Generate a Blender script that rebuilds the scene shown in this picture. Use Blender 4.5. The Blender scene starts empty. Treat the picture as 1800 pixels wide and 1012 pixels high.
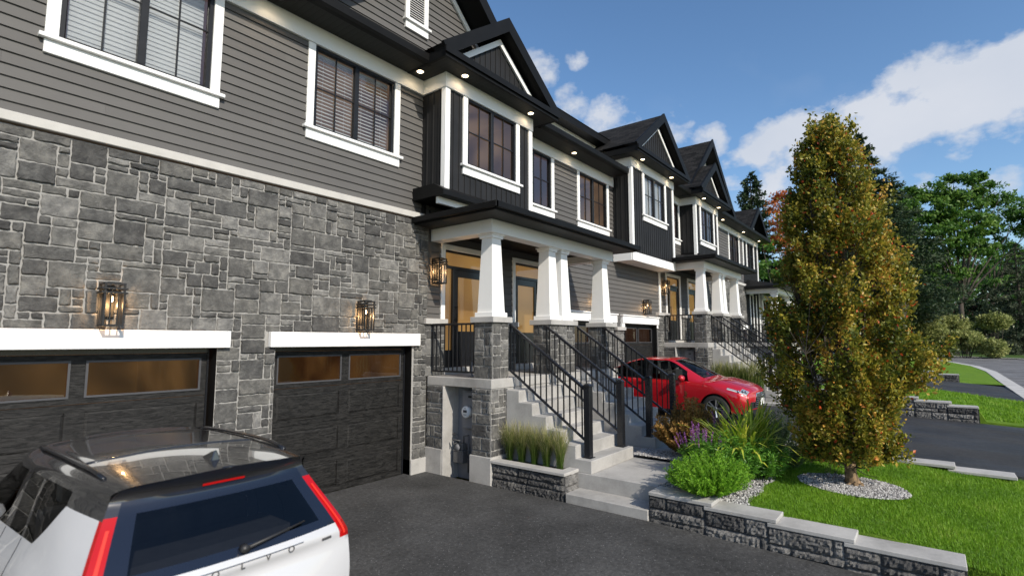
import bpy, bmesh, math, random
from mathutils import Vector, Matrix
import numpy as np

scene = bpy.context.scene
COL = scene.collection
# ---------------------------------------------------------------- camera, sky, sun, exposure
CAM = Vector((0.0, -7.0, 2.25))
PIT, YAW, FPX = math.radians(5.66), math.radians(38.1), 930.0
FWD = Vector((math.cos(PIT) * math.cos(YAW), math.cos(PIT) * math.sin(YAW), math.sin(PIT)))
RGT = Vector((math.sin(YAW), -math.cos(YAW), 0.0))
UPV = RGT.cross(FWD)
cam_d = bpy.data.cameras.new("camera")
cam = bpy.data.objects.new("camera", cam_d)
COL.objects.link(cam)
cam.location = CAM
cam.rotation_euler = FWD.to_track_quat('-Z', 'Y').to_euler()
cam_d.sensor_width = 36.0
cam_d.lens = FPX * 36.0 / 1800.0
cam_d.clip_start = 0.05
cam_d.clip_end = 2000.0
cam_d.dof.use_dof = True
cam_d.dof.focus_distance = 9.5
cam_d.dof.aperture_fstop = 1.3
scene.camera = cam

SUN_AZ, SUN_EL = math.radians(18.0), math.radians(34.0)     # light travels towards +Y and a little +X
travel = Vector((math.sin(SUN_AZ) * math.cos(SUN_EL), math.cos(SUN_AZ) * math.cos(SUN_EL), -math.sin(SUN_EL)))
sun_d = bpy.data.lights.new("sun", 'SUN')
sun_d.energy = 5.0
sun_d.angle = math.radians(0.5)
sun_d.color = (1.0, 0.92, 0.79)
sun = bpy.data.objects.new("sun", sun_d)
COL.objects.link(sun)
sun.rotation_euler = travel.to_track_quat('-Z', 'Y').to_euler()

scene.view_settings.view_transform = 'Standard'
scene.view_settings.look = 'None'
scene.view_settings.exposure = 0.0
scene.view_settings.gamma = 1.0
scene.render.engine = 'CYCLES'
scene.cycles.max_bounces = 8
scene.cycles.transparent_max_bounces = 12


def px_dir(x, y):
    return (FWD + RGT * ((x - 900) / FPX) - UPV * ((y - 506) / FPX)).normalized()


world = bpy.data.worlds.new("World")
scene.world = world
world.use_nodes = True
nt = world.node_tree
nt.nodes.clear()


def wn(tree, kind, **kw):
    n = tree.nodes.new(kind)
    for k, v in kw.items():
        setattr(n, k, v)
    return n


out = wn(nt, 'ShaderNodeOutputWorld')
bg = wn(nt, 'ShaderNodeBackground')
sky = wn(nt, 'ShaderNodeTexSky', sky_type='NISHITA', sun_disc=False)
sky.sun_elevation = SUN_EL
sky.sun_rotation = math.radians(198.0)
sky.air_density = 1.0
sky.dust_density = 0.6
sky.ozone_density = 2.2
bg.inputs['Strength'].default_value = 0.13
nt.links.new(bg.outputs[0], out.inputs[0])
tc = wn(nt, 'ShaderNodeTexCoord')


def wmath(op, a, b=None, clamp=False):
    n = wn(nt, 'ShaderNodeMath', operation=op, use_clamp=clamp)
    for i, s in enumerate((a, b)):
        if s is None:
            continue
        if isinstance(s, (int, float)):
            n.inputs[i].default_value = s
        else:
            nt.links.new(s, n.inputs[i])
    return n.outputs[0]


# cloud banks: direction of each bank (from the photograph) and its angular radius in degrees
banks = [(1800, 120, 5.0, 1), (1740, 140, 5.0, 1), (1670, 170, 5.5, 1), (1590, 200, 5.5, 1), (1510, 230, 5.5, 1), (1430, 245, 5.0, 1), (1350, 262, 3.6, .9),
         (1790, 190, 4.5, .8), (1680, 230, 4, .75), (1570, 262, 4, .7), (1000, 195, 3.8, 1), (945, 130, 3.4, .9), (1060, 215, 4.0, 1),
         (1010, 103, 1.6, .6), (1185, 222, 3.4, .8), (1245, 245, 3.0, .75), (1380, 345, 5.0, .9), (1790, 335, 3.6, .9), (1590, 312, 3.2, .7),
         (1470, 330, 5, .8), (1300, 300, 3, .6), (900, 150, 6, .9), (1690, 345, 3, .5), (1105, 245, 4, .8)]
mask = None
for (bx, by, rad, amp) in banks:
    d = px_dir(bx, by)
    dp = wn(nt, 'ShaderNodeVectorMath', operation='DOT_PRODUCT')
    nt.links.new(tc.outputs['Generated'], dp.inputs[0])
    dp.inputs[1].default_value = d
    mr = wn(nt, 'ShaderNodeMapRange', interpolation_type='SMOOTHSTEP')
    nt.links.new(dp.outputs['Value'], mr.inputs['Value'])
    mr.inputs['From Min'].default_value = math.cos(math.radians(rad))
    mr.inputs['From Max'].default_value = math.cos(0.0)
    mr.inputs['To Min'].default_value = 0.0
    mr.inputs['To Max'].default_value = amp
    mask = mr.outputs[0] if mask is None else wmath('MAXIMUM', mask, mr.outputs[0])
mp = wn(nt, 'ShaderNodeMapping')
nt.links.new(tc.outputs['Generated'], mp.inputs['Vector'])
mp.inputs['Scale'].default_value = (1, 1, 1.5)
nz = wn(nt, 'ShaderNodeTexNoise')
nt.links.new(mp.outputs[0], nz.inputs['Vector'])
nz.inputs['Scale'].default_value = 9.0
nz.inputs['Detail'].default_value = 9.0
nz.inputs['Roughness'].default_value = 0.6
nz2 = wn(nt, 'ShaderNodeTexNoise')
nt.links.new(mp.outputs[0], nz2.inputs['Vector'])
nz2.inputs['Scale'].default_value = 3.5
nz2.inputs['Detail'].default_value = 5.0
dens = wmath('ADD', wmath('MULTIPLY', mask, 0.95), wmath('MULTIPLY', nz.outputs['Fac'], 2.6))
dens = wmath('SUBTRACT', dens, 1.86)
dens = wmath('MULTIPLY', dens, 2.6, clamp=True)
# the rest of the sky, away from the view, carries broken cloud as well
faint = wmath('MULTIPLY', wmath('SUBTRACT', nz2.outputs['Fac'], 0.56), 1.6, clamp=True)
dens = wmath('MAXIMUM', dens, wmath('MULTIPLY', faint, 0.35))
shade = wn(nt, 'ShaderNodeMix', data_type='RGBA')
nt.links.new(nz2.outputs['Fac'], shade.inputs['Factor'])
shade.inputs['A'].default_value = (3.6, 4.2, 5.2, 1)
shade.inputs['B'].default_value = (6.6, 6.6, 6.8, 1)
hsv = wn(nt, 'ShaderNodeHueSaturation')
nt.links.new(sky.outputs[0], hsv.inputs['Color'])
hsv.inputs['Saturation'].default_value = 1.13
hsv.inputs['Value'].default_value = 1.30
cm = wn(nt, 'ShaderNodeMix', data_type='RGBA')
nt.links.new(wmath('MULTIPLY', dens, 0.9), cm.inputs['Factor'])
nt.links.new(hsv.outputs[0], cm.inputs['A'])
nt.links.new(shade.outputs['Result'], cm.inputs['B'])
nt.links.new(cm.outputs['Result'], bg.inputs['Color'])


# ---------------------------------------------------------------- helpers
def tag(o, label=None, cat=None, group=None, kind=None):
    if label:
        o['label'] = label
    if cat:
        o['category'] = cat
    if group:
        o['group'] = group
    if kind:
        o['kind'] = kind
    return o


def empty(name, loc=(0, 0, 0), rz=0.0, label=None, cat=None, group=None):
    o = bpy.data.objects.new(name, None)
    o.empty_display_size = 0.2
    COL.objects.link(o)
    o.location = loc
    o.rotation_euler = (0, 0, rz)
    return tag(o, label, cat, group)


def copy_tree(o, parent=None):
    c = o.copy()
    COL.objects.link(c)
    c.parent = parent
    for ch in list(o.children):
        copy_tree(ch, c)
    return c


class MB:
    """collects faces and links them as one mesh object"""

    def __init__(self):
        self.v = []
        self.f = []
        self.t = []
        self.uv = None

    def face(self, pts, tone=0.5):
        n = len(self.v)
        self.v.extend([tuple(p) for p in pts])
        self.f.append(tuple(range(n, n + len(pts))))
        self.t.append(tone)

    def add(self, verts, faces, tone=0.5):
        n = len(self.v)
        self.v.extend([tuple(p) for p in verts])
        for f in faces:
            self.f.append(tuple(i + n for i in f))
            self.t.append(tone)

    def box(self, x0, x1, y0, y1, z0, z1, tone=0.5):
        v = [(x0, y0, z0), (x1, y0, z0), (x1, y1, z0), (x0, y1, z0), (x0, y0, z1), (x1, y0, z1), (x1, y1, z1), (x0, y1, z1)]
        self.add(v, [(0, 3, 2, 1), (4, 5, 6, 7), (0, 1, 5, 4), (1, 2, 6, 5), (2, 3, 7, 6), (3, 0, 4, 7)], tone)

    def obox(self, p, q, w, h, tone=0.5):
        """bar from p to q, w wide (sideways), h high, upright section"""
        p, q = Vector(p), Vector(q)
        d = (q - p).normalized()
        s = d.cross(Vector((0, 0, 1)))
        if s.length < 1e-4:
            s = Vector((1, 0, 0))
        s.normalize()
        u = s.cross(d).normalized()
        v = []
        for c in (p, q):
            for a, b in ((-1, -1), (1, -1), (1, 1), (-1, 1)):
                v.append(c + s * (a * w / 2) + u * (b * h / 2))
        self.add(v, [(3, 2, 1, 0), (4, 5, 6, 7), (0, 1, 5, 4), (1, 2, 6, 5), (2, 3, 7, 6), (3, 0, 4, 7)], tone)

    def frustum(self, cx, cy, z0, z1, a0, a1, b0=None, b1=None, tone=0.5):
        b0 = a0 if b0 is None else b0
        b1 = a1 if b1 is None else b1
        v = []
        for z, a, b in ((z0, a0, b0), (z1, a1, b1)):
            v += [(cx - a, cy - b, z), (cx + a, cy - b, z), (cx + a, cy + b, z), (cx - a, cy + b, z)]
        self.add(v, [(0, 3, 2, 1), (4, 5, 6, 7), (0, 1, 5, 4), (1, 2, 6, 5), (2, 3, 7, 6), (3, 0, 4, 7)], tone)

    def prism(self, poly, axis, a, b, tone=0.5):
        """extrude a 2-D polygon along an axis from a to b"""
        n = len(poly)

        def mk(p, t):
            if axis == 'y':
                return (p[0], t, p[1])
            if axis == 'x':
                return (t, p[0], p[1])
            return (p[0], p[1], t)
        v = [mk(p, a) for p in poly] + [mk(p, b) for p in poly]
        fs = [tuple(range(n - 1, -1, -1)), tuple(range(n, 2 * n))]
        for i in range(n):
            j = (i + 1) % n
            fs.append((i, j, n + j, n + i))
        self.add(v, fs, tone)

    def tube(self, pts, rad, n=8, tone=0.5, cap=True):
        pts = [Vector(p) for p in pts]
        if not isinstance(rad, (list, tuple)):
            rad = [rad] * len(pts)
        rings = []
        ref = None
        for i, p in enumerate(pts):
            d = (pts[min(i + 1, len(pts) - 1)] - pts[max(i - 1, 0)])
            if d.length < 1e-7:
                d = Vector((0, 0, 1))
            d.normalize()
            if ref is None:
                ref = d.orthogonal().normalized()
            else:
                ref = (ref - d * ref.dot(d))
                if ref.length < 1e-5:
                    ref = d.orthogonal()
                ref.normalize()
            b = d.cross(ref)
            rings.append([p + (ref * math.cos(2 * math.pi * k / n) + b * math.sin(2 * math.pi * k / n)) * rad[i] for k in range(n)])
        v = [q for r in rings for q in r]
        fs = []
        for i in range(len(rings) - 1):
            for k in range(n):
                k2 = (k + 1) % n
                fs.append((i * n + k, i * n + k2, (i + 1) * n + k2, (i + 1) * n + k))
        if cap:
            fs.append(tuple(range(n - 1, -1, -1)))
            fs.append(tuple(range((len(rings) - 1) * n, len(rings) * n)))
        self.add(v, fs, tone)

    def lathe(self, prof, c, axis='z', n=24, tone=0.5, cap=True):
        """prof: (radius, offset along axis)"""
        v = []
        for r, h in prof:
            for k in range(n):
                a = 2 * math.pi * k / n
                p, q = r * math.cos(a), r * math.sin(a)
                if axis == 'z':
                    v.append((c[0] + p, c[1] + q, c[2] + h))
                elif axis == 'x':
                    v.append((c[0] + h, c[1] + p, c[2] + q))
                else:
                    v.append((c[0] + q, c[1] + h, c[2] + p))
        fs = []
        m = len(prof)
        for i in range(m - 1):
            for k in range(n):
                k2 = (k + 1) % n
                fs.append((i * n + k, i * n + k2, (i + 1) * n + k2, (i + 1) * n + k))
        if cap and prof[0][0] > 1e-6:
            fs.append(tuple(range(n - 1, -1, -1)))
        if cap and prof[-1][0] > 1e-6:
            fs.append(tuple(range((m - 1) * n, m * n)))
        self.add(v, fs, tone)

    def build(self, name, mat, parent=None, smooth=False, bevel=0.0, origin=None, tones=False):
        me = bpy.data.meshes.new(name)
        v = self.v
        if origin is not None:
            o3 = origin
            v = [(p[0] - o3[0], p[1] - o3[1], p[2] - o3[2]) for p in v]
        me.from_pydata(v, [], self.f)
        if tones:
            at = me.attributes.new("tone", 'FLOAT', 'FACE')
            at.data.foreach_set("value", np.array(self.t, dtype=np.float32))
        me.materials.append(mat)
        if smooth:
            me.polygons.foreach_set("use_smooth", [True] * len(me.polygons))
        me.update()
        o = bpy.data.objects.new(name, me)
        COL.objects.link(o)
        if parent is not None:
            o.parent = parent
        if origin is not None:
            o.location = origin
        if bevel > 0:
            bm_ = bmesh.new()
            bm_.from_mesh(me)
            bmesh.ops.remove_doubles(bm_, verts=bm_.verts, dist=1e-5)
            bmesh.ops.recalc_face_normals(bm_, faces=bm_.faces)
            bm_.to_mesh(me)
            bm_.free()
            md = o.modifiers.new("bevel", 'BEVEL')
            md.width = bevel
            md.segments = 1
            md.limit_method = 'ANGLE'
        return o


# ---------------------------------------------------------------- materials
MATS = {}


def new_mat(name):
    m = bpy.data.materials.new(name)
    m.use_nodes = True
    t = m.node_tree
    b = t.nodes['Principled BSDF']
    MATS[name] = m
    return m, t, b


def nmix(t, fac, a, b, blend='MIX'):
    n = t.nodes.new('ShaderNodeMix')
    n.data_type = 'RGBA'
    n.blend_type = blend
    for sock, val in (('Factor', fac), ('A', a), ('B', b)):
        if isinstance(val, (int, float)):
            n.inputs[sock].default_value = val
        elif isinstance(val, tuple):
            n.inputs[sock].default_value = val if len(val) == 4 else (*val, 1)
        else:
            t.links.new(val, n.inputs[sock])
    return n.outputs['Result']


def nnoise(t, scale, detail=4, rough=0.55, coord='Object', stretch=None, dist=0.0):
    tc_ = t.nodes.new('ShaderNodeTexCoord')
    src = tc_.outputs[coord]
    if coord == 'World':
        src = None
    if stretch:
        mp_ = t.nodes.new('ShaderNodeMapping')
        t.links.new(src, mp_.inputs['Vector'])
        mp_.inputs['Scale'].default_value = stretch
        src = mp_.outputs[0]
    n = t.nodes.new('ShaderNodeTexNoise')
    t.links.new(src, n.inputs['Vector'])
    n.inputs['Scale'].default_value = scale
    n.inputs['Detail'].default_value = detail
    n.inputs['Roughness'].default_value = rough
    n.inputs['Distortion'].default_value = dist
    return n.outputs['Fac']


def nramp(t, fac, stops):
    n = t.nodes.new('ShaderNodeValToRGB')
    cr = n.color_ramp
    while len(cr.elements) < len(stops):
        cr.elements.new(0.5)
    for e, (p, c) in zip(cr.elements, stops):
        e.position = p
        e.color = c if len(c) == 4 else (*c, 1)
    t.links.new(fac, n.inputs['Fac'])
    return n.outputs['Color']


def nbump(t, b, height, strength=0.3, dist=0.01, prev=None):
    n = t.nodes.new('ShaderNodeBump')
    n.inputs['Strength'].default_value = strength
    n.inputs['Distance'].default_value = dist
    t.links.new(height, n.inputs['Height'])
    if prev is not None:
        t.links.new(prev, n.inputs['Normal'])
    t.links.new(n.outputs[0], b.inputs['Normal'])
    return n.outputs[0]


def plain(name, col, rough=0.5, metal=0.0, var=0.12, nscale=6.0, bump=0.0, bscale=120.0, spec=0.5, coat=0.0, rvar=0.0):
    m, t, b = new_mat(name)
    f = nnoise(t, nscale, 5)
    lo = tuple(c * (1 - var) for c in col)
    hi = tuple(min(1, c * (1 + var)) for c in col)
    t.links.new(nramp(t, f, [(0.3, lo), (0.7, hi)]), b.inputs['Base Color'])
    b.inputs['Roughness'].default_value = rough
    b.inputs['Metallic'].default_value = metal
    b.inputs['Specular IOR Level'].default_value = spec
    if rvar:
        f2 = nnoise(t, nscale * 1.7, 4)
        t.links.new(nramp(t, f2, [(0.25, (rough - rvar,) * 3), (0.75, (rough + rvar,) * 3)]), b.inputs['Roughness'])
    if coat:
        b.inputs['Coat Weight'].default_value = coat
        b.inputs['Coat Roughness'].default_value = 0.03
    if bump:
        nbump(t, b, nnoise(t, bscale, 6), bump, 0.01)
    return m


def nattr(t, name='tone'):
    n = t.nodes.new('ShaderNodeAttribute')
    n.attribute_name = name
    return n.outputs['Fac']


# stone: each stone has its own tone, then mottling and light mineral flecks
def stone_mat(name, stops, bumpd=0.012):
    m, t, b = new_mat(name)
    base = nramp(t, nattr(t), stops)
    big = nnoise(t, 7, 9, 0.72)
    c = nmix(t, 0.75, base, nramp(t, big, [(0.36, (0.45, 0.45, 0.46)), (0.5, (0.95, 0.95, 0.95)), (0.64, (1.7, 1.68, 1.62))]), 'MULTIPLY')
    fl = nnoise(t, 30, 6, 0.7)
    c = nmix(t, nramp(t, fl, [(0.62, (0, 0, 0)), (0.78, (0.45, 0.45, 0.45))]), c, (0.34, 0.34, 0.33))
    t.links.new(c, b.inputs['Base Color'])
    b.inputs['Roughness'].default_value = 0.85
    b.inputs['Specular IOR Level'].default_value = 0.3
    p = nbump(t, b, nnoise(t, 22, 9, 0.7), 1.0, bumpd * 1.6)
    nbump(t, b, nnoise(t, 90, 4, 0.6), 0.5, 0.003, p)
    return m


stone_mat('stone', [(0.0, (0.060, 0.059, 0.058)), (0.3, (0.090, 0.089, 0.087)), (0.65, (0.118, 0.115, 0.108)), (1.0, (0.175, 0.172, 0.166))])
stone_mat('splitstone', [(0.0, (0.05, 0.05, 0.052)), (0.5, (0.105, 0.102, 0.10)), (1.0, (0.20, 0.195, 0.19))], 0.02)
plain('mortar', (0.30, 0.293, 0.28), 0.9, var=0.12, nscale=30, bump=0.5, bscale=200)
m, t, b = new_mat('siding')
c = nramp(t, nattr(t), [(0, (0.088, 0.084, 0.081)), (1, (0.104, 0.100, 0.096))])
c = nmix(t, 0.7, c, nramp(t, nnoise(t, 1.6, 6, .6), [(.3, (.90, .90, .90)), (.7, (1.08, 1.08, 1.08))]), 'MULTIPLY')
t.links.new(c, b.inputs['Base Color'])
b.inputs['Roughness'].default_value = 0.62
b.inputs['Specular IOR Level'].default_value = 0.32
nbump(t, b, nnoise(t, 90, 4, .6, stretch=(.08, 1, 1)), 0.35, 0.004)
plain('board', (0.019, 0.019, 0.020), 0.55, var=0.15, nscale=3, bump=0.1, bscale=200, spec=.2)
plain('white', (0.80, 0.80, 0.79), 0.45, var=0.02, nscale=2, bump=0.04, bscale=150)
plain('ledge', (0.46, 0.445, 0.42), 0.8, var=0.07, nscale=5, bump=0.2, bscale=120)
plain('black', (0.011, 0.0115, 0.013), 0.4, var=0.15, nscale=8, spec=.3)
plain('gloss_black', (0.012, 0.013, 0.016), 0.22, var=0.1, nscale=8)
plain('fascia', (0.007, 0.007, 0.0072), 0.55, var=0.2, nscale=3, spec=.14)
plain('lantern_metal', (0.012, 0.012, 0.012), 0.5, var=0.2, nscale=20)
plain('grey_box', (0.20, 0.20, 0.21), 0.5, var=0.08, nscale=8)
plain('meter_dark', (0.055, 0.055, 0.06), 0.55, var=0.1, nscale=6)
plain('gas_grey', (0.10, 0.10, 0.10), 0.5, var=0.15, nscale=12)
plain('bark', (0.20, 0.135, 0.075), 0.9, var=0.45, nscale=18, bump=0.9, bscale=50)
plain('dark_bark', (0.06, 0.048, 0.038), 0.9, var=0.3, nscale=6, bump=0.7, bscale=20)


def concrete_mat(name, col):
    m, t, b = new_mat(name)
    f = nnoise(t, 2.2, 8, 0.62)
    c = nramp(t, f, [(0.28, tuple(x * 0.70 for x in col)), (0.5, col), (0.72, tuple(x * 1.16 for x in col))])
    f2 = nnoise(t, 40, 4, 0.6)
    c = nmix(t, 0.5, c, nramp(t, f2, [(0.3, (0.86, 0.86, 0.86)), (0.7, (1.08, 1.08, 1.08))]), 'MULTIPLY')
    t.links.new(c, b.inputs['Base Color'])
    b.inputs['Roughness'].default_value = 0.85
    b.inputs['Specular IOR Level'].default_value = 0.3
    nbump(t, b, nnoise(t, 130, 5), 0.25, 0.004)
    return m


concrete_mat('concrete', (0.37, 0.36, 0.345))
concrete_mat('capstone', (0.40, 0.39, 0.375))
concrete_mat('kerbstone', (0.46, 0.45, 0.43))


def asphalt_mat(name, col, fleck=0.30, streak=False):
    m, t, b = new_mat(name)
    big = nnoise(t, 0.8, 7, 0.65)
    c = nramp(t, big, [(0.32, tuple(x * 0.66 for x in col)), (0.68, tuple(x * 1.32 for x in col))])
    mid = nnoise(t, 22, 8, 0.8)
    c = nmix(t, 0.7, c, nramp(t, mid, [(0.38, (0.5, 0.5, 0.5)), (0.62, (1.5, 1.5, 1.5))]), 'MULTIPLY')
    vo = t.nodes.new('ShaderNodeTexVoronoi')
    tcv = t.nodes.new('ShaderNodeTexCoord')
    t.links.new(tcv.outputs['Object'], vo.inputs['Vector'])
    vo.inputs['Scale'].default_value = 42
    sp = nramp(t, vo.outputs['Distance'], [(0.16, (1, 1, 1)), (0.30, (0, 0, 0))])
    gate = nramp(t, nnoise(t, 25, 2), [(0.52, (0, 0, 0)), (0.62, (fleck, fleck, fleck))])
    sp = nmix(t, 1.0, sp, gate, 'MULTIPLY')
    c = nmix(t, sp, c, (0.36, 0.36, 0.36))
    t.links.new(c, b.inputs['Base Color'])
    r = nnoise(t, 1.1, 5, 0.6, stretch=(1.0, 0.25, 1.0) if streak else None)
    t.links.new(nramp(t, r, [(0.35, (0.5, 0.5, 0.5)), (0.65, (0.95, 0.95, 0.95))]), b.inputs['Roughness'])
    b.inputs['Specular IOR Level'].default_value = 0.4 if streak else 0.15
    nbump(t, b, nnoise(t, 60, 7, 0.8), 1.0, 0.012)
    return m


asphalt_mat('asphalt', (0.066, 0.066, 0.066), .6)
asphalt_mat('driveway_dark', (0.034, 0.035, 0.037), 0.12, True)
asphalt_mat('roadway', (0.16, 0.158, 0.16), 0.1)

# shingles
m, t, b = new_mat('shingle')
tc_ = t.nodes.new('ShaderNodeTexCoord')
mp_ = t.nodes.new('ShaderNodeMapping')
t.links.new(tc_.outputs['UV'], mp_.inputs['Vector'])
br = t.nodes.new('ShaderNodeTexBrick')
t.links.new(mp_.outputs[0], br.inputs['Vector'])
br.inputs['Scale'].default_value = 1.0
br.inputs['Brick Width'].default_value = 0.30
br.inputs['Row Height'].default_value = 0.13
br.inputs['Mortar Size'].default_value = 0.012
br.inputs['Color1'].default_value = (0.006, 0.006, 0.006, 1)
br.inputs['Color2'].default_value = (0.030, 0.028, 0.027, 1)
br.inputs['Mortar'].default_value = (0.005, 0.005, 0.005, 1)
c = nmix(t, 0.6, br.outputs['Color'], nramp(t, nnoise(t, 60, 4, 0.7), [(0.3, (0.6, 0.6, 0.6)), (0.7, (1.4, 1.4, 1.4))]), 'MULTIPLY')
t.links.new(c, b.inputs['Base Color'])
b.inputs['Roughness'].default_value = 0.95
b.inputs['Specular IOR Level'].default_value = 0.15
nbump(t, b, br.outputs['Fac'], -0.8, 0.015)

# soffit: dark boards with grooves
m, t, b = new_mat('soffit')
tc_ = t.nodes.new('ShaderNodeTexCoord')
wv = t.nodes.new('ShaderNodeTexWave')
wv.bands_direction = 'X'
wv.wave_profile = 'SAW'
t.links.new(tc_.outputs['Object'], wv.inputs['Vector'])
wv.inputs['Scale'].default_value = 3.2
t.links.new(nramp(t, wv.outputs['Fac'], [(0.0, (0.006, 0.006, 0.006)), (0.12, (0.024, 0.024, 0.023)), (1.0, (0.028, 0.028, 0.027))]), b.inputs['Base Color'])
b.inputs['Roughness'].default_value = 0.55
b.inputs['Specular IOR Level'].default_value = 0.2
nbump(t, b, wv.outputs['Fac'], 0.4, 0.006)

# garage door: embossed wood-grain steel
m, t, b = new_mat('garage_door')
gr = nnoise(t, 22, 8, 0.75, stretch=(0.35, 1.0, 2.2), dist=1.0)
t.links.new(nramp(t, gr, [(0.42, (0.005, 0.005, 0.005)), (0.60, (0.028, 0.027, 0.026))]), b.inputs['Base Color'])
b.inputs['Roughness'].default_value = 0.5
b.inputs['Specular IOR Level'].default_value = 0.25
nbump(t, b, gr, 1.0, 0.008)


def glass_mat(name, tint=(0.75, 0.78, 0.80), refl=1.0, rough=0.0, ior=1.6):
    m, t, b = new_mat(name)
    t.nodes.remove(b)
    o = t.nodes['Material Output']
    tr = t.nodes.new('ShaderNodeBsdfTransparent')
    tr.inputs['Color'].default_value = (*tint, 1)
    gl = t.nodes.new('ShaderNodeBsdfGlossy')
    gl.inputs['Roughness'].default_value = rough
    gl.inputs['Color'].default_value = (refl, refl, refl, 1)
    fr = t.nodes.new('ShaderNodeFresnel')
    wob = nnoise(t, 1.3, 2)
    bp = t.nodes.new('ShaderNodeBump')
    bp.inputs['Strength'].default_value = 0.05
    bp.inputs['Distance'].default_value = 0.02
    t.links.new(wob, bp.inputs['Height'])
    t.links.new(bp.outputs[0], gl.inputs['Normal'])
    fr.inputs['IOR'].default_value = ior
    mx = t.nodes.new('ShaderNodeMixShader')
    t.links.new(fr.outputs[0], mx.inputs[0])
    t.links.new(tr.outputs[0], mx.inputs[1])
    t.links.new(gl.outputs[0], mx.inputs[2])
    t.links.new(mx.outputs[0], o.inputs['Surface'])
    return m


glass_mat('window_glass')
glass_mat('car_glass', (0.42, 0.44, 0.45), ior=1.17)
glass_mat('garage_glass', (0.6, 0.6, 0.6))
glass_mat('lens_glass', (0.85, 0.87, 0.9))


def emit_mat(name, col, strength, col2=None, nscale=1.0):
    m, t, b = new_mat(name)
    b.inputs['Base Color'].default_value = (*[c * 0.5 for c in col], 1)
    if col2:
        c = nramp(t, nnoise(t, nscale, 2), [(0.35, col), (0.65, col2)])
        t.links.new(c, b.inputs['Emission Color'])
    else:
        b.inputs['Emission Color'].default_value = (*col, 1)
    b.inputs['Emission Strength'].default_value = strength
    b.inputs['Roughness'].default_value = 0.6
    return m


emit_mat('door_glow', (0.50, 0.28, 0.085), 0.70, (0.30, 0.16, 0.06), 0.9)
emit_mat('room_glow', (0.55, 0.36, 0.22), 0.32, (0.06, 0.06, 0.08), 0.9)  # uneven room light put into the surfaces as emission
emit_mat('room_dusk', (0.30, 0.19, 0.16), 0.40, (0.12, 0.11, 0.14), 0.8)
emit_mat('garage_dim', (0.26, 0.13, 0.07), 0.22, (0.12, 0.06, 0.04), 0.7)
emit_mat('garage_glow', (0.44, 0.22, 0.075), 0.32, (0.08, 0.04, 0.02), 0.9)
emit_mat('bulb', (1.0, 0.62, 0.28), 12.0)
emit_mat('pot_light', (1.0, 0.82, 0.55), 9.0)
plain('room_wall', (0.42, 0.36, 0.30), 0.8, var=0.05, nscale=1)
plain('blind', (0.70, 0.69, 0.68), 0.6, var=0.03, nscale=3)


def leaf_mat(name, stops, rough=0.5, trans=0.35):
    m, t, b = new_mat(name)
    c = nramp(t, nattr(t), stops)
    t.links.new(c, b.inputs['Base Color'])
    b.inputs['Roughness'].default_value = rough
    b.inputs['Specular IOR Level'].default_value = 0.35
    o = t.nodes['Material Output']
    tl = t.nodes.new('ShaderNodeBsdfTranslucent')
    t.links.new(c, tl.inputs['Color'])
    mx = t.nodes.new('ShaderNodeMixShader')
    mx.inputs[0].default_value = trans
    t.links.new(b.outputs[0], mx.inputs[1])
    t.links.new(tl.outputs[0], mx.inputs[2])
    t.links.new(mx.outputs[0], o.inputs['Surface'])
    return m


M = MATS
# ================================================================ masonry and cladding builders
def rects_minus(u0, u1, v0, v1, holes):
    """cover a rectangle minus holes with rectangles"""
    us = sorted(set([u0, u1] + [min(max(h[i], u0), u1) for h in holes for i in (0, 1)]))
    vs = sorted(set([v0, v1] + [min(max(h[i], v0), v1) for h in holes for i in (2, 3)]))
    res = []
    for a, b in zip(us, us[1:]):
        for c, d in zip(vs, vs[1:]):
            mu, mv = (a + b) / 2, (c + d) / 2
            if any(h[0] < mu < h[1] and h[2] < mv < h[3] for h in holes):
                continue
            if b - a > 1e-6 and d - c > 1e-6:
                res.append((a, b, c, d))
    return res


SIZES = [((2, 1), 7), ((3, 1), 7), ((4, 1), 3), ((2, 2), 6), ((3, 2), 7), ((4, 2), 5), ((1, 1), 3), ((4, 3), 3), ((3, 3), 3), ((5, 3), 1.5), ((1, 2), 2)]


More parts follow.
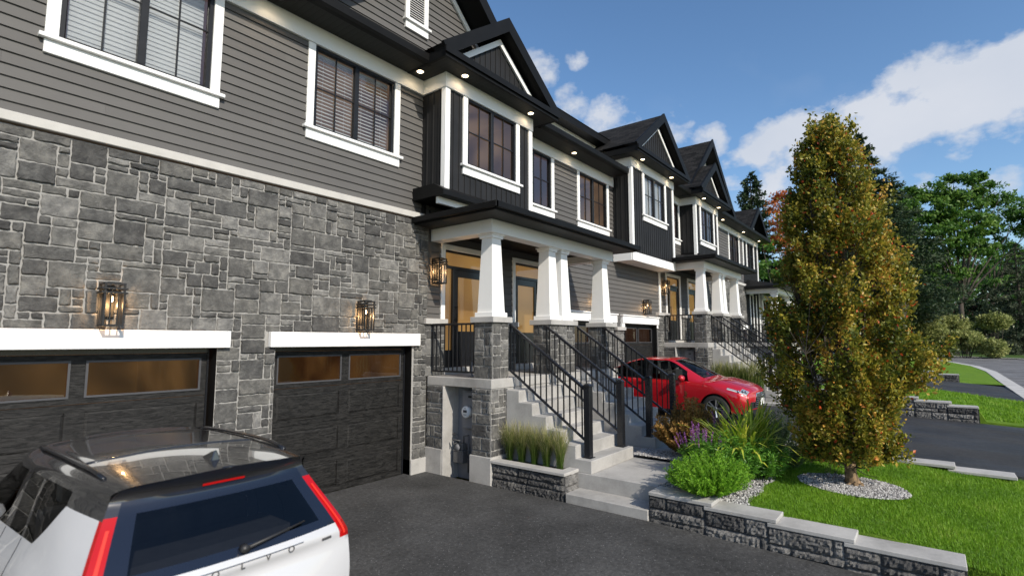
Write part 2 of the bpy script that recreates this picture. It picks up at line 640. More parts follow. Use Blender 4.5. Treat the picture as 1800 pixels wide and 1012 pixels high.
def stones(mb_s, mb_m, O, u, v, n, W, H, holes=(), seed=1, cu=0.098, cv=0.088, joint=0.0058, proud=0.022, sizes=SIZES, gap_top=0.0):
    rnd = random.Random(seed)
    O, u, v, n = Vector(O), Vector(u), Vector(v), Vector(n)
    nu, nv = max(1, round(W / cu)), max(1, round(H / cv))
    cu, cv = W / nu, H / nv
    occ = [[False] * nu for _ in range(nv)]
    for j in range(nv):
        for i in range(nu):
            mu, mv = (i + .5) * cu, (j + .5) * cv
            if any(h[0] < mu < h[1] and h[2] < mv < h[3] for h in holes):
                occ[j][i] = True

    def pos(i, j):
        s = i * cu
        w = j * cv
        if 0 < i < nu:
            s += 0.026 * math.sin(i * 12.9 + seed)
        if 0 < j < nv:
            w += 0.018 * math.sin(j * 7.3 + seed * 1.3)
        return s, w

    def P(a, b, d):
        return O + u * a + v * b + n * d

    for (a, b, c, d) in rects_minus(0, W, 0, H, holes):
        mb_m.face([P(a, c, 0), P(b, c, 0), P(b, d, 0), P(a, d, 0)])
    tot = sum(w for _, w in sizes)
    for j in range(nv):
        for i in range(nu):
            if occ[j][i]:
                continue
            for _try in range(14):
                x = rnd.random() * tot
                for sz, w in sizes:
                    x -= w
                    if x <= 0:
                        break
                a, b = sz
                if i + a <= nu and j + b <= nv and not any(occ[jj][ii] for jj in range(j, j + b) for ii in range(i, i + a)):
                    break
            else:
                a, b = 1, 1
            for jj in range(j, j + b):
                for ii in range(i, i + a):
                    occ[jj][ii] = True
            s0, w0 = pos(i, j)
            s1, w1 = pos(i + a, j + b)
            for h in holes:      # trim to openings
                if h[2] < (w0 + w1) / 2 < h[3]:
                    if s0 < h[1] < s1 and h[1] - s0 < s1 - h[1]:
                        s0 = h[1]
                    if s0 < h[0] < s1:
                        s1 = h[0]
            s0 += joint
            w0 += joint
            s1 -= joint
            w1 -= joint
            if s1 - s0 < 0.03 or w1 - w0 < 0.03:
                continue
            dep = proud * rnd.uniform(0.4, 1.4)
            ol = []

            def edge(p, q):
                L = math.hypot(q[0] - p[0], q[1] - p[1])
                k = max(2, int(L / 0.035))
                ce = min(.30, .007 / L)
                for m_ in range(k + 1):
                    tt = ce + (1 - 2 * ce) * m_ / k
                    ol.append((p[0] + (q[0] - p[0]) * tt, p[1] + (q[1] - p[1]) * tt))
            edge((s0, w0), (s1, w0))
            edge((s1, w0), (s1, w1))
            edge((s1, w1), (s0, w1))
            edge((s0, w1), (s0, w0))
            jt = 0.006
            ol = [(p[0] + rnd.uniform(-jt, jt), p[1] + rnd.uniform(-jt, jt)) for p in ol]
            cx, cy = (s0 + s1) / 2, (w0 + w1) / 2
            hw, hh = (s1 - s0) / 2, (w1 - w0) / 2

            def inset(p, e):
                return (cx + (p[0] - cx) * max(0.1, 1 - e / hw), cy + (p[1] - cy) * max(0.1, 1 - e / hh))
            r2 = [inset(p, 0.004) for p in ol]
            r3 = [inset(p, 0.009 + rnd.uniform(0, .006)) for p in ol]
            m_ = len(ol)
            vs = [P(p[0], p[1], -0.004) for p in ol] + [P(p[0], p[1], dep * 0.6) for p in r2] + [P(p[0], p[1], dep + rnd.uniform(-.003, .003)) for p in r3]
            vs.append(P(cx, cy, dep + rnd.uniform(0, .006)))
            fs = []
            for k in range(m_):
                k2 = (k + 1) % m_
                fs.append((k, k2, m_ + k2, m_ + k))
                fs.append((m_ + k, m_ + k2, 2 * m_ + k2, 2 * m_ + k))
                fs.append((2 * m_ + k, 2 * m_ + k2, 3 * m_))
            mb_s.add(vs, fs, rnd.random())


def stone_box(parent, name, x0, x1, y0, y1, z0, z1, seed, faces='xXyY', sizes=None, cu=0.11, cv=0.098):
    """a masonry block: mortar core with stones on the given faces"""
    S, Mo = MB(), MB()
    kw = dict(cu=cu, cv=cv, proud=0.016, joint=0.007)
    if sizes:
        kw['sizes'] = sizes
    if 'y' in faces:
        stones(S, Mo, (x0, y0, z0), (1, 0, 0), (0, 0, 1), (0, -1, 0), x1 - x0, z1 - z0, seed=seed, **kw)
    if 'x' in faces:
        stones(S, Mo, (x0, y1, z0), (0, -1, 0), (0, 0, 1), (-1, 0, 0), y1 - y0, z1 - z0, seed=seed + 1, **kw)
    if 'X' in faces:
        stones(S, Mo, (x1, y0, z0), (0, 1, 0), (0, 0, 1), (1, 0, 0), y1 - y0, z1 - z0, seed=seed + 2, **kw)
    if 'Y' in faces:
        stones(S, Mo, (x1, y1, z0), (-1, 0, 0), (0, 0, 1), (0, 1, 0), x1 - x0, z1 - z0, seed=seed + 3, **kw)
    o = S.build(name, M['stone'], parent, tones=True)
    Mo.build('mortar', M['mortar'], o)
    return o


def laps(mb, y, z0, z1, left, right, holes=(), expo=0.125, lip=0.020, n=-1, zbase=None):
    """lap siding on a plane y = const facing n*y; left/right are functions of z"""
    zb = z0 if zbase is None else zbase
    k0 = math.floor((z0 - zb) / expo)
    z = zb + k0 * expo
    while z < z1 - 1e-6:
        a, b = max(z, z0), min(z + expo, z1)
        cuts = sorted(set([a, b] + [h[i] for h in holes for i in (2, 3) if a < h[i] < b]))
        for c, d in zip(cuts, cuts[1:]):
            m_ = (c + d) / 2
            pc = y + n * lip * (1 - (c - z) / expo)
            pd = y + n * lip * (1 - (d - z) / expo)
            L0, L1, R0, R1 = left(c), left(d), right(c), right(d)
            xs = sorted((h[0], h[1]) for h in holes if h[2] < m_ < h[3])
            segs = []
            cur = None
            cl, cl1 = L0, L1
            for (ha, hb) in xs:
                if hb <= min(cl, cl1) or ha >= max(R0, R1):
                    continue
                if ha > cl:
                    segs.append((cl, cl1, ha, ha))
                cl = cl1 = hb
            if cl < R0 or cl1 < R1:
                segs.append((cl, cl1, R0, R1))
            for (xa0, xa1, xb0, xb1) in segs:
                if xb0 <= xa0 and xb1 <= xa1:
                    continue
                xa0, xa1 = min(xa0, xb0), min(xa1, xb1)
                # boards of about 3.6 m, butted, each with its own slight tone
                kk = round(z / expo)
                off = (kk * 1.37) % 3.6
                cutx = [x_ for x_ in (off + 3.6 * q for q in range(-3, 12)) if max(xa0, xa1) + .05 < x_ < min(xb0, xb1) - .05]
                ends = [(xa0, xa1)] + [(x_, x_) for x_ in cutx] + [(xb0, xb1)]
                for q, ((l0, l1), (r0, r1)) in enumerate(zip(ends, ends[1:])):
                    tn = (math.sin(kk * 12.9898 + (l0 > off) * 4.1 + math.floor((l0 - off + .01) / 3.6) * 78.233) * 43758.5453) % 1.0
                    g0 = .0012 if q else 0
                    mb.face([(l0 + g0, pc, c), (r0, pc, c), (r1, pd, d), (l1 + g0, pd, d)], tn)
                if abs(c - z) < 1e-6:
                    mb.face([(xa0, y, c), (xb0, y, c), (xb0, pc, c), (xa0, pc, c)])
        z += expo


def boards_y(mb, y, x0, x1, z0, ztop, holes=(), step=0.152, n=-1, bat=0.03, dep=0.014):
    """board and batten on plane y, ztop a function of x"""
    if not callable(ztop):
        zt = ztop
        ztop = lambda x: zt
        for (a, b, c, d) in rects_minus(x0, x1, z0, zt, holes):
            mb.face([(a, y, c), (b, y, c), (b, y, d), (a, y, d)])
    else:
        xm = (x0 + x1) / 2
        mb.face([(x0, y, z0), (x1, y, z0), (x1, y, ztop(x1)), (xm, y, ztop(xm)), (x0, y, ztop(x0))])
    k = int((x1 - x0) / step)
    off = ((x1 - x0) - k * step) / 2
    for i in range(k + 1):
        x = x0 + off + i * step
        if x - bat / 2 < x0 or x + bat / 2 > x1:
            continue
        segs = [(z0, ztop(x) - 0.01)]
        for h in holes:
            if h[0] - bat / 2 < x < h[1] + bat / 2:
                ns = []
                for (a, b) in segs:
                    if h[2] > a:
                        ns.append((a, min(b, h[2])))
                    if h[3] < b:
                        ns.append((max(a, h[3]), b))
                segs = ns
        for a, b in segs:
            if b - a > 0.02:
                mb.box(x - bat / 2, x + bat / 2, min(y, y + n * dep), max(y, y + n * dep) - 0.002 * (n < 0), a, b)


def boards_x(mb, x, y0, y1, z0, z1, n=-1, step=0.14, bat=0.03, dep=0.014):
    mb.face([(x, y0, z0), (x, y1, z0), (x, y1, z1), (x, y0, z1)])
    k = max(1, round((y1 - y0) / step))
    for i in range(1, k):
        yy = y0 + (y1 - y0) * i / k
        mb.box(min(x, x + n * dep), max(x, x + n * dep), yy - bat / 2, yy + bat / 2, z0, z1)


# ================================================================ the row of houses
house = empty('townhouse_row', (6.0, 0, 0), label="row of dark grey townhouses with stone ground floor, white trim and black gables", cat="building")
HO = (6.0, 0, 0)


class HB(MB):
    """mesh builder in world coordinates for parts of the house row"""

    def build(self, name, mat, parent=None, off=HO, **kw):
        self.v = [(p[0] - off[0], p[1] - off[1], p[2] - off[2]) for p in self.v]
        return MB.build(self, name, mat, parent, **kw)


def hpart(mb, name, mat, parent=None, **kw):
    return mb.build(name, M[mat], house if parent is None else parent, **kw)


DZ = 0.53      # the right-hand units stand higher
ZS = 6.976     # soffit height of the left-hand units


def window(x0, x1, zs, zt, y, room='room_glow', blinds=None, sash=2, hbar=0.52, trim=0.115, sill=True, blind_tilt=0.6, blind_drop=1.0, trimtop=False):
    """x0..x1 outer trim, zs top of sill, zt underside of frieze; y wall plane. returns hole"""
    ix0, ix1 = x0 + trim, x1 - trim
    fr = HB()
    fy0, fy1 = y - 0.012, y + 0.07
    fw = 0.05
    fr.box(ix0, ix0 + fw, fy0, fy1, zs, zt)
    fr.box(ix1 - fw, ix1, fy0, fy1, zs, zt)
    fr.box(ix0 + fw, ix1 - fw, fy0, fy1, zt - fw, zt)
    fr.box(ix0 + fw, ix1 - fw, fy0, fy1, zs, zs + fw)
    gx0, gx1 = ix0 + fw, ix1 - fw
    gz0, gz1 = zs + fw, zt - fw
    sw = (gx1 - gx0) / sash
    for k in range(1, sash):
        xm = gx0 + sw * k
        fr.box(xm - 0.04, xm + 0.04, fy0 + 0.004, fy1 - 0.006, gz0, gz1)
    f = hpart(fr, 'window', 'black', bevel=0.004)
    mu = HB()
    for k in range(sash):
        a = gx0 + sw * k + (0.04 if k else 0)
        b = gx0 + sw * (k + 1) - (0.04 if k < sash - 1 else 0)
        xm = (a + b) / 2
        mu.box(xm - 0.009, xm + 0.009, y + 0.012, y + 0.030, gz0, gz1)
        zm = gz0 + (gz1 - gz0) * hbar
        mu.box(a, xm - 0.009, y + 0.012, y + 0.030, zm - 0.009, zm + 0.009)
        mu.box(xm + 0.009, b, y + 0.012, y + 0.030, zm - 0.009, zm + 0.009)
    mu.build('glazing_bars', M['black'], f)
    for k in range(sash):
        g = HB()
        a = gx0 + sw * k + (0.04 if k else 0)
        b = gx0 + sw * (k + 1) - (0.04 if k < sash - 1 else 0)
        g.face([(a, y + 0.034, gz0), (b, y + 0.034, gz0), (b, y + 0.034, gz1), (a, y + 0.034, gz1)])
        g.build('pane', M['window_glass'], f)
    for (ta, tb) in ((x0, ix0), (ix1, x1)):
        tr = HB()
        tr.box(ta, tb, y - 0.035, y + 0.03, zs, zt)
        tr.build('trim', M['white'], f, bevel=0.004)
    if sill:
        s = HB()
        s.box(x0 - 0.05, x1 + 0.05, y - 0.085, y + 0.02, zs - 0.045, zs)
        s.box(x0, x1, y - 0.040, y + 0.02, zs - 0.19, zs - 0.045)
        s.build('sill', M['white'], f, bevel=0.005)
    if blinds:
        bl = HB()
        rnd = random.Random(int(x0 * 100))
        for k in range(sash):
            a = gx0 + sw * k + 0.03
            b = gx0 + sw * (k + 1) - 0.03
            zz = gz1 - 0.03
            zend = gz1 - (gz1 - gz0) * blind_drop
            bl.box(a, b, y + 0.09, y + 0.13, gz1 - 0.06, gz1)
            while zz > zend:
                if blinds == 'open':
                    ang = blind_tilt
                else:
                    ang = 1.40
                dy, dz_ = 0.034 * math.cos(ang), 0.034 * math.sin(ang)
                yc = y + 0.10
                bl.face([(a, yc - dy, zz - dz_), (b, yc - dy, zz - dz_), (b, yc + dy, zz + dz_), (a, yc + dy, zz + dz_)])
                bl.face([(a, yc - dy, zz - dz_ - .004), (a, yc + dy, zz + dz_ - .004), (b, yc + dy, zz + dz_ - .004), (b, yc - dy, zz - dz_ - .004)])
                zz -= 0.058
            for t_ in (0.2, 0.8):
                xx = a + (b - a) * t_
                bl.box(xx - .002, xx + .002, y + .097, y + .103, zend, gz1)
        bl.build('blind', M['blind'], f)
    # the room behind: room light put into floor, ceiling and walls as a glow
    rm = HB()
    ry0, ry1 = y + 0.2, y + 2.2
    rx0, rx1 = x0 - 0.15, x1 + 0.15
    rz0, rz1 = zs - 0.4, zt + 0.1
    rm.face([(rx0, ry0, rz0), (rx1, ry0, rz0), (rx1, ry1, rz0), (rx0, ry1, rz0)])
    rm.face([(rx0, ry0, rz1), (rx0, ry1, rz1), (rx1, ry1, rz1), (rx1, ry0, rz1)])
    rm.face([(rx0, ry0, rz0), (rx0, ry1, rz0), (rx0, ry1, rz1), (rx0, ry0, rz1)])
    rm.face([(rx1, ry0, rz0), (rx1, ry0, rz1), (rx1, ry1, rz1), (rx1, ry1, rz0)])
    rm.build('room', M[room], f)
    rb = HB()
    rb.face([(rx0, ry1, rz0), (rx1, ry1, rz0), (rx1, ry1, rz1), (rx0, ry1, rz1)])
    rb.build('glowing_room_wall', M[room], f)
    return (ix0, ix1, zs, zt)


def garage_door(x0, x1, z0, z1, y, rows=4, cols=2, lit='garage_glow', glass_cols=2):
    """sectional door recessed in its opening; y is the door face"""
    d = HB()
    h = z1 - z0
    rh = h / rows
    d.box(x0 + .02, x1 - .02, y + .012, y + .05, z0, z0 + rh * (rows - 1) - .004)
    w = x1 - x0
    cw = (w - 0.04) / cols
    for r in range(rows):
        za, zb = z0 + r * rh, z0 + (r + 1) * rh
        if r > 0:
            pass
        for c_ in range(cols):
            a, b = x0 + .02 + c_ * cw, x0 + .02 + (c_ + 1) * cw
            st, rail = 0.085, 0.085
            d.box(a, a + st, y, y + .012, za + .003, zb - .003)
            d.box(b - st, b, y, y + .012, za + .003, zb - .003)
            d.box(a + st, b - st, y, y + .012, za + .003, za + rail)
            d.box(a + st, b - st, y, y + .012, zb - rail, zb - .003)
            if r < rows - 1:
                # raised field with a bevelled edge
                e = 0.028
                A, B, C, D = a + st, b - st, za + rail, zb - rail
                d.frustum((A + B) / 2, 0, 0, 0, 0, 0) if False else None
                v = [(A, y + .012, C), (B, y + .012, C), (B, y + .012, D), (A, y + .012, D),
                     (A + e, y + .002, C + e), (B - e, y + .002, C + e), (B - e, y + .002, D - e), (A + e, y + .002, D - e)]
                d.add(v, [(0, 1, 5, 4), (1, 2, 6, 5), (2, 3, 7, 6), (3, 0, 4, 7), (4, 5, 6, 7)])
    o = hpart(d, 'garage_door', 'garage_door')
    za, zb = z0 + rh * (rows - 1), z1
    for c_ in range(cols):
        a, b = x0 + .02 + c_ * cw + .085, x0 + .02 + (c_ + 1) * cw - .085
        wf = HB()
        wf.box(a - .02, b + .02, y - .012, y, za + .065, za + .087)
        wf.box(a - .02, b + .02, y - .012, y, zb - .087, zb - .065)
        wf.box(a - .02, a + .002, y - .012, y, za + .087, zb - .087)
        wf.box(b - .002, b + .02, y - .012, y, za + .087, zb - .087)
        wf.build('window_frame', M['meter_dark'], o)
        g = HB()
        g.face([(a, y + .02, za + .08), (b, y + .02, za + .08), (b, y + .02, zb - .08), (a, y + .02, zb - .08)])
        g.build('pane', M['garage_glass'], o)
    rm = HB()
    Y0, Y1 = y + .06, y + 3.5
    rm.face([(x0 - .3, Y0, z1 + .35), (x0 - .3, Y1, z1 + .35), (x1 + .3, Y1, z1 + .35), (x1 + .3, Y0, z1 + .35)])
    rm.face([(x0 - .3, Y1, z0), (x1 + .3, Y1, z0), (x1 + .3, Y1, z1 + .35), (x0 - .3, Y1, z1 + .35)])
    rm.face([(x1 + .3, Y0, z0), (x1 + .3, Y0, z1 + .35), (x1 + .3, Y1, z1 + .35), (x1 + .3, Y1, z0)])
    rm.face([(x0 - .3, Y0, z0), (x0 - .3, Y1, z0), (x0 - .3, Y1, z1 + .35), (x0 - .3, Y0, z1 + .35)])
    rm.build('glowing_garage_wall', M[lit], o)  # walls and ceiling glow themselves, in place of light inside the garage
    fr = HB()
    fr.box(x0 - .0, x0 + .02, y - .02, y + .06, z0, z1)
    fr.box(x1 - .02, x1, y - .02, y + .06, z0, z1)
    fr.box(x0, x1, y - .022, y + .06, z1, z1 + .06)
    fr.build('door_frame', M['gloss_black'], o)
    return o


def entry_door(x0, x1, z0, z1, y, side='L'):
    """x0..x1 outer white trim, z0 floor, z1 top of trim; sidelight on the given side, transom above"""
    T = 0.10
    ix0, ix1, iz1 = x0 + T, x1 - T, z1 - T
    tr = HB()
    tr.box(x0, ix0, y - .035, y + .06, z0 + .10, z1)
    tr.box(ix1, x1, y - .035, y + .06, z0 + .10, z1)
    tr.box(ix0, ix1, y - .037, y + .06, iz1, z1)
    o = hpart(tr, 'entry_door', 'white', bevel=0.004)
    zth = z0 + .14
    th = HB()
    th.box(x0 + .02, x1 - .02, y - .10, y + .10, z0 + .002, zth - .02)
    th.build('threshold', M['concrete'], o, bevel=.006)
    bl = HB()
    ztr0 = iz1 - .31
    sl = 0.20
    f = .04
    by0, by1 = y + .0, y + .075
    bl.box(ix0, ix0 + f, by0, by1, zth - .02, iz1)
    bl.box(ix1 - f, ix1, by0, by1, zth - .02, iz1)
    bl.box(ix0 + f, ix1 - f, by0, by1, iz1 - f, iz1)
    bl.box(ix0 + f, ix1 - f, by0, by1, ztr0 - .035, ztr0 + .02)
    if side == 'L':
        sa, sb = ix0 + f, ix0 + f + sl
        da, db = sb + f, ix1 - f
        bl.box(sb, da, by0, by1, zth - .02, ztr0 - .035)
    else:
        sa, sb = ix1 - f - sl, ix1 - f
        da, db = ix0 + f, sa - f
        bl.box(db, sa, by0, by1, zth - .02, ztr0 - .035)
    bl.box(sa, sb, by0 + .02, by1, zth - .02, zth + .30)
    bl.build('door_frame', M['gloss_black'], o, bevel=.003)
    lf = HB()
    ly0 = y + .03
    dz0, dz1 = zth - .01, ztr0 - .035
    st = .12
    gz0, gz1 = dz0 + (dz1 - dz0) * .36, dz1 - .14
    lf.box(da, da + st, ly0, ly0 + .045, dz0, dz1)
    lf.box(db - st, db, ly0, ly0 + .045, dz0, dz1)
    lf.box(da + st, db - st, ly0, ly0 + .045, gz1, dz1)
    lf.box(da + st, db - st, ly0, ly0 + .045, dz0, gz0)
    lf.box(da + st + .05, db - st - .05, ly0 - .012, ly0, dz0 + .12, gz0 - .1)
    lf.build('door_leaf', M['gloss_black'], o, bevel=.004)
    gl = HB()
    for (a, b, c, d) in ((da + st, db - st, gz0, gz1), (sa, sb, zth + .30, dz1), (ix0 + f, ix1 - f, ztr0 + .02, iz1 - f)):
        gl.face([(a, y + .058, c), (b, y + .058, c), (b, y + .058, d), (a, y + .058, d)])
    gl.build('glowing_frosted_glass', M['door_glow'], o)  # light from indoors put into the glass as its own glow
    gg = HB()
    for (a, b, c, d) in ((da + st, db - st, gz0, gz1), (sa, sb, zth + .30, dz1), (ix0 + f, ix1 - f, ztr0 + .02, iz1 - f)):
        gg.face([(a, y + .05, c), (b, y + .05, c), (b, y + .05, d), (a, y + .05, d)])
    gg.build('pane', M['window_glass'], o)
    hd = HB()
    hx = da + .06 if side == 'L' else db - .06
    hd.tube([(hx, ly0 - .05, dz0 + .85), (hx, ly0 - .05, dz0 + 1.15)], .011, 8)
    hd.tube([(hx, ly0, dz0 + .88), (hx, ly0 - .05, dz0 + .88)], .008, 6)
    hd.tube([(hx, ly0, dz0 + 1.12), (hx, ly0 - .05, dz0 + 1.12)], .008, 6)
    hd.build('door_handle', M['black'], o, smooth=True)
    return (x0 + .02, x1 - .02, z0, z1 - .02)


Z_BAND0, Z_BAND1 = 4.39, 4.49
YW = 0.05        # plane of the siding

# ---- left section: stone ground floor with two garage doors
hole_g1 = (0.30, 2.96, 0.0, 2.17)
hole_g2 = (3.71, 6.14, 0.0, 2.17)
XA0, XA1 = -2.6, 6.47
S, Mo = HB(), HB()
zst = 0.25
holes = [(h[0] - XA0, h[1] - XA0, h[2] - zst, h[3] - zst) for h in (hole_g1, hole_g2)]
holes += [(hole_g1[0] - .1 - XA0, hole_g1[1] + .13 - XA0, 2.15 - zst, 2.375 - zst), (hole_g2[0] - .11 - XA0, hole_g2[1] + .14 - XA0, 2.15 - zst, 2.375 - zst)]
stones(S, Mo, (XA0, 0, zst), (1, 0, 0), (0, 0, 1), (0, -1, 0), XA1 - XA0, Z_BAND0 - .02 - zst, holes=holes, seed=11)
# return of the stone round the corner and the jambs of the door openings
stones(S, Mo, (XA1 + .02, 0.01, zst), (0, 1, 0), (0, 0, 1), (1, 0, 0), 0.10, Z_BAND0 - .02 - zst, seed=12)
sw = hpart(S, 'stone_wall', 'stone', tones=True)
Mo.build('mortar', M['mortar'], sw)
J = HB()
for h in (hole_g1, hole_g2):
    J.face([(h[0], 0.002, 0), (h[0], .25, 0), (h[0], .25, h[3]), (h[0], 0.002, h[3])])
    J.face([(h[1], 0.002, 0), (h[1], 0.002, h[3]), (h[1], .25, h[3]), (h[1], .25, 0)])
    J.face([(h[0], 0.0, h[3]), (h[0], .25, h[3]), (h[1], .25, h[3]), (h[1], 0.0, h[3])])
hpart(J, 'door_jamb', 'fascia')
for (fa, fb) in ((XA0, hole_g1[0]), (hole_g1[1], hole_g2[0]), (hole_g2[1], XA1 + .03)):
    F_ = HB()
    F_.box(fa, fb, -.03, .2, -.1, zst)
    hpart(F_, 'foundation', 'concrete', bevel=.006)
for h in (hole_g1, hole_g2):
    L = HB()
    L.box(h[0] - .1, h[1] + .13, -.075, .03, 2.16, 2.368)
    hpart(L, 'lintel', 'white', bevel=.006)
    garage_door(h[0] + .03, h[1] - .03, 0.0, 2.10, 0.16, rows=4, cols=2)
L = HB()
L.prism([(-.055, Z_BAND0), (.1, Z_BAND0), (.1, Z_BAND1 + .02), (-.055, Z_BAND1)], 'x', XA0, 6.36)
hpart(L, 'stone_ledge', 'ledge', bevel=.006)
# upper wall of the left section
W1 = (1.10, 2.83, 5.41, 6.705)
W2 = (4.04, 5.79, 5.41, 6.705)
hol = []
hol.append(window(*W1, YW, room='room_dusk', blinds='shut', hbar=.62))
hol.append(window(*W2, YW, room='room_glow', blinds='open', hbar=.50, blind_tilt=.75))
sd = HB()
laps(sd, YW, Z_BAND1, 6.75, lambda z: XA0, lambda z: 6.33, holes=[(h[0], h[1], h[2], h[3] + .2) for h in hol])
hpart(sd, 'siding_wall', 'siding', tones=True)


def frieze_board(x0, x1, y, zs, h=.27, name='frieze_board'):
    f = HB()
    f.box(x0, x1, y - .045, y + .02, zs - h, zs + .02)
    return hpart(f, name, 'white', bevel=.004)


frieze_board(XA0, 6.30, YW - .01, ZS)


def eave(x0, x1, yw, zs, over=.46, h=.15, left=True, right=True):
    """dark soffit, fascia and gutter"""
    s = HB()
    s.face([(x0, -over, zs), (x0, yw + .1, zs), (x1, yw + .1, zs), (x1, -over, zs)])
    hpart(s, 'soffit', 'soffit')
    f = HB()
    f.prism([(-over - .10, zs + .035), (-over - .07, zs - .005), (-over + .012, zs - .005), (-over + .012, zs + h), (-over - .11, zs + h)], 'x', x0, x1)
    f.face([(x0, -over - .105, zs + h - .004), (x1, -over - .105, zs + h - .004), (x1, yw + .1, zs + h + .16), (x0, yw + .1, zs + h + .16)])
    hpart(f, 'gutter', 'fascia')


eave(XA0, 6.0, YW, ZS)


def gable_roof(name, xc, half, zb, zp, y0, y1, th=.16, wall_y=None):
    """ridge along y; shingled slopes with dark barge boards; UVs in metres for the shingles"""
    r = HB()
    sl = math.hypot(half, zp - zb)
    k = th
    uv = []
    for s in (-1, 1):
        a = (xc + s * half, y0, zb)
        b = (xc + s * half, y1, zb)
        c_ = (xc, y1, zp)
        d = (xc, y0, zp)
        up = Vector((s * (zp - zb), 0, half)).normalized() * k
        q = [Vector(p) + up * 0.5 for p in (a, b, c_, d)]
        if s > 0:
            r.face(q)
            uv += [(0, 0), (y1 - y0, 0), (y1 - y0, sl), (0, sl)]
        else:
            r.face([q[3], q[2], q[1], q[0]])
            uv += [(0, sl), (y1 - y0, sl), (y1 - y0, 0), (0, 0)]
    o = hpart(r, name, 'shingle')
    ul = o.data.uv_layers.new(name='UVMap')
    for i, t_ in enumerate(uv):
        ul.data[i].uv = t_
    b_ = HB()
    for s in (-1, 1):
        up = Vector((s * (zp - zb), 0, half)).normalized()
        n_ = (half, zp - zb)
        e0 = (xc + s * (half + .03), zb - .03 * (zp - zb) / half)
        # barge board: a slanted plank following the slope
        p1 = Vector((e0[0], 0, e0[1]))
        p2 = Vector((xc, 0, zp))
        lo, hi = -.13, .10
        q = [p1 + up * lo, p2 + Vector((0, 0, lo * sl / half)), p2 + Vector((0, 0, hi * sl / half)), p1 + up * hi]
        b_.prism([(p.x, p.z) for p in q][::s], 'y', y0 - .03, y0 + .03)
        q = [p1 + up * (lo + .03), p2 + Vector((0, 0, (lo + .03) * sl / half)), p2 + Vector((0, 0, .06 * sl / half)), p1 + up * .06]
        b_.prism([(p.x, p.z) for p in q][::s], 'y', y0 + .03, (wall_y if wall_y is not None else y0 + .4))
    hpart(b_, 'barge_board', 'fascia')
    return o


def rake_trim(xc, half, zb, zp, y, w=.11):
    """white board under the rakes of a gable"""
    t_ = HB()
    sl = (zp - zb) / half
    for s in (-1, 1):
        n_ = w * math.hypot(half, zp - zb) / half
        t_.prism([(xc + s * half, zb), (xc, zp), (xc, zp - n_), (xc + s * (half - n_ / sl), zb)][::s], 'y', y - .03, y + .01)
    return hpart(t_, 'rake_trim', 'white')


# big front gables (left one fills the top of the picture, its twin stands at the far end)
def big_gable(xc, half, zb, zp, vent, cut):
    gable_roof('gable_roof', xc, half, zb, zp, -.46, 6.0, wall_y=YW)
    g = HB()
    sl = (zp - zb) / half
    inner = .30
    laps(g, YW, zb + .02, zp - inner, lambda z: xc - (zp - inner - z) / sl, lambda z: xc + (zp - inner - z) / sl, zbase=Z_BAND1)
    hpart(g, 'gable_siding', 'siding', tones=True)
    hh = half - (.22) / sl
    rake_trim(xc, hh, zb + .0, zb + hh * sl, YW - .02, .10)
    if vent:
        v0, v1, vz0, vz1 = vent
        f = HB()
        f.box(v0, v0 + .09, YW - .05, YW + .02, vz0, vz1)
        f.box(v1 - .09, v1, YW - .05, YW + .02, vz0, vz1)
        f.box(v0, v1, YW - .052, YW + .02, vz1, vz1 + .1)
        f.box(v0 - .04, v1 + .04, YW - .10, YW + .02, vz0 - .045, vz0)
        f.box(v0, v1, YW - .055, YW + .02, vz0 - .18, vz0 - .045)
        o = hpart(f, 'gable_vent', 'white', bevel=.004)
        sl_ = HB()
        z = vz0 + .015
        while z < vz1 - .02:
            sl_.add([(v0 + .09, YW - .035, z), (v1 - .09, YW - .035, z), (v1 - .09, YW - .005, z + .03), (v0 + .09, YW - .005, z + .03),
                     (v0 + .09, YW - .035, z - .006), (v1 - .09, YW - .035, z - .006), (v1 - .09, YW - .005, z + .024), (v0 + .09, YW - .005, z + .024)],
                    [(0, 1, 2, 3), (7, 6, 5, 4), (0, 4, 5, 1)])
            z += .045
        sl_.build('louvre', M['white'], o)
        bk = HB()
        bk.face([(v0 + .05, YW - .016, vz0), (v1 - .05, YW - .016, vz0), (v1 - .05, YW - .016, vz1), (v0 + .05, YW - .016, vz1)])
        bk.build('vent_screen', M['black'], o)


big_gable(6.4, 3.0, 7.08, 9.85, (5.86, 6.40, 8.00, 9.0), None)
big_gable(21.75, 3.0, 7.62, 10.38, (21.45, 22.05, 8.9, 9.6), None)


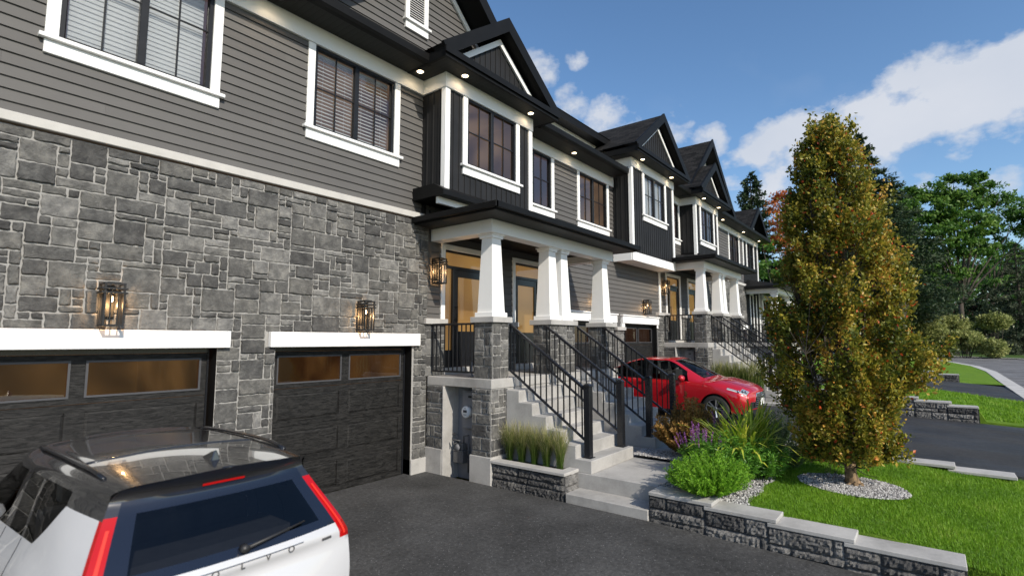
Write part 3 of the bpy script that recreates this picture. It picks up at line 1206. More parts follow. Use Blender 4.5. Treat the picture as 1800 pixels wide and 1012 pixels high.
def bay(x0, x1, yb, zbot, zs, win, skirt=False, room='room_dusk', blinds=None, half=None, zp=None, yback=3.0, nobox=False, front_cut=None):
    """projecting upper bay in dark board and batten with its gable"""
    h = window(*win, yb, room=room, blinds=blinds, blind_tilt=.5)
    b_ = HB()
    boards_y(b_, yb, x0, x1, zbot, zs - .05, holes=[(h[0] - .06, h[1] + .06, h[2] - .1, h[3] + .4)])
    hpart(b_, 'board_wall', 'board')
    for (xx, nn) in ((x0, -1), (x1, 1)):
        b_ = HB()
        boards_x(b_, xx, yb, YW + .02, zbot, zs - .05, n=nn)
        hpart(b_, 'board_side', 'board')
    for (a, sx) in ((x0, 1), (x1, -1)):
        c_ = HB()
        c_.box(min(a - sx * .03, a + sx * .09), max(a - sx * .03, a + sx * .09), yb - .03, yb + .005, zbot, zs - .24)
        c_.box(min(a - sx * .03, a), max(a - sx * .03, a), yb + .005, yb + .075, zbot, zs - .24)
        hpart(c_, 'corner_board', 'white', bevel=.003)
    f = HB()
    f.box(x0 - .04, x1 + .04, yb - .045, yb + .01, zs - .27, zs + .01)
    f.box(x0 - .04, x0 - .002, yb + .01, YW, zs - .27, zs + .01)
    f.box(x1 + .002, x1 + .04, yb + .01, YW, zs - .27, zs + .01)
    hpart(f, 'frieze_board', 'white', bevel=.004)
    ov = .40
    X0, X1, Y0 = x0 - ov, x1 + ov, yb - .40
    s = HB()
    s.face([(X0, Y0, zs - .003), (X0, YW, zs - .003), (X1, YW, zs - .003), (X1, Y0, zs - .003)])
    hpart(s, 'soffit', 'soffit')
    g = HB()
    t_ = .15
    g.box(X0 - .03, X1 + .03, Y0 - .03, Y0 + .02, zs - .008, zs + t_)
    g.box(X0 - .03, X0 + .02, Y0 + .02, YW + .4, zs - .008, zs + t_)
    g.box(X1 - .02, X1 + .03, Y0 + .02, YW + .4, zs - .008, zs + t_)
    g.box(X0 - .06, X1 + .06, Y0 - .07, Y0 - .03, zs + .05, zs + t_ + .01)
    g.face([(X0 - .05, Y0 - .06, zs + t_ + .006), (X1 + .05, Y0 - .06, zs + t_ + .006), (X1 + .05, yb + .02, zs + t_ + .10), (X0 - .05, yb + .02, zs + t_ + .10)])
    hpart(g, 'fascia', 'fascia')
    xc = (x0 + x1) / 2
    hf = half or (x1 - x0) / 2 + ov
    zb = zs + t_ + .02
    gable_roof('gable_roof', xc, hf, zb, zp, Y0 + .0, yback, wall_y=yb - .15)
    sl = (zp - zb) / hf
    ins = .26
    w_ = HB()
    hw = hf - ins / sl
    boards_y(w_, yb - .15, xc - hw, xc + hw, zb, lambda x: zb + (hw - abs(x - xc)) * sl + .001, step=.15)
    hpart(w_, 'gable_boards', 'board')
    rake_trim(xc, hw + .03, zb, zb + (hw + .03) * sl, yb - .175, .10)
    if skirt:
        k = HB()
        k.box(x0 - .02, x1 + .02, yb - .03, yb + .02, zbot - .23, zbot + .02)
        k.box(x0 - .03, x0 + .03, yb + .02, YW, zbot - .23, zbot + .02)
        k.box(x1 - .03, x1 + .03, yb + .02, YW, zbot - .23, zbot + .02)
        k.box(x0 + .03, x1 - .03, yb + .02, YW, zbot - .2, zbot - .16)
        hpart(k, 'bay_skirt', 'white', bevel=.005)


bay(6.34, 8.88, -.54, 4.72, ZS, (6.77, 8.46, 5.43, 6.71), room='room_glow', zp=8.36)
bay(13.76, 16.9, -.55, 4.74, ZS + DZ, (14.5, 16.28, 5.97, 7.24), skirt=True, blinds='shut', room='room_dusk', zp=9.12)
bay(19.12, 21.66, -.54, 5.25, ZS + DZ, (19.55, 21.23, 5.97, 7.24), room='room_dusk', blinds='open', zp=8.92)

# ---- middle section, first floor between the bays
hol = [window(8.93, 10.64, 5.40, 6.71, YW, room='room_dusk'), window(11.74, 13.48, 5.40, 6.71, YW, room='room_glow')]
sd = HB()
laps(sd, YW, 4.5, 6.75, lambda z: 8.85, lambda z: 13.8, holes=[(h[0], h[1], h[2], h[3] + .2) for h in hol], zbase=Z_BAND1)
hpart(sd, 'siding_wall', 'siding', tones=True)
frieze_board(8.93, 13.74, YW - .01, ZS)
eave(9.25, 13.62, YW, ZS)
# upper roof edge behind the lower eave
u_ = HB()
u_.box(8.6, 14.6, .55, .62, 7.1, 8.16)
hpart(u_, 'frieze_board', 'white')
u_ = HB()
u_.box(8.6, 14.6, .22, .27, 8.06, 8.25)
u_.face([(8.6, .24, 8.07), (8.6, .56, 8.07), (14.6, .56, 8.07), (14.6, .24, 8.07)])
hpart(u_, 'fascia', 'fascia')
u_ = HB()
u_.face([(8.6, .2, 8.255), (14.6, .2, 8.255), (14.6, 5.0, 9.3), (8.6, 5.0, 9.3)])
rf = hpart(u_, 'roof', 'shingle')
ul = rf.data.uv_layers.new(name='UVMap')
for i, t_ in enumerate([(0, 0), (6, 0), (6, 5), (0, 5)]):
    ul.data[i].uv = t_
# between bay two and bay three
hol = [window(17.35, 19.06, 5.93, 7.24, YW, room='room_dusk')]
sd = HB()
laps(sd, YW, 4.9, 7.3, lambda z: 16.85, lambda z: 19.2, holes=[(h[0], h[1], h[2], h[3] + .2) for h in hol], zbase=Z_BAND1 + DZ)
hpart(sd, 'siding_wall', 'siding', tones=True)
frieze_board(16.92, 19.1, YW - .01, ZS + DZ)
eave(17.25, 18.8, YW, ZS + DZ)

# ---- far section
hol = [window(25.2, 27.0, 5.93, 7.24, YW, room='room_dusk'), window(28.25, 29.75, 5.93, 7.24, YW, room='room_dusk')]
sd = HB()
laps(sd, YW, 5.0, 7.3, lambda z: 21.6, lambda z: 27.6, holes=[(h[0], h[1], h[2], h[3] + .2) for h in hol], zbase=Z_BAND1 + DZ)
hpart(sd, 'siding_wall', 'siding', tones=True)
b_ = HB()
boards_y(b_, YW, 27.7, 30.5, 4.7, 7.3, holes=[(hol[1][0] - .06, hol[1][1] + .06, hol[1][2] - .1, hol[1][3] + .4)])
hpart(b_, 'board_wall', 'board')
b_ = HB()
boards_x(b_, 30.5, YW, 7.0, 0.3, 7.45, n=1, step=.3)
hpart(b_, 'board_side', 'board')
hw = window(28.55, 29.25, 2.75, 4.55, YW, room='room_dusk', sash=1, sill=False)
b_ = HB()
boards_y(b_, YW, 27.75, 30.5, .6, 4.75, holes=[(hw[0] - .06, hw[1] + .06, hw[2] - .01, hw[3] + .01)])
hpart(b_, 'board_wall', 'board')
b_ = HB()
b_.box(30.38, 30.53, YW - .035, YW + .06, 2.2, 4.7)
b_.box(29.75, 29.87, YW - .035, YW + .0, 2.2, 4.6)
b_.box(28.55, 29.25, YW - .036, YW + .02, 4.552, 4.66)
hpart(b_, 'corner_board', 'white')
c_ = HB()
c_.box(27.58, 27.72, YW - .035, YW + .01, 5.6, 7.26)
c_.box(30.4, 30.53, YW - .035, YW + .06, 4.7, 7.26)
c_.box(22.2, 22.34, YW - .035, YW + .01, 5.6, 7.26)
hpart(c_, 'corner_board', 'white')
frieze_board(21.7, 30.52, YW - .01, ZS + DZ)
eave(22.05, 31.0, YW, ZS + DZ)
gable_roof('gable_roof', 29.1, 1.75, ZS + DZ + .15, 9.0, -.46, 3.0, wall_y=YW)
w_ = HB()
boards_y(w_, YW - .01, 27.7, 30.5, ZS + DZ + .1, lambda x: ZS + DZ + .1 + max(0, 1.4 - abs(x - 29.1)) * .80)
hpart(w_, 'gable_boards', 'board')
rake_trim(29.1, 1.45, ZS + DZ + .15, 8.82, YW - .03)
S, Mo = HB(), HB()
hole_g5 = (22.3, 24.7, 0.0, 2.17 + DZ)
hole_g6 = (25.3, 27.6, 0.0, 2.17 + DZ)
x0 = 21.55
stones(S, Mo, (x0, 0, .6), (1, 0, 0), (0, 0, 1), (0, -1, 0), 27.7 - x0, 4.9 - .6, holes=[(h[0] - x0, h[1] - x0, 0, 2.2) for h in (hole_g5, hole_g6)], seed=21, cu=.14, cv=.12)
sw = hpart(S, 'stone_wall', 'stone', tones=True)
Mo.build('mortar', M['mortar'], sw)
L = HB()
L.box(x0 - .05, 27.75, -.055, .05, 4.91, 5.02)
hpart(L, 'stone_ledge', 'ledge')
for h in (hole_g5, hole_g6):
    L = HB()
    L.box(h[0] - .1, h[1] + .1, -.075, .03, 2.78, 2.98)
    hpart(L, 'lintel', 'white')
    garage_door(h[0] + .02, h[1] - .02, .6, 2.76, .1, lit='garage_dim')

# ---- ground floor walls in siding behind the porches and round the middle garages
d1 = entry_door(6.84, 8.32, 1.63, 3.95 + .1, YW, 'L')
d2 = entry_door(8.98, 10.36, 1.63, 3.95 + .1, YW, 'R')
d3 = entry_door(17.55, 18.95, 1.63 + DZ, 4.05 + DZ, YW, 'L')
d4 = entry_door(19.65, 21.05, 1.63 + DZ, 4.05 + DZ, YW, 'R')
hole_g3 = (11.35, 13.62, .38, 2.70)
hole_g4 = (14.27, 16.60, .38, 2.70)
sd = HB()
laps(sd, YW, 2.64, 4.75, lambda z: 6.45, lambda z: 10.9, holes=[d1, d2], zbase=Z_BAND1)
laps(sd, YW, 2.64, 5.1, lambda z: 10.9, lambda z: 17.0, holes=[(hole_g3[0], hole_g3[1], 0, 2.8), (hole_g4[0], hole_g4[1], 0, 2.8)], zbase=Z_BAND1)
laps(sd, YW, 2.64 + DZ, 5.3, lambda z: 17.05, lambda z: 21.6, holes=[d3, d4], zbase=Z_BAND1)
hpart(sd, 'siding_wall', 'siding', tones=True)
c_ = HB()
c_.box(16.95, 17.08, YW - .04, YW + .01, 3.17, 4.53)
hpart(c_, 'corner_board', 'white')
# stone wainscot with capstones, in the gaps between openings
for i, (a, b, z0_, zc) in enumerate(((6.42, 6.90, 1.62, 2.64), (8.26, 9.05, 1.62, 2.64), (10.3, 11.25, .2, 2.64), (13.72, 14.2, .3, 2.64), (16.7, 17.6, .3, 2.64 + DZ), (18.9, 19.7, 1.62 + DZ, 2.64 + DZ), (21.0, 21.6, 1.6 + DZ, 2.64 + DZ))):
    S, Mo = HB(), HB()
    stones(S, Mo, (a, YW - .06, z0_), (1, 0, 0), (0, 0, 1), (0, -1, 0), b - a, zc - .10 - z0_, seed=40 + i, proud=.016)
    for xx, nn in ((a, -1), (b, 1)):
        Mo.face([(xx, YW - .06, z0_), (xx, YW + .02, z0_), (xx, YW + .02, zc - .1), (xx, YW - .06, zc - .1)])
    o = hpart(S, 'stone_wainscot', 'stone', tones=True)
    Mo.build('mortar', M['mortar'], o)
    c_ = HB()
    c_.box(a - .03, b + .03, YW - .13, YW + .01, zc - .10, zc)
    c_.build('capstone', M['capstone'], o, bevel=.006)
for h in (hole_g3, hole_g4):
    L = HB()
    L.box(h[0] - .16, h[1] + .14, -.04, YW + .01, 2.755, 2.97)
    L.box(h[0] - .19, h[1] + .17, -.07, YW + .012, 2.97, 3.005)
    L.box(h[0] - .16, h[0] - .0, -.02, YW + .01, 2.64, 2.755)
    L.box(h[1] + .0, h[1] + .14, -.02, YW + .01, 2.64, 2.755)
    hpart(L, 'lintel', 'white', bevel=.004)
    garage_door(h[0] + .03, h[1] - .03, .36, 2.70, .14, lit='garage_dim')
    for (ja, jb) in ((h[0], h[0] + .03), (h[1] - .03, h[1])):
        J = HB()
        J.box(ja, jb, -.01, .24, .3, 2.75)
        hpart(J, 'door_jamb', 'fascia')
    J = HB()
    J.box(h[0] + .03, h[1] - .03, .0, .24, 2.72, 2.75)
    hpart(J, 'door_jamb', 'fascia')

# dark ledge and light frieze under the first bay, over the porch roof
for (xa, xb, zz) in ((6.12, 8.9, 4.66), (19.1, 21.7, 4.66 + DZ)):
    k = HB()
    k.prism([(-.74, zz + .04), (-.74, zz + .13), (-.5, zz + .26), (YW + .02, zz + .26), (YW + .02, zz + .04)], 'x', xa, xb)
    hpart(k, 'fascia', 'fascia')
    k = HB()
    k.box(xa + .06, xb - .05, -.56, -.50, zz - .075, zz + .04)
    hpart(k, 'frieze_board', 'white')
    k = HB()
    boards_y(k, YW + .004, xa + .2, xb, zz - .35, zz + .1)
    hpart(k, 'board_wall', 'board')

# body of the building behind the facades, so that nothing shows through, and unseen lids and end wall added to shut daylight out
k = HB()
k.box(XA0, 30.49, 3.9, 9.5, -.1, 7.05)
k.box(XA0 - .1, XA0, .06, 9.5, -.1, 7.0)
k.box(XA0 - .1, 13.7, .3, 9.5, 7.13, 7.2)
k.box(13.7, 30.49, .3, 9.5, 7.67, 7.72)
hpart(k, 'rear_wall_and_light_lids', 'siding', tones=True)
# ================================================================ porches
def tapered_column(parent, cx, cy, z0, z1, a0=.165, a1=.115):
    c = MB()
    c.frustum(cx, cy, z0 + .07, z1 - .07, a0, a1)
    o = c.build('column', M['white'], parent, bevel=.004)
    b = MB()
    b.box(cx - a0 - .03, cx + a0 + .03, cy - a0 - .03, cy + a0 + .03, z0, z0 + .075)
    b.build('base_trim', M['white'], o, bevel=.004)
    b = MB()
    b.box(cx - a1 - .03, cx + a1 + .03, cy - a1 - .03, cy + a1 + .03, z1 - .075, z1 - .03)
    b.box(cx - a1 - .05, cx + a1 + .05, cy - a1 - .05, cy + a1 + .05, z1 - .03, z1)
    b.build('capital', M['white'], o, bevel=.004)


def porch(dx, dz, label, mirror=False, seed=100, zg=0.0, roofx=(6.13, 11.12)):
    """coordinates are those of the near porch; dx, dz move it along the row"""
    p = empty('front_porch', (dx, 0, dz), label=label, cat="porch", group="front porches along the row")
    zt = 1.63
    s = MB()
    s.box(6.505, 10.905, -1.485, .0, 1.478, zt)
    s.build('slab', M['concrete'], p, bevel=.008)
    piers = [(6.60, 7.0), (8.28, 9.13), (10.41, 10.81)]
    for i, (a, b) in enumerate(piers):
        o = stone_box(p, 'stone_pier', a, b, -1.43, -1.03, zt + .001, 2.545, seed + i * 7, sizes=[((2, 2), 6), ((3, 2), 4), ((1, 2), 4), ((2, 1), 2)], cu=.105, cv=.092)
        c = MB()
        c.box(a - .055, b + .055, -1.485, -.975, 2.545, 2.64)
        c.build('capstone', M['capstone'], o, bevel=.006)
    for (cx) in (6.80, 8.49, 8.92, 10.61):
        tapered_column(p, cx, -1.22, 2.64, 4.045)
    b = MB()
    b.box(6.57, 10.84, -1.43, -1.17, 4.0 + .04, 4.262)
    b.box(6.57, 6.83, -1.17, .03, 4.042, 4.261)
    b.box(10.58, 10.84, -1.17, .03, 4.042, 4.261)
    b.build('beam', M['white'], p, bevel=.004)
    c = MB()
    c.box(6.83, 10.58, -1.17, .04, 4.20, 4.24)
    c.build('ceiling', M['fascia'], p)
    x0, x1, y0 = roofx[0], roofx[1], -1.87
    r = MB()
    r.face([(x0, y0, 4.262), (x0, .03, 4.262), (x1, .03, 4.262), (x1, y0, 4.262)])
    r.build('soffit', M['soffit'], p)
    r = MB()
    r.box(x0 - .02, x1 + .02, y0 - .02, y0 + .02, 4.255, 4.37)
    r.box(x0 - .02, x0 + .02, y0 + .02, -.035, 4.255, 4.37)
    r.box(x1 - .02, x1 + .02, y0 + .02, -.035, 4.255, 4.37)
    r.box(x0 - .07, x1 + .07, y0 - .08, y0 - .02, 4.285, 4.385)
    r.box(x0 - .08, x0 - .02, y0 - .08, -.035, 4.285, 4.385)
    r.box(x1 + .02, x1 + .08, y0 - .08, -.035, 4.285, 4.385)
    r.build('gutter', M['fascia'], p, bevel=.006)
    r = MB()
    r.face([(x0 - .03, y0 - .03, 4.372), (x1 + .03, y0 - .03, 4.372), (x1 - 1.0, -.03, 4.66), (x0 + 1.0, -.03, 4.66)])
    r.face([(x0 - .03, y0 - .03, 4.372), (x0 + 1.0, -.03, 4.66), (x0 - .03, -.03, 4.372)])
    r.face([(x1 + .03, y0 - .03, 4.372), (x1 + .03, -.03, 4.372), (x1 - 1.0, -.03, 4.66)])
    r.build('hip_roof', M['fascia'], p)
    # under the slab at the near end: pilaster, meter recess, stone column
    zb = zg - dz
    zs_ = zb + .42
    stone_box(p, 'stone_pier', 6.505, 6.72, -.40, .0, zs_, 1.477, seed + 31, 'xy', cu=.1, cv=.098)
    stone_box(p, 'stone_pier', 6.505, 6.92, -1.478, -1.07, zs_, 1.477, seed + 37, 'xyX', cu=.1, cv=.098)
    f = MB()
    f.box(6.47, 6.75, -.405, .0, zb - .1, zs_)
    f.box(6.48, 6.74, -.43, -.405, zb - .1, 1.475)
    f.box(6.74, 6.905, -.428, -.407, zb - .1, 1.474)
    f.box(6.47, 6.90, -1.50, -1.05, zb - .1, zs_)
    f.box(6.52, 6.90, -1.07, -1.05, zs_, 1.475)
    f.box(6.86, 10.905, -1.47, -1.42, zb - .1, 1.476)
    f.box(10.6, 10.86, -1.42, .0, zb - .1, 1.476)
    f.build('foundation', M['concrete'], p, bevel=.006)
    n_ = MB()
    n_.box(6.86, 6.90, -1.05, -.43, zb - .1, 1.47)
    n_.build('recess_panel', M['grey_box'], p)
    return p


porch(0, 0, "nearest front porch, with white tapered columns, beside the stone garage wall", seed=100)
porch(10.62, .55, "second front porch behind the red car, its columns against far stone wall", seed=160, zg=.38)


def far_porch():
    p = empty('front_porch', (27.85, 0, .5), label="farthest porch at the end of the row, partly hidden by the tree", cat="porch", group="front porches along the row")
    s = MB()
    s.box(-.1, 5.2, -1.485, 2.2, 1.478, 1.63)
    s.build('slab', M['concrete'], p)
    s = MB()
    s.box(.2, 5.1, -1.40, 2.1, -.2, 1.478)
    s.build('foundation', M['concrete'], p)
    for i, (x, y) in enumerate(((.16, -1.22), (3.4, -1.22), (4.85, -1.22), (3.75, .25))):
        o = stone_box(p, 'stone_pier', x - .22, x + .22, y - .2, y + .2, 1.631, 2.545, 300 + i, 'xy', cu=.12, cv=.1)
        c = MB()
        c.box(x - .28, x + .28, y - .26, y + .26, 2.545, 2.64)
        c.build('capstone', M['capstone'], o)
        tapered_column(p, x, y, 2.64, 4.045, .19, .13)
    b = MB()
    b.box(-.06, 5.05, -1.43, -1.17, 4.045, 4.262)
    b.box(-.06, .2, -1.17, .03, 4.046, 4.261)
    b.box(4.79, 5.05, -1.17, 2.0, 4.046, 4.261)
    b.box(3.6, 4.79, .1, .36, 4.046, 4.261)
    b.build('beam', M['white'], p)
    r = MB()
    r.box(-.5, 5.5, -1.87, 2.4, 4.263, 4.38)
    r.add([(-.5, -1.87, 4.38), (5.5, -1.87, 4.38), (5.5, 2.4, 4.38), (-.5, 2.4, 4.38), (.6, .3, 4.85), (4.0, .3, 4.85)],
          [(0, 1, 5, 4), (1, 2, 5), (2, 3, 4, 5), (3, 0, 4)])
    r.build('hip_roof', M['fascia'], p)


far_porch()


# ================================================================ front steps, railings
def front_steps(dx, dz, x0, x1, label, n=7, z0=.335, zbot=-.05, risers=None):
    o = empty('front_steps', (x0 + dx, -1.487, 0), label=label, cat="steps", group="concrete front steps")
    s = MB()
    rise = (1.63 + dz - z0) / n
    poly = []
    y = -1.49
    pts = [(y + .0, z0 - .3)]
    poly = [(-1.489, z0 - .3 + zbot)]
    # front edge, from the bottom up
    fronts = [-1.489 - .263 * (n - 1 - k) for k in range(n)]
    poly = [(-1.489, zbot), (fronts[0], zbot)]
    for k in range(n - 1):
        poly.append((fronts[k], z0 + rise * (k + 1)))
        poly.append((fronts[k + 1], z0 + rise * (k + 1)))
    poly.append((-1.489, z0 + rise * (n - 1)))
    cl = []
    for q in poly:
        if not cl or (abs(q[0] - cl[-1][0]) + abs(q[1] - cl[-1][1])) > 1e-6:
            cl.append(q)
    s.prism([(a + 1.487, b) for a, b in cl], 'x', 0, x1 - x0)
    s.build('stair_flight', M['concrete'], o, bevel=.008)
    return o


front_steps(0, 0, 6.876, 8.25, "concrete front steps beside the planter of tall grasses", zbot=.332)
front_steps(0, 0, 9.16, 10.54, "concrete front steps between the red car and the nearest steps", zbot=.332)
front_steps(10.62, .55, 6.87, 8.25, "concrete front steps behind the red car, left of the pair", z0=.55, n=8, zbot=.548)
front_steps(10.62, .55, 9.16, 10.54, "concrete front steps behind the tree crown, right of the pair", z0=.55, n=8, zbot=.548)


def rail_section(parent, name, p, q, w=.045, h=.035, mat='black'):
    m_ = MB()
    m_.obox(p, q, w, h)
    return m_.build(name, M[mat], parent, bevel=.005)


def stair_railing(x, dz, y0, y1, ztop0, ztop1, zt0, label, nb=13, base=.52):
    """y0 at the pier, y1 at the newel post"""
    o = empty('stair_railing', (x, y1, base), label=label, cat="railing", group="black metal stair railings")
    L = lambda y, z: (0, y - y1, z - base)
    n_ = MB()
    n_.box(-.05, .05, -.05, .05, .0, ztop1 + .03 - base)
    n_.box(-.075, .075, -.075, .075, .0, .012)
    n_.box(-.058, .058, -.058, .058, ztop1 + .03 - base, ztop1 + .05 - base)
    n_.frustum(0, 0, ztop1 + .05 - base, ztop1 + .075 - base, .054, .03)
    n_.build('newel_post', M['gloss_black'], o, bevel=.004)
    zb0, zb1 = zt0, zt0 - (ztop0 - ztop1)
    rail_section(o, 'handrail', L(y0, ztop0), L(y1 + .05, ztop1 - .01), .055, .04, 'gloss_black')
    rail_section(o, 'bottom_rail', L(y0, zb0), L(y1 + .05, zb1), .035, .035, 'gloss_black')
    e = MB()
    e.box(-.011, .011, y0 - y1 - .025, y0 - y1 - .003, zb0 - base, ztop0 - base)
    e.build('end_post', M['black'], o)
    b = MB()
    b.box(-.0085, .0085, -.0085, .0085, 0, ztop0 - zb0 - .02)
    b0 = None
    for k in range(nb):
        t_ = (k + .8) / (nb + .3)
        y = y0 + (y1 + .05 - y0) * t_
        z = zb0 + (zb1 - zb0) * t_
        if b0 is None:
            b0 = b.build('baluster', M['black'], o)
            c = b0
        else:
            c = b0.copy()
            COL.objects.link(c)
        c.parent = o
        c.location = (0, y - y1, z - base + .005)
    return o


def level_railing(x0, y0, x1, y1, zt, zb, label, nb=9):
    o = empty('porch_railing', (x0, y0, zb), label=label, cat="railing", group="porch railings")
    h = zt - zb
    d = (x1 - x0, y1 - y0)
    rail_section(o, 'handrail', (0, 0, h), (d[0], d[1], h), .05, .035)
    rail_section(o, 'bottom_rail', (0, 0, .02), (d[0], d[1], .02), .035, .03)
    for t_ in (0.012, .988):
        e = MB()
        e.box(d[0] * t_ - .012, d[0] * t_ + .012, d[1] * t_ - .012, d[1] * t_ + .012, .02, h)
        e.build('end_post', M['black'], o)
    b0 = None
    for k in range(nb):
        t_ = (k + 1) / (nb + 1)
        if b0 is None:
            b = MB()
            b.box(-.0085, .0085, -.0085, .0085, .0, h - .03)
            b0 = b.build('baluster', M['black'], o)
            c = b0
        else:
            c = b0.copy()
            COL.objects.link(c)
        c.parent = o
        c.location = (d[0] * t_, d[1] * t_, .02)
    return o


wh = ["nearest porch", "second porch"]
rl = ["nearest black stair railing, running down past the planter of tall grasses",
      "black stair railing second from the camera, on the right of the nearest steps",
      "black stair railing third from the camera, in front of the red car",
      "black stair railing fourth from the camera, its post against the red car's door"]
for i, x in enumerate((7.05, 8.12, 9.24, 10.38)):
    stair_railing(x, 0, -1.43, -2.92, 2.52, 1.53, 1.755, rl[i])
rl = ["leftmost stair railing of the far porch, beyond the clump of grasses behind the car",
      "second stair railing of the far porch, counted from the left",
      "third stair railing of the far porch, counted from the left",
      "last stair railing of the far porch, against the tree crown"]
for i, x in enumerate((7.05, 8.12, 9.24, 10.38)):
    stair_railing(x + 10.62, .55, -1.43, -3.15, 3.07, 1.83, 2.30, rl[i], nb=15, base=.72)
level_railing(6.56, -.06, 6.62, -1.02, 2.53, 1.70, "black porch railing between the stone wall and the first pier of the nearest porch")
level_railing(6.56 + 10.62, -.06, 6.62 + 10.62, -1.02, 2.53 + .55, 1.70 + .55, "black porch railing above the car's roof on the second porch")


level_railing(27.93, -.06, 27.97, -1.0, 3.03, 2.20, "black porch railing of the farthest porch, left of its first pier")


# ================================================================ wall lanterns
def lantern(x, y, z, label, h=.46, w=.19, face=(0, -1)):
    """backplate on the wall, open square cage with a bulb"""
    o = empty('wall_lantern', (x, y, z), label=label, cat="wall lamp", group="black cage wall lanterns")
    b = MB()
    b.box(-.055, .055, -.022, .0, .10, .40)
    b.build('backplate', M['lantern_metal'], o, bevel=.004)
    c = MB()
    d0, d1 = -.035 - w, -.035
    bar = .019
    hw = w / 2
    c.box(-hw, hw, d0, d0 + bar, 0, bar)
    c.box(-hw, hw, d1 - bar, d1, 0, bar)
    c.box(-hw, -hw + bar, d0 + bar, d1 - bar, 0, bar)
    c.box(hw - bar, hw, d0 + bar, d1 - bar, 0, bar)
    for sx in (-1, 1):
        for yy in (d0, d1 - bar):
            c.box(sx * hw - (bar if sx > 0 else 0), sx * hw + (0 if sx > 0 else bar), yy, yy + bar, bar, h)
    for xx in (-.032, .032):
        c.box(xx - .006, xx + .006, d0 + .002, d0 + .014, bar, h - .1)
        c.box(-hw + .002, -hw + .014, (d0 + d1) / 2 + xx - .006, (d0 + d1) / 2 + xx + .006, bar, h - .1)
        c.box(hw - .014, hw - .002, (d0 + d1) / 2 + xx - .006, (d0 + d1) / 2 + xx + .006, bar, h - .1)
    for k, zz in enumerate((h - .115, h - .07, h - .02)):
        e = .02 if k < 2 else 0
        c.box(-hw - e, hw + e, d0 - .002 - e * .3, d0 + .011, zz, zz + .018)
        c.box(-hw - e, -hw + .011, d0 + .011, d1, zz, zz + .018)
        c.box(hw - .011, hw + e, d0 + .011, d1, zz, zz + .018)
    c.box(-hw * .6, hw * .6, d0 + .03, d1, h - .008, h + .012)
    c.box(-.02, .02, d1 - .01, -.02, h - .12, h - .08)
    c.build('cage', M['lantern_metal'], o)
    s = MB()
    s.tube([(0, (d0 + d1) / 2, h - .02), (0, (d0 + d1) / 2, h - .13)], .016, 10)
    s.build('lamp_socket', M['lantern_metal'], o)
    g = MB()
    g.lathe([(.004, 0), (.011, .008), (.014, .025), (.010, .045), (.008, .06)], (0, (d0 + d1) / 2, h - .20), 'z', 12)
    g.build('bulb', M['bulb'], o, smooth=True)
    ld = bpy.data.lights.new('lamp_light', 'POINT')
    ld.energy = 7.0
    ld.color = (1.0, .58, .25)
    ld.shadow_soft_size = .02
    lo = bpy.data.objects.new('lamp_light', ld)
    COL.objects.link(lo)
    lo.parent = o
    lo.location = (0, (d0 + d1) / 2, h - .235)
    return o


lantern(1.80, -.024, 2.40, "black cage wall lantern on the stone above the large garage door")
lantern(5.06, -.024, 2.40, "black cage wall lantern on the stone above the second garage door")
lantern(6.68, YW - .012, 3.27, "black cage wall lantern beside the nearest front door")
lantern(12.50, YW - .012, 3.06, "black cage wall lantern on grey siding between two white porch columns")
lantern(15.72, YW - .012, 3.06, "black cage wall lantern on grey siding above the garage door behind the car")
lantern(17.30, YW - .012, 3.27 + .55, "black cage wall lantern beside the door of the second porch")


# ================================================================ recessed lights
def pot(x, y, z, label, r=.055):
    o = empty('recessed_light', (x, y, z), label=label, cat="ceiling light", group="recessed lights in the dark soffits")
    a = MB()
    a.lathe([(r, -.004), (r + .018, -.008), (r + .02, 0)], (0, 0, 0), 'z', 20)
    a.build('trim_ring', M['white'], o, smooth=True)
    d = MB()
    d.lathe([(0, -.003), (r, -.004)], (0, 0, 0), 'z', 20)
    d.build('diffuser', M['pot_light'], o)
    ld = bpy.data.lights.new('lamp_light', 'SPOT')
    ld.energy = 3.5
    ld.color = (1.0, .74, .45)
    ld.spot_size = math.radians(150)
    ld.spot_blend = .6
    ld.shadow_soft_size = .04
    lo = bpy.data.objects.new('lamp_light', ld)
    COL.objects.link(lo)
    lo.parent = o
    lo.location = (0, 0, -.02)


ze = ZS - .006
pot(3.42, -.24, ze, "recessed light in the soffit at the top edge of the picture, above the siding")
pot(6.02, -.22, ze, "recessed light in the soffit just left of the nearest bay")
pot(6.62, -.74, ze, "left recessed light under the nearest bay's gable")
pot(8.62, -.74, ze, "right recessed light under the nearest bay's gable")
pot(11.2, -.22, ze, "recessed light in the eave between the two nearest bays")
ze = ZS + DZ - .006
pot(14.15, -.75, ze, "left recessed light under the second bay's gable")
pot(16.35, -.75, ze, "right recessed light under the second bay's gable")
pot(19.55, -.74, ze, "left recessed light under the third bay's gable")
pot(21.3, -.74, ze, "right recessed light under the third bay's gable")
pot(23.6, -.22, ze, "recessed light in the far eave, nearest to the third bay")
pot(26.9, -.22, ze, "recessed light in the far eave, second from its end")
pot(29.9, -.22, ze, "recessed light at the far end of the last eave")


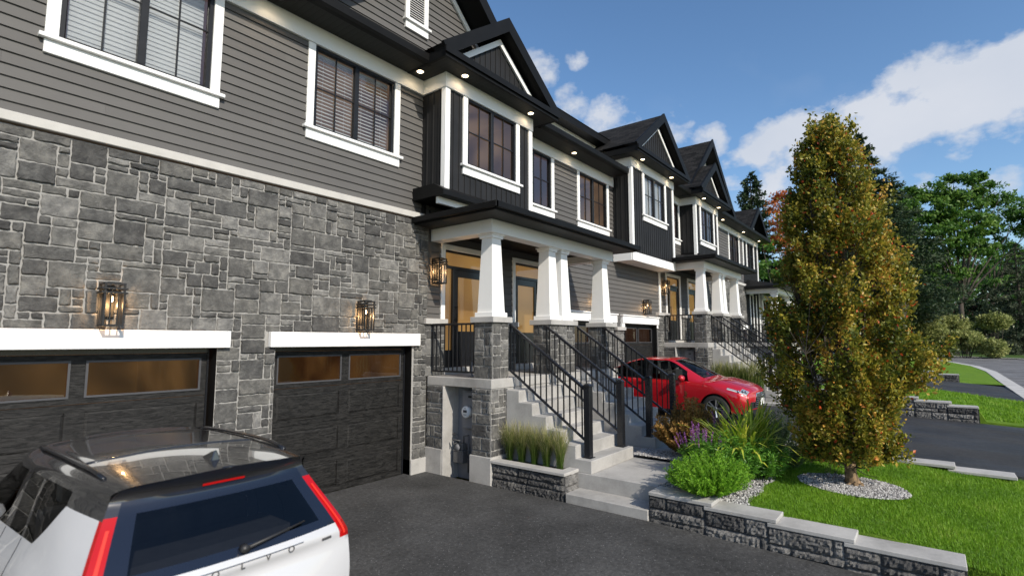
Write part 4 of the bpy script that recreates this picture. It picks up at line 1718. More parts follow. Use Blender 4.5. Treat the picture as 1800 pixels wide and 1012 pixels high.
# ================================================================ meters
def electric_meter(x, y, z, label):
    o = empty('electric_meter', (x, y, z), label=label, cat="electric meter", group="round electric meters")
    b = MB()
    b.box(-.10, .0, -.16, .16, -.02, .62)
    b.box(-.112, -.10, -.15, .15, 0.0, .60)
    b.build('meter_box', M['grey_box'], o, bevel=.006)
    l_ = MB()
    l_.box(-.1145, -.112, -.06, .02, .50, .535)
    l_.build('nameplate', M['black'], o)
    g = MB()
    g.lathe([(.0, -.10), (.085, -.095), (.098, -.08), (.10, .0)], (-.112, 0, .27), 'x', 28)
    d = g.build('meter_dial', M['white'], o, smooth=True)
    s = MB()
    s.box(-.2155, -.205, -.04, .04, .265, .305)
    s.build('display', M['meter_dark'], d)
    s = MB()
    s.box(-.2155, -.205, -.012, .012, .325, .335)
    s.box(-.2155, -.205, -.035, .035, .225, .231)
    s.build('marking', M['meter_dark'], d)
    c = MB()
    c.tube([(-.05, 0, .62), (-.05, 0, 1.1)], .02, 10)
    c.build('conduit', M['grey_box'], o, smooth=True)


electric_meter(6.86, -.78, .78, "white round electric meter on a grey box in the recess under the nearest porch")
electric_meter(17.48, -.78, 1.30, "white round electric meter under the second porch, above the red car")


def gas_meter(x, y, z, label):
    o = empty('gas_meter', (x, y, z), label=label, cat="gas meter")
    b = MB()
    b.box(-.13, .0, -.11, .11, .14, .34)
    b.box(-.14, .01, -.12, .12, .33, .35)
    b.box(-.12, -.01, -.10, .10, .35, .46)
    b.build('meter_body', M['gas_grey'], o, bevel=.03)
    b = MB()
    b.lathe([(.0, -.02), (.05, -.018), (.055, 0)], (-.13, 0, .40), 'x', 20)
    b.build('index_dial', M['grey_box'], o, smooth=True)
    b = MB()
    for s in (-1, 1):
        b.tube([(-.06, s * .07, .45), (-.06, s * .07, .58), (-.06, s * .16, .60), (-.06, s * .18, .60)], .014, 8)
    b.tube([(-.06, -.18, .60), (-.06, -.18, .0)], .014, 8)
    b.tube([(-.16, .10, .52), (-.16, .06, .44)], .01, 8)
    b.tube([(-.16, .10, .52), (-.16, -.08, .52)], .01, 8)
    b.build('pipes', M['gas_grey'], o, smooth=True)


gas_meter(6.77, -.63, .06, "dark grey gas meter with pipes on the ground under the nearest porch")
# ================================================================ ground, drives, road
def grass_ground(name, cols):
    m, t, b = new_mat(name)
    f = nnoise(t, 1.3, 6, 0.6)
    c = nramp(t, f, [(0.3, cols[0]), (0.7, cols[1])])
    c = nmix(t, 0.6, c, nramp(t, nnoise(t, 60, 4, 0.7), [(0.3, (0.55, 0.55, 0.55)), (0.7, (1.4, 1.4, 1.4))]), 'MULTIPLY')
    t.links.new(c, b.inputs['Base Color'])
    b.inputs['Roughness'].default_value = 0.8
    b.inputs['Specular IOR Level'].default_value = 0.2
    nbump(t, b, nnoise(t, 90, 5, 0.7), 1.0, 0.03)
    return m


grass_ground('lawn', ((0.09, 0.19, 0.010), (0.16, 0.27, 0.018)))
grass_ground('far_grass', ((0.04, 0.085, 0.015), (0.075, 0.125, 0.025)))


def lerp(a, b, t):
    return a + (b - a) * t


def interp(x, xs, ys):
    if x <= xs[0]:
        return ys[0]
    for i in range(len(xs) - 1):
        if x <= xs[i + 1]:
            return lerp(ys[i], ys[i + 1], (x - xs[i]) / (xs[i + 1] - xs[i]))
    return ys[-1]


def sheet(name, mat, x0, x1, y0, y1, zf, nx=12, ny=12, kind='structure', skirt=0.0, clip=None):
    g = MB()
    vs, fs = [], []
    for j in range(ny + 1):
        for i in range(nx + 1):
            x, y = lerp(x0, x1, i / nx), lerp(y0, y1, j / ny)
            vs.append((x, y, zf(x, y)))
    for j in range(ny):
        for i in range(nx):
            a = j * (nx + 1) + i
            fs.append((a, a + 1, a + nx + 2, a + nx + 1))
    if skirt:
        n = len(vs)
        ring = [i for i in range(nx + 1)] + [j * (nx + 1) + nx for j in range(1, ny + 1)] + [ny * (nx + 1) + i for i in range(nx - 1, -1, -1)] + [j * (nx + 1) for j in range(ny - 1, 0, -1)]
        for r in ring:
            vs.append((vs[r][0], vs[r][1], vs[r][2] - skirt))
        for k in range(len(ring)):
            k2 = (k + 1) % len(ring)
            fs.append((ring[k], n + k, n + k2, ring[k2]))
    g.add(vs, fs)
    o = g.build(name, M[mat], smooth=not skirt)
    return tag(o, kind=kind)


kerb_z = lambda x: interp(x, [-40, 4, 11, 17, 22, 30, 60], [-.35, -.12, .10, .30, .45, .55, .50])
ground_z = lambda x, y: interp(x, [-300, 4, 17, 30, 500], [-.60, -.45, -.15, .15, .15])
g = MB()
xs = [-300, -60, -10, 4, 17, 30, 60, 120, 250, 600]
ys = [-400, -60, -20, 0, 20, 100, 400]
vs = [(x, y, ground_z(x, y)) for y in ys for x in xs]
fs = [(j * len(xs) + i, j * len(xs) + i + 1, (j + 1) * len(xs) + i + 1, (j + 1) * len(xs) + i) for j in range(len(ys) - 1) for i in range(len(xs) - 1)]
g.add(vs, fs)
tag(g.build('ground', M['far_grass']), kind='structure')
lawn1_z = lambda x, y: lerp(interp(-y, [3, 4.3, 5.4, 6.5, 7.13, 8.8], [.33, .305, .255, .215, .17, .02]), interp(-y, [3, 4.3, 6.5, 7.5, 8.8], [.40, .385, .35, .28, .12]), min(1, max(0, (x - 6.5) / 4.4)))
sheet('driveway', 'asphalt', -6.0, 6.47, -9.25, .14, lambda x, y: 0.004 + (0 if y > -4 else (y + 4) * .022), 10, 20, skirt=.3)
sheet('lawn', 'lawn', 6.84, 10.84, -8.85, -4.095, lawn1_z, 20, 28, skirt=.3)
drive2_z = lambda x, y: interp(-y, [0, 6.5, 9.2], [.372, .335, .22]) + .0 * x
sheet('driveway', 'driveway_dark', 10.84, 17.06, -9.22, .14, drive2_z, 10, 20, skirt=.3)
lawn2_z = lambda x, y: lerp(interp(-y, [3, 6.5, 7.4, 7.84, 7.96, 9.1], [.75, .69, .63, .58, .31, .235]), interp(-y, [3, 7, 9.1], [.80, .72, .47]), min(1, max(0, (x - 17.2) / 4.3)))
sheet('lawn', 'lawn', 17.2, 21.5, -9.1, -4.1, lawn2_z, 20, 40, skirt=.3)
drive3_z = lambda x, y: interp(-y, [0, 6.5, 9.3], [.72, .69, .46])
sheet('driveway', 'driveway_dark', 21.45, 28.0, -9.3, .14, drive3_z, 8, 14, skirt=.3)
sheet('lawn', 'lawn', -40, -6.0, -9.2, 0, lambda x, y: .0, 6, 6, skirt=.3)
# road: straight, then bending away to the left
inner = [(-60, -9.75), (4, -9.75), (11, -9.70), (17, -9.65), (22, -9.65), (30, -9.65), (40, -9.85), (48, -9.6), (56, -8.6), (65, -6.1), (74, -2.0), (83, 5), (92, 16)]
outer = [(-60, -17.6), (4, -17.6), (11, -17.6), (17, -17.6), (22, -17.6), (30, -17.7), (44, -17.9), (55, -17.4), (63, -16.4), (72, -13.6), (81, -7.0), (93, 2), (103, 14)]


def strip(name, mat, A, B, za, zb, kind='structure', thick=None):
    g_ = MB()
    vs_, fs_ = [], []
    for (a, b_) in zip(A, B):
        vs_ += [(a[0], a[1], za(a[0])), (b_[0], b_[1], zb(b_[0]))]
    for i in range(len(A) - 1):
        fs_.append((2 * i, 2 * i + 1, 2 * i + 3, 2 * i + 2))
    if thick:
        n_ = len(vs_)
        vs_ += [(x, y, z - thick) for x, y, z in vs_]
        for i in range(len(A) - 1):
            fs_.append((n_ + 2 * i, 2 * i, 2 * i + 2, n_ + 2 * i + 2))
            fs_.append((2 * i + 1, n_ + 2 * i + 1, n_ + 2 * i + 3, 2 * i + 3))
    g_.add(vs_, fs_)
    return tag(g_.build(name, M[mat]), kind=kind)


strip('road', 'roadway', inner, outer, lambda x: kerb_z(x) - .10, lambda x: kerb_z(x) - .10)
kin = [(x, y + .45) for x, y in inner]
strip('kerb', 'kerbstone', kin[:8], inner[:8], lambda x: kerb_z(x) + .01, lambda x: kerb_z(x), thick=.25)
strip('kerb', 'kerbstone', [(x - .4, y + .4) for x, y in inner[7:]], inner[7:], lambda x: kerb_z(x) + .01, lambda x: kerb_z(x), thick=.25)
# far kerb edge and the grass beyond
strip('kerb', 'kerbstone', outer, [(x + .25, y - .3) for x, y in outer], lambda x: kerb_z(x) - .02, lambda x: kerb_z(x) - .0)
far_out = [(-60, -60), (4, -60), (11, -60), (17, -60), (22, -60), (30, -60), (60, -60), (90, -60), (130, -55), (170, -40), (200, -20), (230, 10), (240, 40)]
strip('far_lawn', 'far_grass', [(x + .25, y - .3) for x, y in outer], far_out, lambda x: kerb_z(x) - .0, lambda x: .6)
# lawn inside the bend
g = MB()
poly = [(28.05, -9.2), (30, -9.2), (40, -9.42), (47.6, -9.2), (55.6, -8.2), (64.6, -5.7), (73.6, -1.6), (82.6, 5.4), (91.6, 16.4), (60, 30), (28.05, 30)]
zc = lambda x, y: interp(-y, [-30, 4, 7, 9.5], [.9, .85, .78, .50]) if x < 35 else interp(-y, [-30, 0, 5, 9.5], [.7, .62, .58, .52])
cx, cy = 40, 2
ring = []
for k in range(5):
    t_ = k / 4
    ring.append([(lerp(cx, px_, t_), lerp(cy, py_, t_)) for px_, py_ in poly])
vs, fs = [], []
for r in ring:
    vs += [(x, y, zc(x, y)) for x, y in r]
n_ = len(poly)
for k in range(4):
    for i in range(n_):
        j = (i + 1) % n_
        fs.append((k * n_ + i, k * n_ + j, (k + 1) * n_ + j, (k + 1) * n_ + i))
g.add(vs, fs)
tag(g.build('lawn', M['lawn'], smooth=True), kind='structure')

# ---- landings and path steps of concrete
def slab(name, x0, x1, y0, y1, z0, z1, mat='concrete'):
    s = MB()
    s.box(x0, x1, y0, y1, z0, z1)
    return tag(s.build(name, M[mat], bevel=.008), kind='structure')


slab('landing', 6.87, 8.32, -4.07, -1.0, -.2, .334)
slab('landing', 8.86, 10.6, -4.0, -1.0, -.2, .334)
slab('path_step', 6.49, 6.869, -4.082, -2.862, -.2, .122)
slab('landing', 17.5, 21.2, -4.07, -1.0, -.2, .548)
slab('path_step', 17.1, 17.499, -4.09, -2.86, -.2, .42)


# ---- retaining walls and planters
def split_wall(parent, x, ya, yb, zlo, zhi, seed, depth=.14, side=-1, rows=None, name='block_wall', axis='x'):
    """split-faced block wall; the rough face looks to -x (side=-1) or +x. rough relief is real"""
    S, Mo = MB(), MB()
    H = zhi - zlo
    W = yb - ya
    rnd = random.Random(seed)
    hs = []
    while sum(hs) < H - .05:
        hs.append(rnd.choice((.085, .13, .17)))
    hs = [h_ * H / sum(hs) for h_ in hs]
    z0s = [sum(hs[:q]) for q in range(len(hs))]

    def P(u, v, d):
        if axis == 'x':
            return (x + side * d, yb - u, zlo + v)
        return (x + u, ya + 0 * v - d, zlo + v)
    if axis == 'x':
        Mo.box(min(x, x - side * depth), max(x, x - side * depth), ya, yb, zlo, zhi)
    Wd = W if axis == 'x' else yb
    for r, rh in enumerate(hs):
        u = -rnd.uniform(0, .3)
        while u < Wd:
            L = rnd.choice((.30, .45, .6, .8, 1.0))
            a, b = max(0, u), min(Wd, u + L)
            u += L
            if b - a < .04:
                continue
            a += .003
            b -= .003
            za, zb = z0s[r] + .0025, z0s[r] + rh - .0025
            nx, ny = max(3, int((b - a) / .022)), max(3, int(rh / .022))
            hts = {}
            vs_, fs_ = [], []
            slope = rnd.uniform(-.012, .012)
            for j in range(ny + 1):
                for i in range(nx + 1):
                    ed = min(i, nx - i, j, ny - j)
                    d = .004 if ed == 0 else .014 + rnd.uniform(0, .024) + slope * (j / ny - .5) + (.004 if ed > 1 else 0)
                    vs_.append(P(lerp(a, b, i / nx), lerp(za, zb, j / ny), d))
            for j in range(ny):
                for i in range(nx):
                    q = j * (nx + 1) + i
                    fs_.append((q, q + 1, q + nx + 2, q + nx + 1))
            S.add(vs_, fs_, rnd.random())
    o = S.build(name, M['splitstone'], parent, tones=True)
    if Mo.f:
        Mo.build('wall_core', M['meter_dark'], o)
    return o


def rel(mb, off):
    mb.v = [(p[0] - off[0], p[1] - off[1], p[2] - off[2]) for p in mb.v]
    return mb


def retaining_wall(label, x, segs, zlo, seed, side=-1, capw=.33, end=None, cap_th=.045):
    """segs: (y_start, y_end, cap top) towards the street"""
    o = empty('retaining_wall', (0, 0, 0), label=label, cat="garden wall", group="stepped block walls beside the drives")
    for k, (ya, yb, zt) in enumerate(segs):
        split_wall(o, x, yb, ya, zlo, zt - cap_th, seed + k, side=side)
        c = MB()
        x0, x1 = (x - .03, x + capw) if side < 0 else (x - capw, x + .03)
        ov = .10 if k < len(segs) - 1 else .02
        c.box(x0, x1, yb - (ov if k < len(segs) - 1 else .02), ya - .002, zt - cap_th, zt)
        c.build('capstone', M['capstone'], o, bevel=.006)
    # end face
    ya, yb, zt = segs[-1]
    e = MB()
    xa, xb = (x, x + .14) if side < 0 else (x - .14, x)
    e.box(xa, xb, yb - .02, yb - .001, zlo, zt - cap_th)
    e.build('end_block', M['splitstone'], o)
    return o


retaining_wall("stepped grey block wall with pale caps along the near drive, below the lawn", 6.53,
               [(-4.088, -4.78, .350), (-4.78, -5.47, .303), (-5.47, -6.19, .256), (-6.19, -7.13, .212)], -.2, 50)
retaining_wall("pale capped low wall at the far side of the near lawn, behind the tree", 10.80,
               [(-4.2, -5.6, .44), (-5.6, -7.1, .385), (-7.1, -7.85, .325)], .0, 60, side=1)
retaining_wall("stepped block wall in the middle distance, right of the tree crown", 17.16,
               [(-4.1, -5.5, .88), (-5.5, -6.6, .81), (-6.6, -7.25, .735), (-7.25, -7.83, .655)], .0, 70)
retaining_wall("farthest stepped block wall, half way to the road bend", 28.0,
               [(-4.5, -6.4, 1.10), (-6.4, -7.2, 1.0), (-7.2, -7.85, .90)], .3, 80)


def planter(dx, zg, label, ztop=.39):
    o = empty('stone_planter', (6.5 + dx, -2.1, zg), label=label, cat="planter", group="block planters beside the steps")
    x, ya, yb = 6.53 + dx, -2.83, -1.50
    OFF = (6.5 + dx, -2.1, zg)
    w = split_wall(o, x - OFF[0], ya - OFF[1], yb - OFF[1], -.15, ztop - .045 - zg if zg == 0 else ztop - .045, 90 + int(dx))
    e = split_wall(o, x - OFF[0], ya - OFF[1], .33, -.15, ztop - .045, 95 + int(dx), axis='y')
    c = MB()
    c.box(-.03, .16, -.76, .6, ztop - .045, ztop)
    c.box(.16, .366, -.76, -.60, ztop - .045, ztop)
    c.build('capstone', M['capstone'], o, bevel=.006)
    s = MB()
    s.box(.165, .364, -.595, .6, -.1, ztop - .03)
    s.build('soil', M['dark_bark'], o)
    return o


planter(0, 0, "split-stone planter with pale cap beside the nearest front steps")
planter(10.62, .38, "split-stone planter with grasses behind the red car's bonnet", ztop=.36)

# ---- gravel
m, t, b = new_mat('pebble')
t.links.new(nramp(t, nattr(t), [(0, (0.12, 0.115, 0.115)), (.4, (0.27, 0.26, 0.255)), (1, (0.5, 0.49, 0.48))]), b.inputs['Base Color'])
b.inputs['Roughness'].default_value = 0.8
plain('gravel_base', (0.10, 0.097, 0.095), 0.9, var=.4, nscale=60, bump=1.0, bscale=90)


def pebbles(name, pts, zf, size, seed, label):
    rnd = random.Random(seed)
    g_ = MB()
    for (x, y) in pts:
        s = size * rnd.uniform(.6, 1.3)
        z = zf(x, y) + s * .35
        a = rnd.uniform(0, 6.28)
        c_, s_ = math.cos(a), math.sin(a)
        w = rnd.uniform(.6, 1.0)
        vv = []
        for (u, v, h) in ((1, 0, 0), (.3, w, .1), (-.9, .35, 0), (-.5, -w * .8, .1), (.6, -.7 * w, 0), (.1, 0, .7), (-.2, .2, .75), (0, 0, -.6)):
            u += rnd.uniform(-.15, .15)
            v += rnd.uniform(-.15, .15)
            vv.append((x + s * (u * c_ - v * s_), y + s * (u * s_ + v * c_), z + s * h))
        g_.add(vv, [(0, 1, 5), (1, 6, 5), (1, 2, 6), (2, 3, 6), (3, 5, 6), (3, 4, 5), (4, 0, 5), (0, 7, 1), (1, 7, 2), (2, 7, 3), (3, 7, 4), (4, 7, 0)], rnd.random())
    return tag(g_.build(name, M['pebble'], tones=True), label=label, kind='stuff')


TREE = Vector((8.70, -6.08, .235))
rnd = random.Random(5)
ring_pts = []
RX, RY = .50, .64


def in_ring(x, y):
    # oval bed round the trunk, longer towards the street
    dx, dy = x - (TREE.x - .08), y - (TREE.y + .02)
    return (dx / RX) ** 2 + (dy / RY) ** 2 < 1


for _ in range(9000):
    x, y = TREE.x + rnd.uniform(-.8, .7), TREE.y + rnd.uniform(-.9, .9)
    if in_ring(x, y):
        ring_pts.append((x, y))
pebbles('gravel', ring_pts, lambda x, y: lawn1_z(x, y) + .012, .017, 6, 'pale grey gravel in an oval round the tree trunk')
gb = MB()
vs = [(TREE.x - .08, TREE.y + .02, lawn1_z(TREE.x, TREE.y) + .016)]
for k in range(40):
    a = 2 * math.pi * k / 40
    x, y = TREE.x - .08 + RX * math.cos(a) * 1.0, TREE.y + .02 + RY * math.sin(a)
    vs.append((x, y, lawn1_z(x, y) + .012))
gb.add(vs, [(0, 1 + k, 1 + (k + 1) % 40) for k in range(40)])
tag(gb.build('gravel_bed', M['gravel_base']), kind='structure')


def in_bed(x, y):
    # flower bed between the walk and the lawn
    return y > -5.17 + .03 * math.sin(x * 9) and y < -3.0 and x > 6.84 and x < 10.4


bed = []
for _ in range(15000):
    x, y = rnd.uniform(6.7, 10.3), rnd.uniform(-5.2, -3.0)
    if in_bed(x, y) and not (x < 8.32 and y > -4.07) and not (8.86 < x < 10.6 and y > -4.0):
        bed.append((x, y))
for _ in range(1400):
    bed.append((rnd.uniform(8.34, 8.85), rnd.uniform(-3.9, -1.6)))
pebbles('gravel', bed, lambda x, y: lawn1_z(x, y) + .012 if y < -3.0 else .31, .017, 7, 'grey gravel round the plants between the walk and the lawn')
gb = MB()
ply = [(6.84, -4.075), (6.84, -5.16), (8.0, -5.16), (10.4, -5.16), (10.4, -3.99), (8.86, -3.99), (8.84, -3.02), (8.34, -3.02), (8.34, -4.075)]
vs = [(x, y, lawn1_z(x, y) + .010) for x, y in ply]
gb.face(vs)
tag(gb.build('gravel_bed', M['gravel_base']), kind='structure')
gb = MB()
gb.face([(8.31, -4.2, .30), (8.87, -4.2, .30), (8.87, -1.5, .30), (8.31, -1.5, .30)])
tag(gb.build('gravel_bed', M['gravel_base']), kind='structure')

# ---- grass blades
leaf_mat('blade', [(0, (0.08, 0.19, 0.008)), (.5, (0.16, 0.32, 0.014)), (.85, (0.23, 0.39, 0.025)), (1, (0.32, 0.37, 0.07))], .55, .3)


def blades(name, n, region, zf, h, w, seed, label):
    rs = np.random.RandomState(seed)
    P = []
    while len(P) < n:
        x, y = region(rs)
        if x is not None:
            P.append((x, y))
    P = np.array(P)
    z = np.array([zf(x, y) for x, y in P])
    ang = rs.uniform(0, 2 * np.pi, n)
    lean = rs.uniform(.1, .75, n)
    patch = .5 + .25 * np.sin(P[:, 0] * 5.1 + 1.3 * np.sin(P[:, 1] * 3.3)) + .25 * np.sin(P[:, 1] * 6.3 + 2 * np.sin(P[:, 0] * 2.7))
    hh = h * rs.uniform(.6, 1.25, n) * (.75 + .5 * patch)
    dx, dy = np.cos(ang), np.sin(ang)
    a2 = ang + rs.uniform(-.8, .8, n) + np.pi / 2
    V = np.zeros((n, 3, 3))
    V[:, 0] = np.stack([P[:, 0] + np.cos(a2) * w / 2, P[:, 1] + np.sin(a2) * w / 2, z], 1)
    V[:, 1] = np.stack([P[:, 0] - np.cos(a2) * w / 2, P[:, 1] - np.sin(a2) * w / 2, z], 1)
    V[:, 2] = np.stack([P[:, 0] + dx * hh * lean, P[:, 1] + dy * hh * lean, z + hh * np.sqrt(np.maximum(.2, 1 - lean ** 2))], 1)
    me = bpy.data.meshes.new(name)
    F = np.arange(n * 3).reshape(-1, 3)
    me.from_pydata(V.reshape(-1, 3).tolist(), [], F.tolist())
    at = me.attributes.new("tone", 'FLOAT', 'FACE')
    at.data.foreach_set("value", np.clip(.25 + .45 * patch + rs.uniform(-.3, .3, n), 0, 1).astype(np.float32))
    me.materials.append(M['blade'])
    o = bpy.data.objects.new(name, me)
    COL.objects.link(o)
    return tag(o, label=label, kind='stuff')


def reg1(rs):
    x, y = rs.uniform(6.62, 10.82), rs.uniform(-8.8, -4.2)
    # denser towards the camera
    if in_ring(x, y) or (y > -5.15 + .03 * math.sin(x * 9) and x < 10.4):
        return None, None
    if x < 6.88 and y > -7.13:
        return (None, None)
    if x > 10.5 and y > -7.8:
        return (None, None)
    return x, y


blades('grass', 95000, reg1, lawn1_z, .042, .006, 3, 'short green grass on the near lawn round the tree')


def reg2(rs):
    x, y = rs.uniform(17.5, 21.45), rs.uniform(-9.05, -5.0)
    return x, y


blades('grass', 16000, reg2, lawn2_z, .06, .016, 4, 'short green grass on the lawn beyond the second drive')
# ================================================================ plants
def leaf_mesh(name, P, D, L, W, tone, mat, parent=None, fold=.15, seed=0, origin=None):
    """kite-shaped leaves: base P, direction D"""
    rs = np.random.RandomState(seed)
    P = np.asarray(P, float)
    D = np.asarray(D, float)
    D /= np.maximum(1e-6, np.linalg.norm(D, axis=1))[:, None]
    n = len(P)
    L = np.broadcast_to(np.asarray(L, float), (n,))
    W = np.broadcast_to(np.asarray(W, float), (n,))
    R = rs.normal(size=(n, 3))
    S = np.cross(D, R)
    S /= np.maximum(1e-6, np.linalg.norm(S, axis=1))[:, None]
    N = np.cross(S, D)
    V = np.zeros((n, 4, 3))
    V[:, 0] = P
    V[:, 1] = P + D * (L * .5)[:, None] + S * (W * .5)[:, None] + N * (W * fold)[:, None]
    V[:, 2] = P + D * L[:, None]
    V[:, 3] = P + D * (L * .5)[:, None] - S * (W * .5)[:, None] + N * (W * fold)[:, None]
    if origin is not None:
        V -= np.array(origin)
    me = bpy.data.meshes.new(name)
    me.from_pydata(V.reshape(-1, 3).tolist(), [], np.arange(n * 4).reshape(-1, 4).tolist())
    at = me.attributes.new("tone", 'FLOAT', 'FACE')
    at.data.foreach_set("value", np.clip(tone, 0, 1).astype(np.float32))
    me.materials.append(M[mat])
    o = bpy.data.objects.new(name, me)
    COL.objects.link(o)
    o.parent = parent
    return o


leaf_mat('oak_leaf', [(0, (0.045, 0.07, 0.010)), (.35, (0.15, 0.165, 0.020)), (.6, (0.36, 0.31, 0.034)), (.8, (0.58, 0.40, 0.075)), (.93, (0.55, 0.16, 0.03)), (1, (0.52, 0.05, 0.02))], .45, .35)
leaf_mat('bright_leaf', [(0, (0.09, 0.24, 0.012)), (.5, (0.17, 0.38, 0.02)), (1, (0.30, 0.50, 0.05))], .5, .4)
leaf_mat('lance_leaf', [(0, (0.04, 0.13, 0.016)), (.6, (0.11, 0.27, 0.03)), (1, (0.21, 0.40, 0.05))], .35, .3)
leaf_mat('stripe_leaf', [(0, (0.09, 0.20, 0.015)), (.5, (0.30, 0.43, 0.03)), (1, (0.62, 0.64, 0.09))], .4, .4)
leaf_mat('rust_leaf', [(0, (0.07, 0.06, 0.012)), (.5, (0.22, 0.12, 0.03)), (1, (0.40, 0.22, 0.06))], .55, .3)
leaf_mat('purple_flower', [(0, (0.16, 0.05, 0.20)), (1, (0.42, 0.16, 0.45))], .6, .3)
leaf_mat('sage_leaf', [(0, (0.06, 0.09, 0.04)), (.6, (0.14, 0.19, 0.08)), (1, (0.25, 0.30, 0.14))], .6, .3)
leaf_mat('reed', [(0, (0.06, 0.12, 0.015)), (.4, (0.15, 0.20, 0.04)), (.75, (0.42, 0.39, 0.17)), (1, (0.68, 0.60, 0.38))], .6, .4)
leaf_mat('conifer', [(0, (0.010, 0.024, 0.012)), (.6, (0.025, 0.05, 0.02)), (1, (0.06, 0.085, 0.03))], .6, .2)
leaf_mat('wood_leaf', [(0, (0.028, 0.085, 0.014)), (.5, (0.085, 0.19, 0.026)), (1, (0.20, 0.31, 0.05))], .5, .35)
leaf_mat('maple_leaf', [(0, (0.16, 0.05, 0.012)), (.5, (0.46, 0.12, 0.025)), (1, (0.70, 0.24, 0.05))], .5, .35)
leaf_mat('plum_leaf', [(0, (0.05, 0.012, 0.016)), (1, (0.22, 0.05, 0.07))], .5, .3)
leaf_mat('hedge_leaf', [(0, (0.10, 0.13, 0.03)), (.5, (0.27, 0.30, 0.09)), (1, (0.48, 0.48, 0.20))], .5, .3)
leaf_mat('spruce', [(0, (0.022, 0.035, 0.022)), (.6, (0.055, 0.075, 0.04)), (1, (0.12, 0.14, 0.075))], .6, .2)


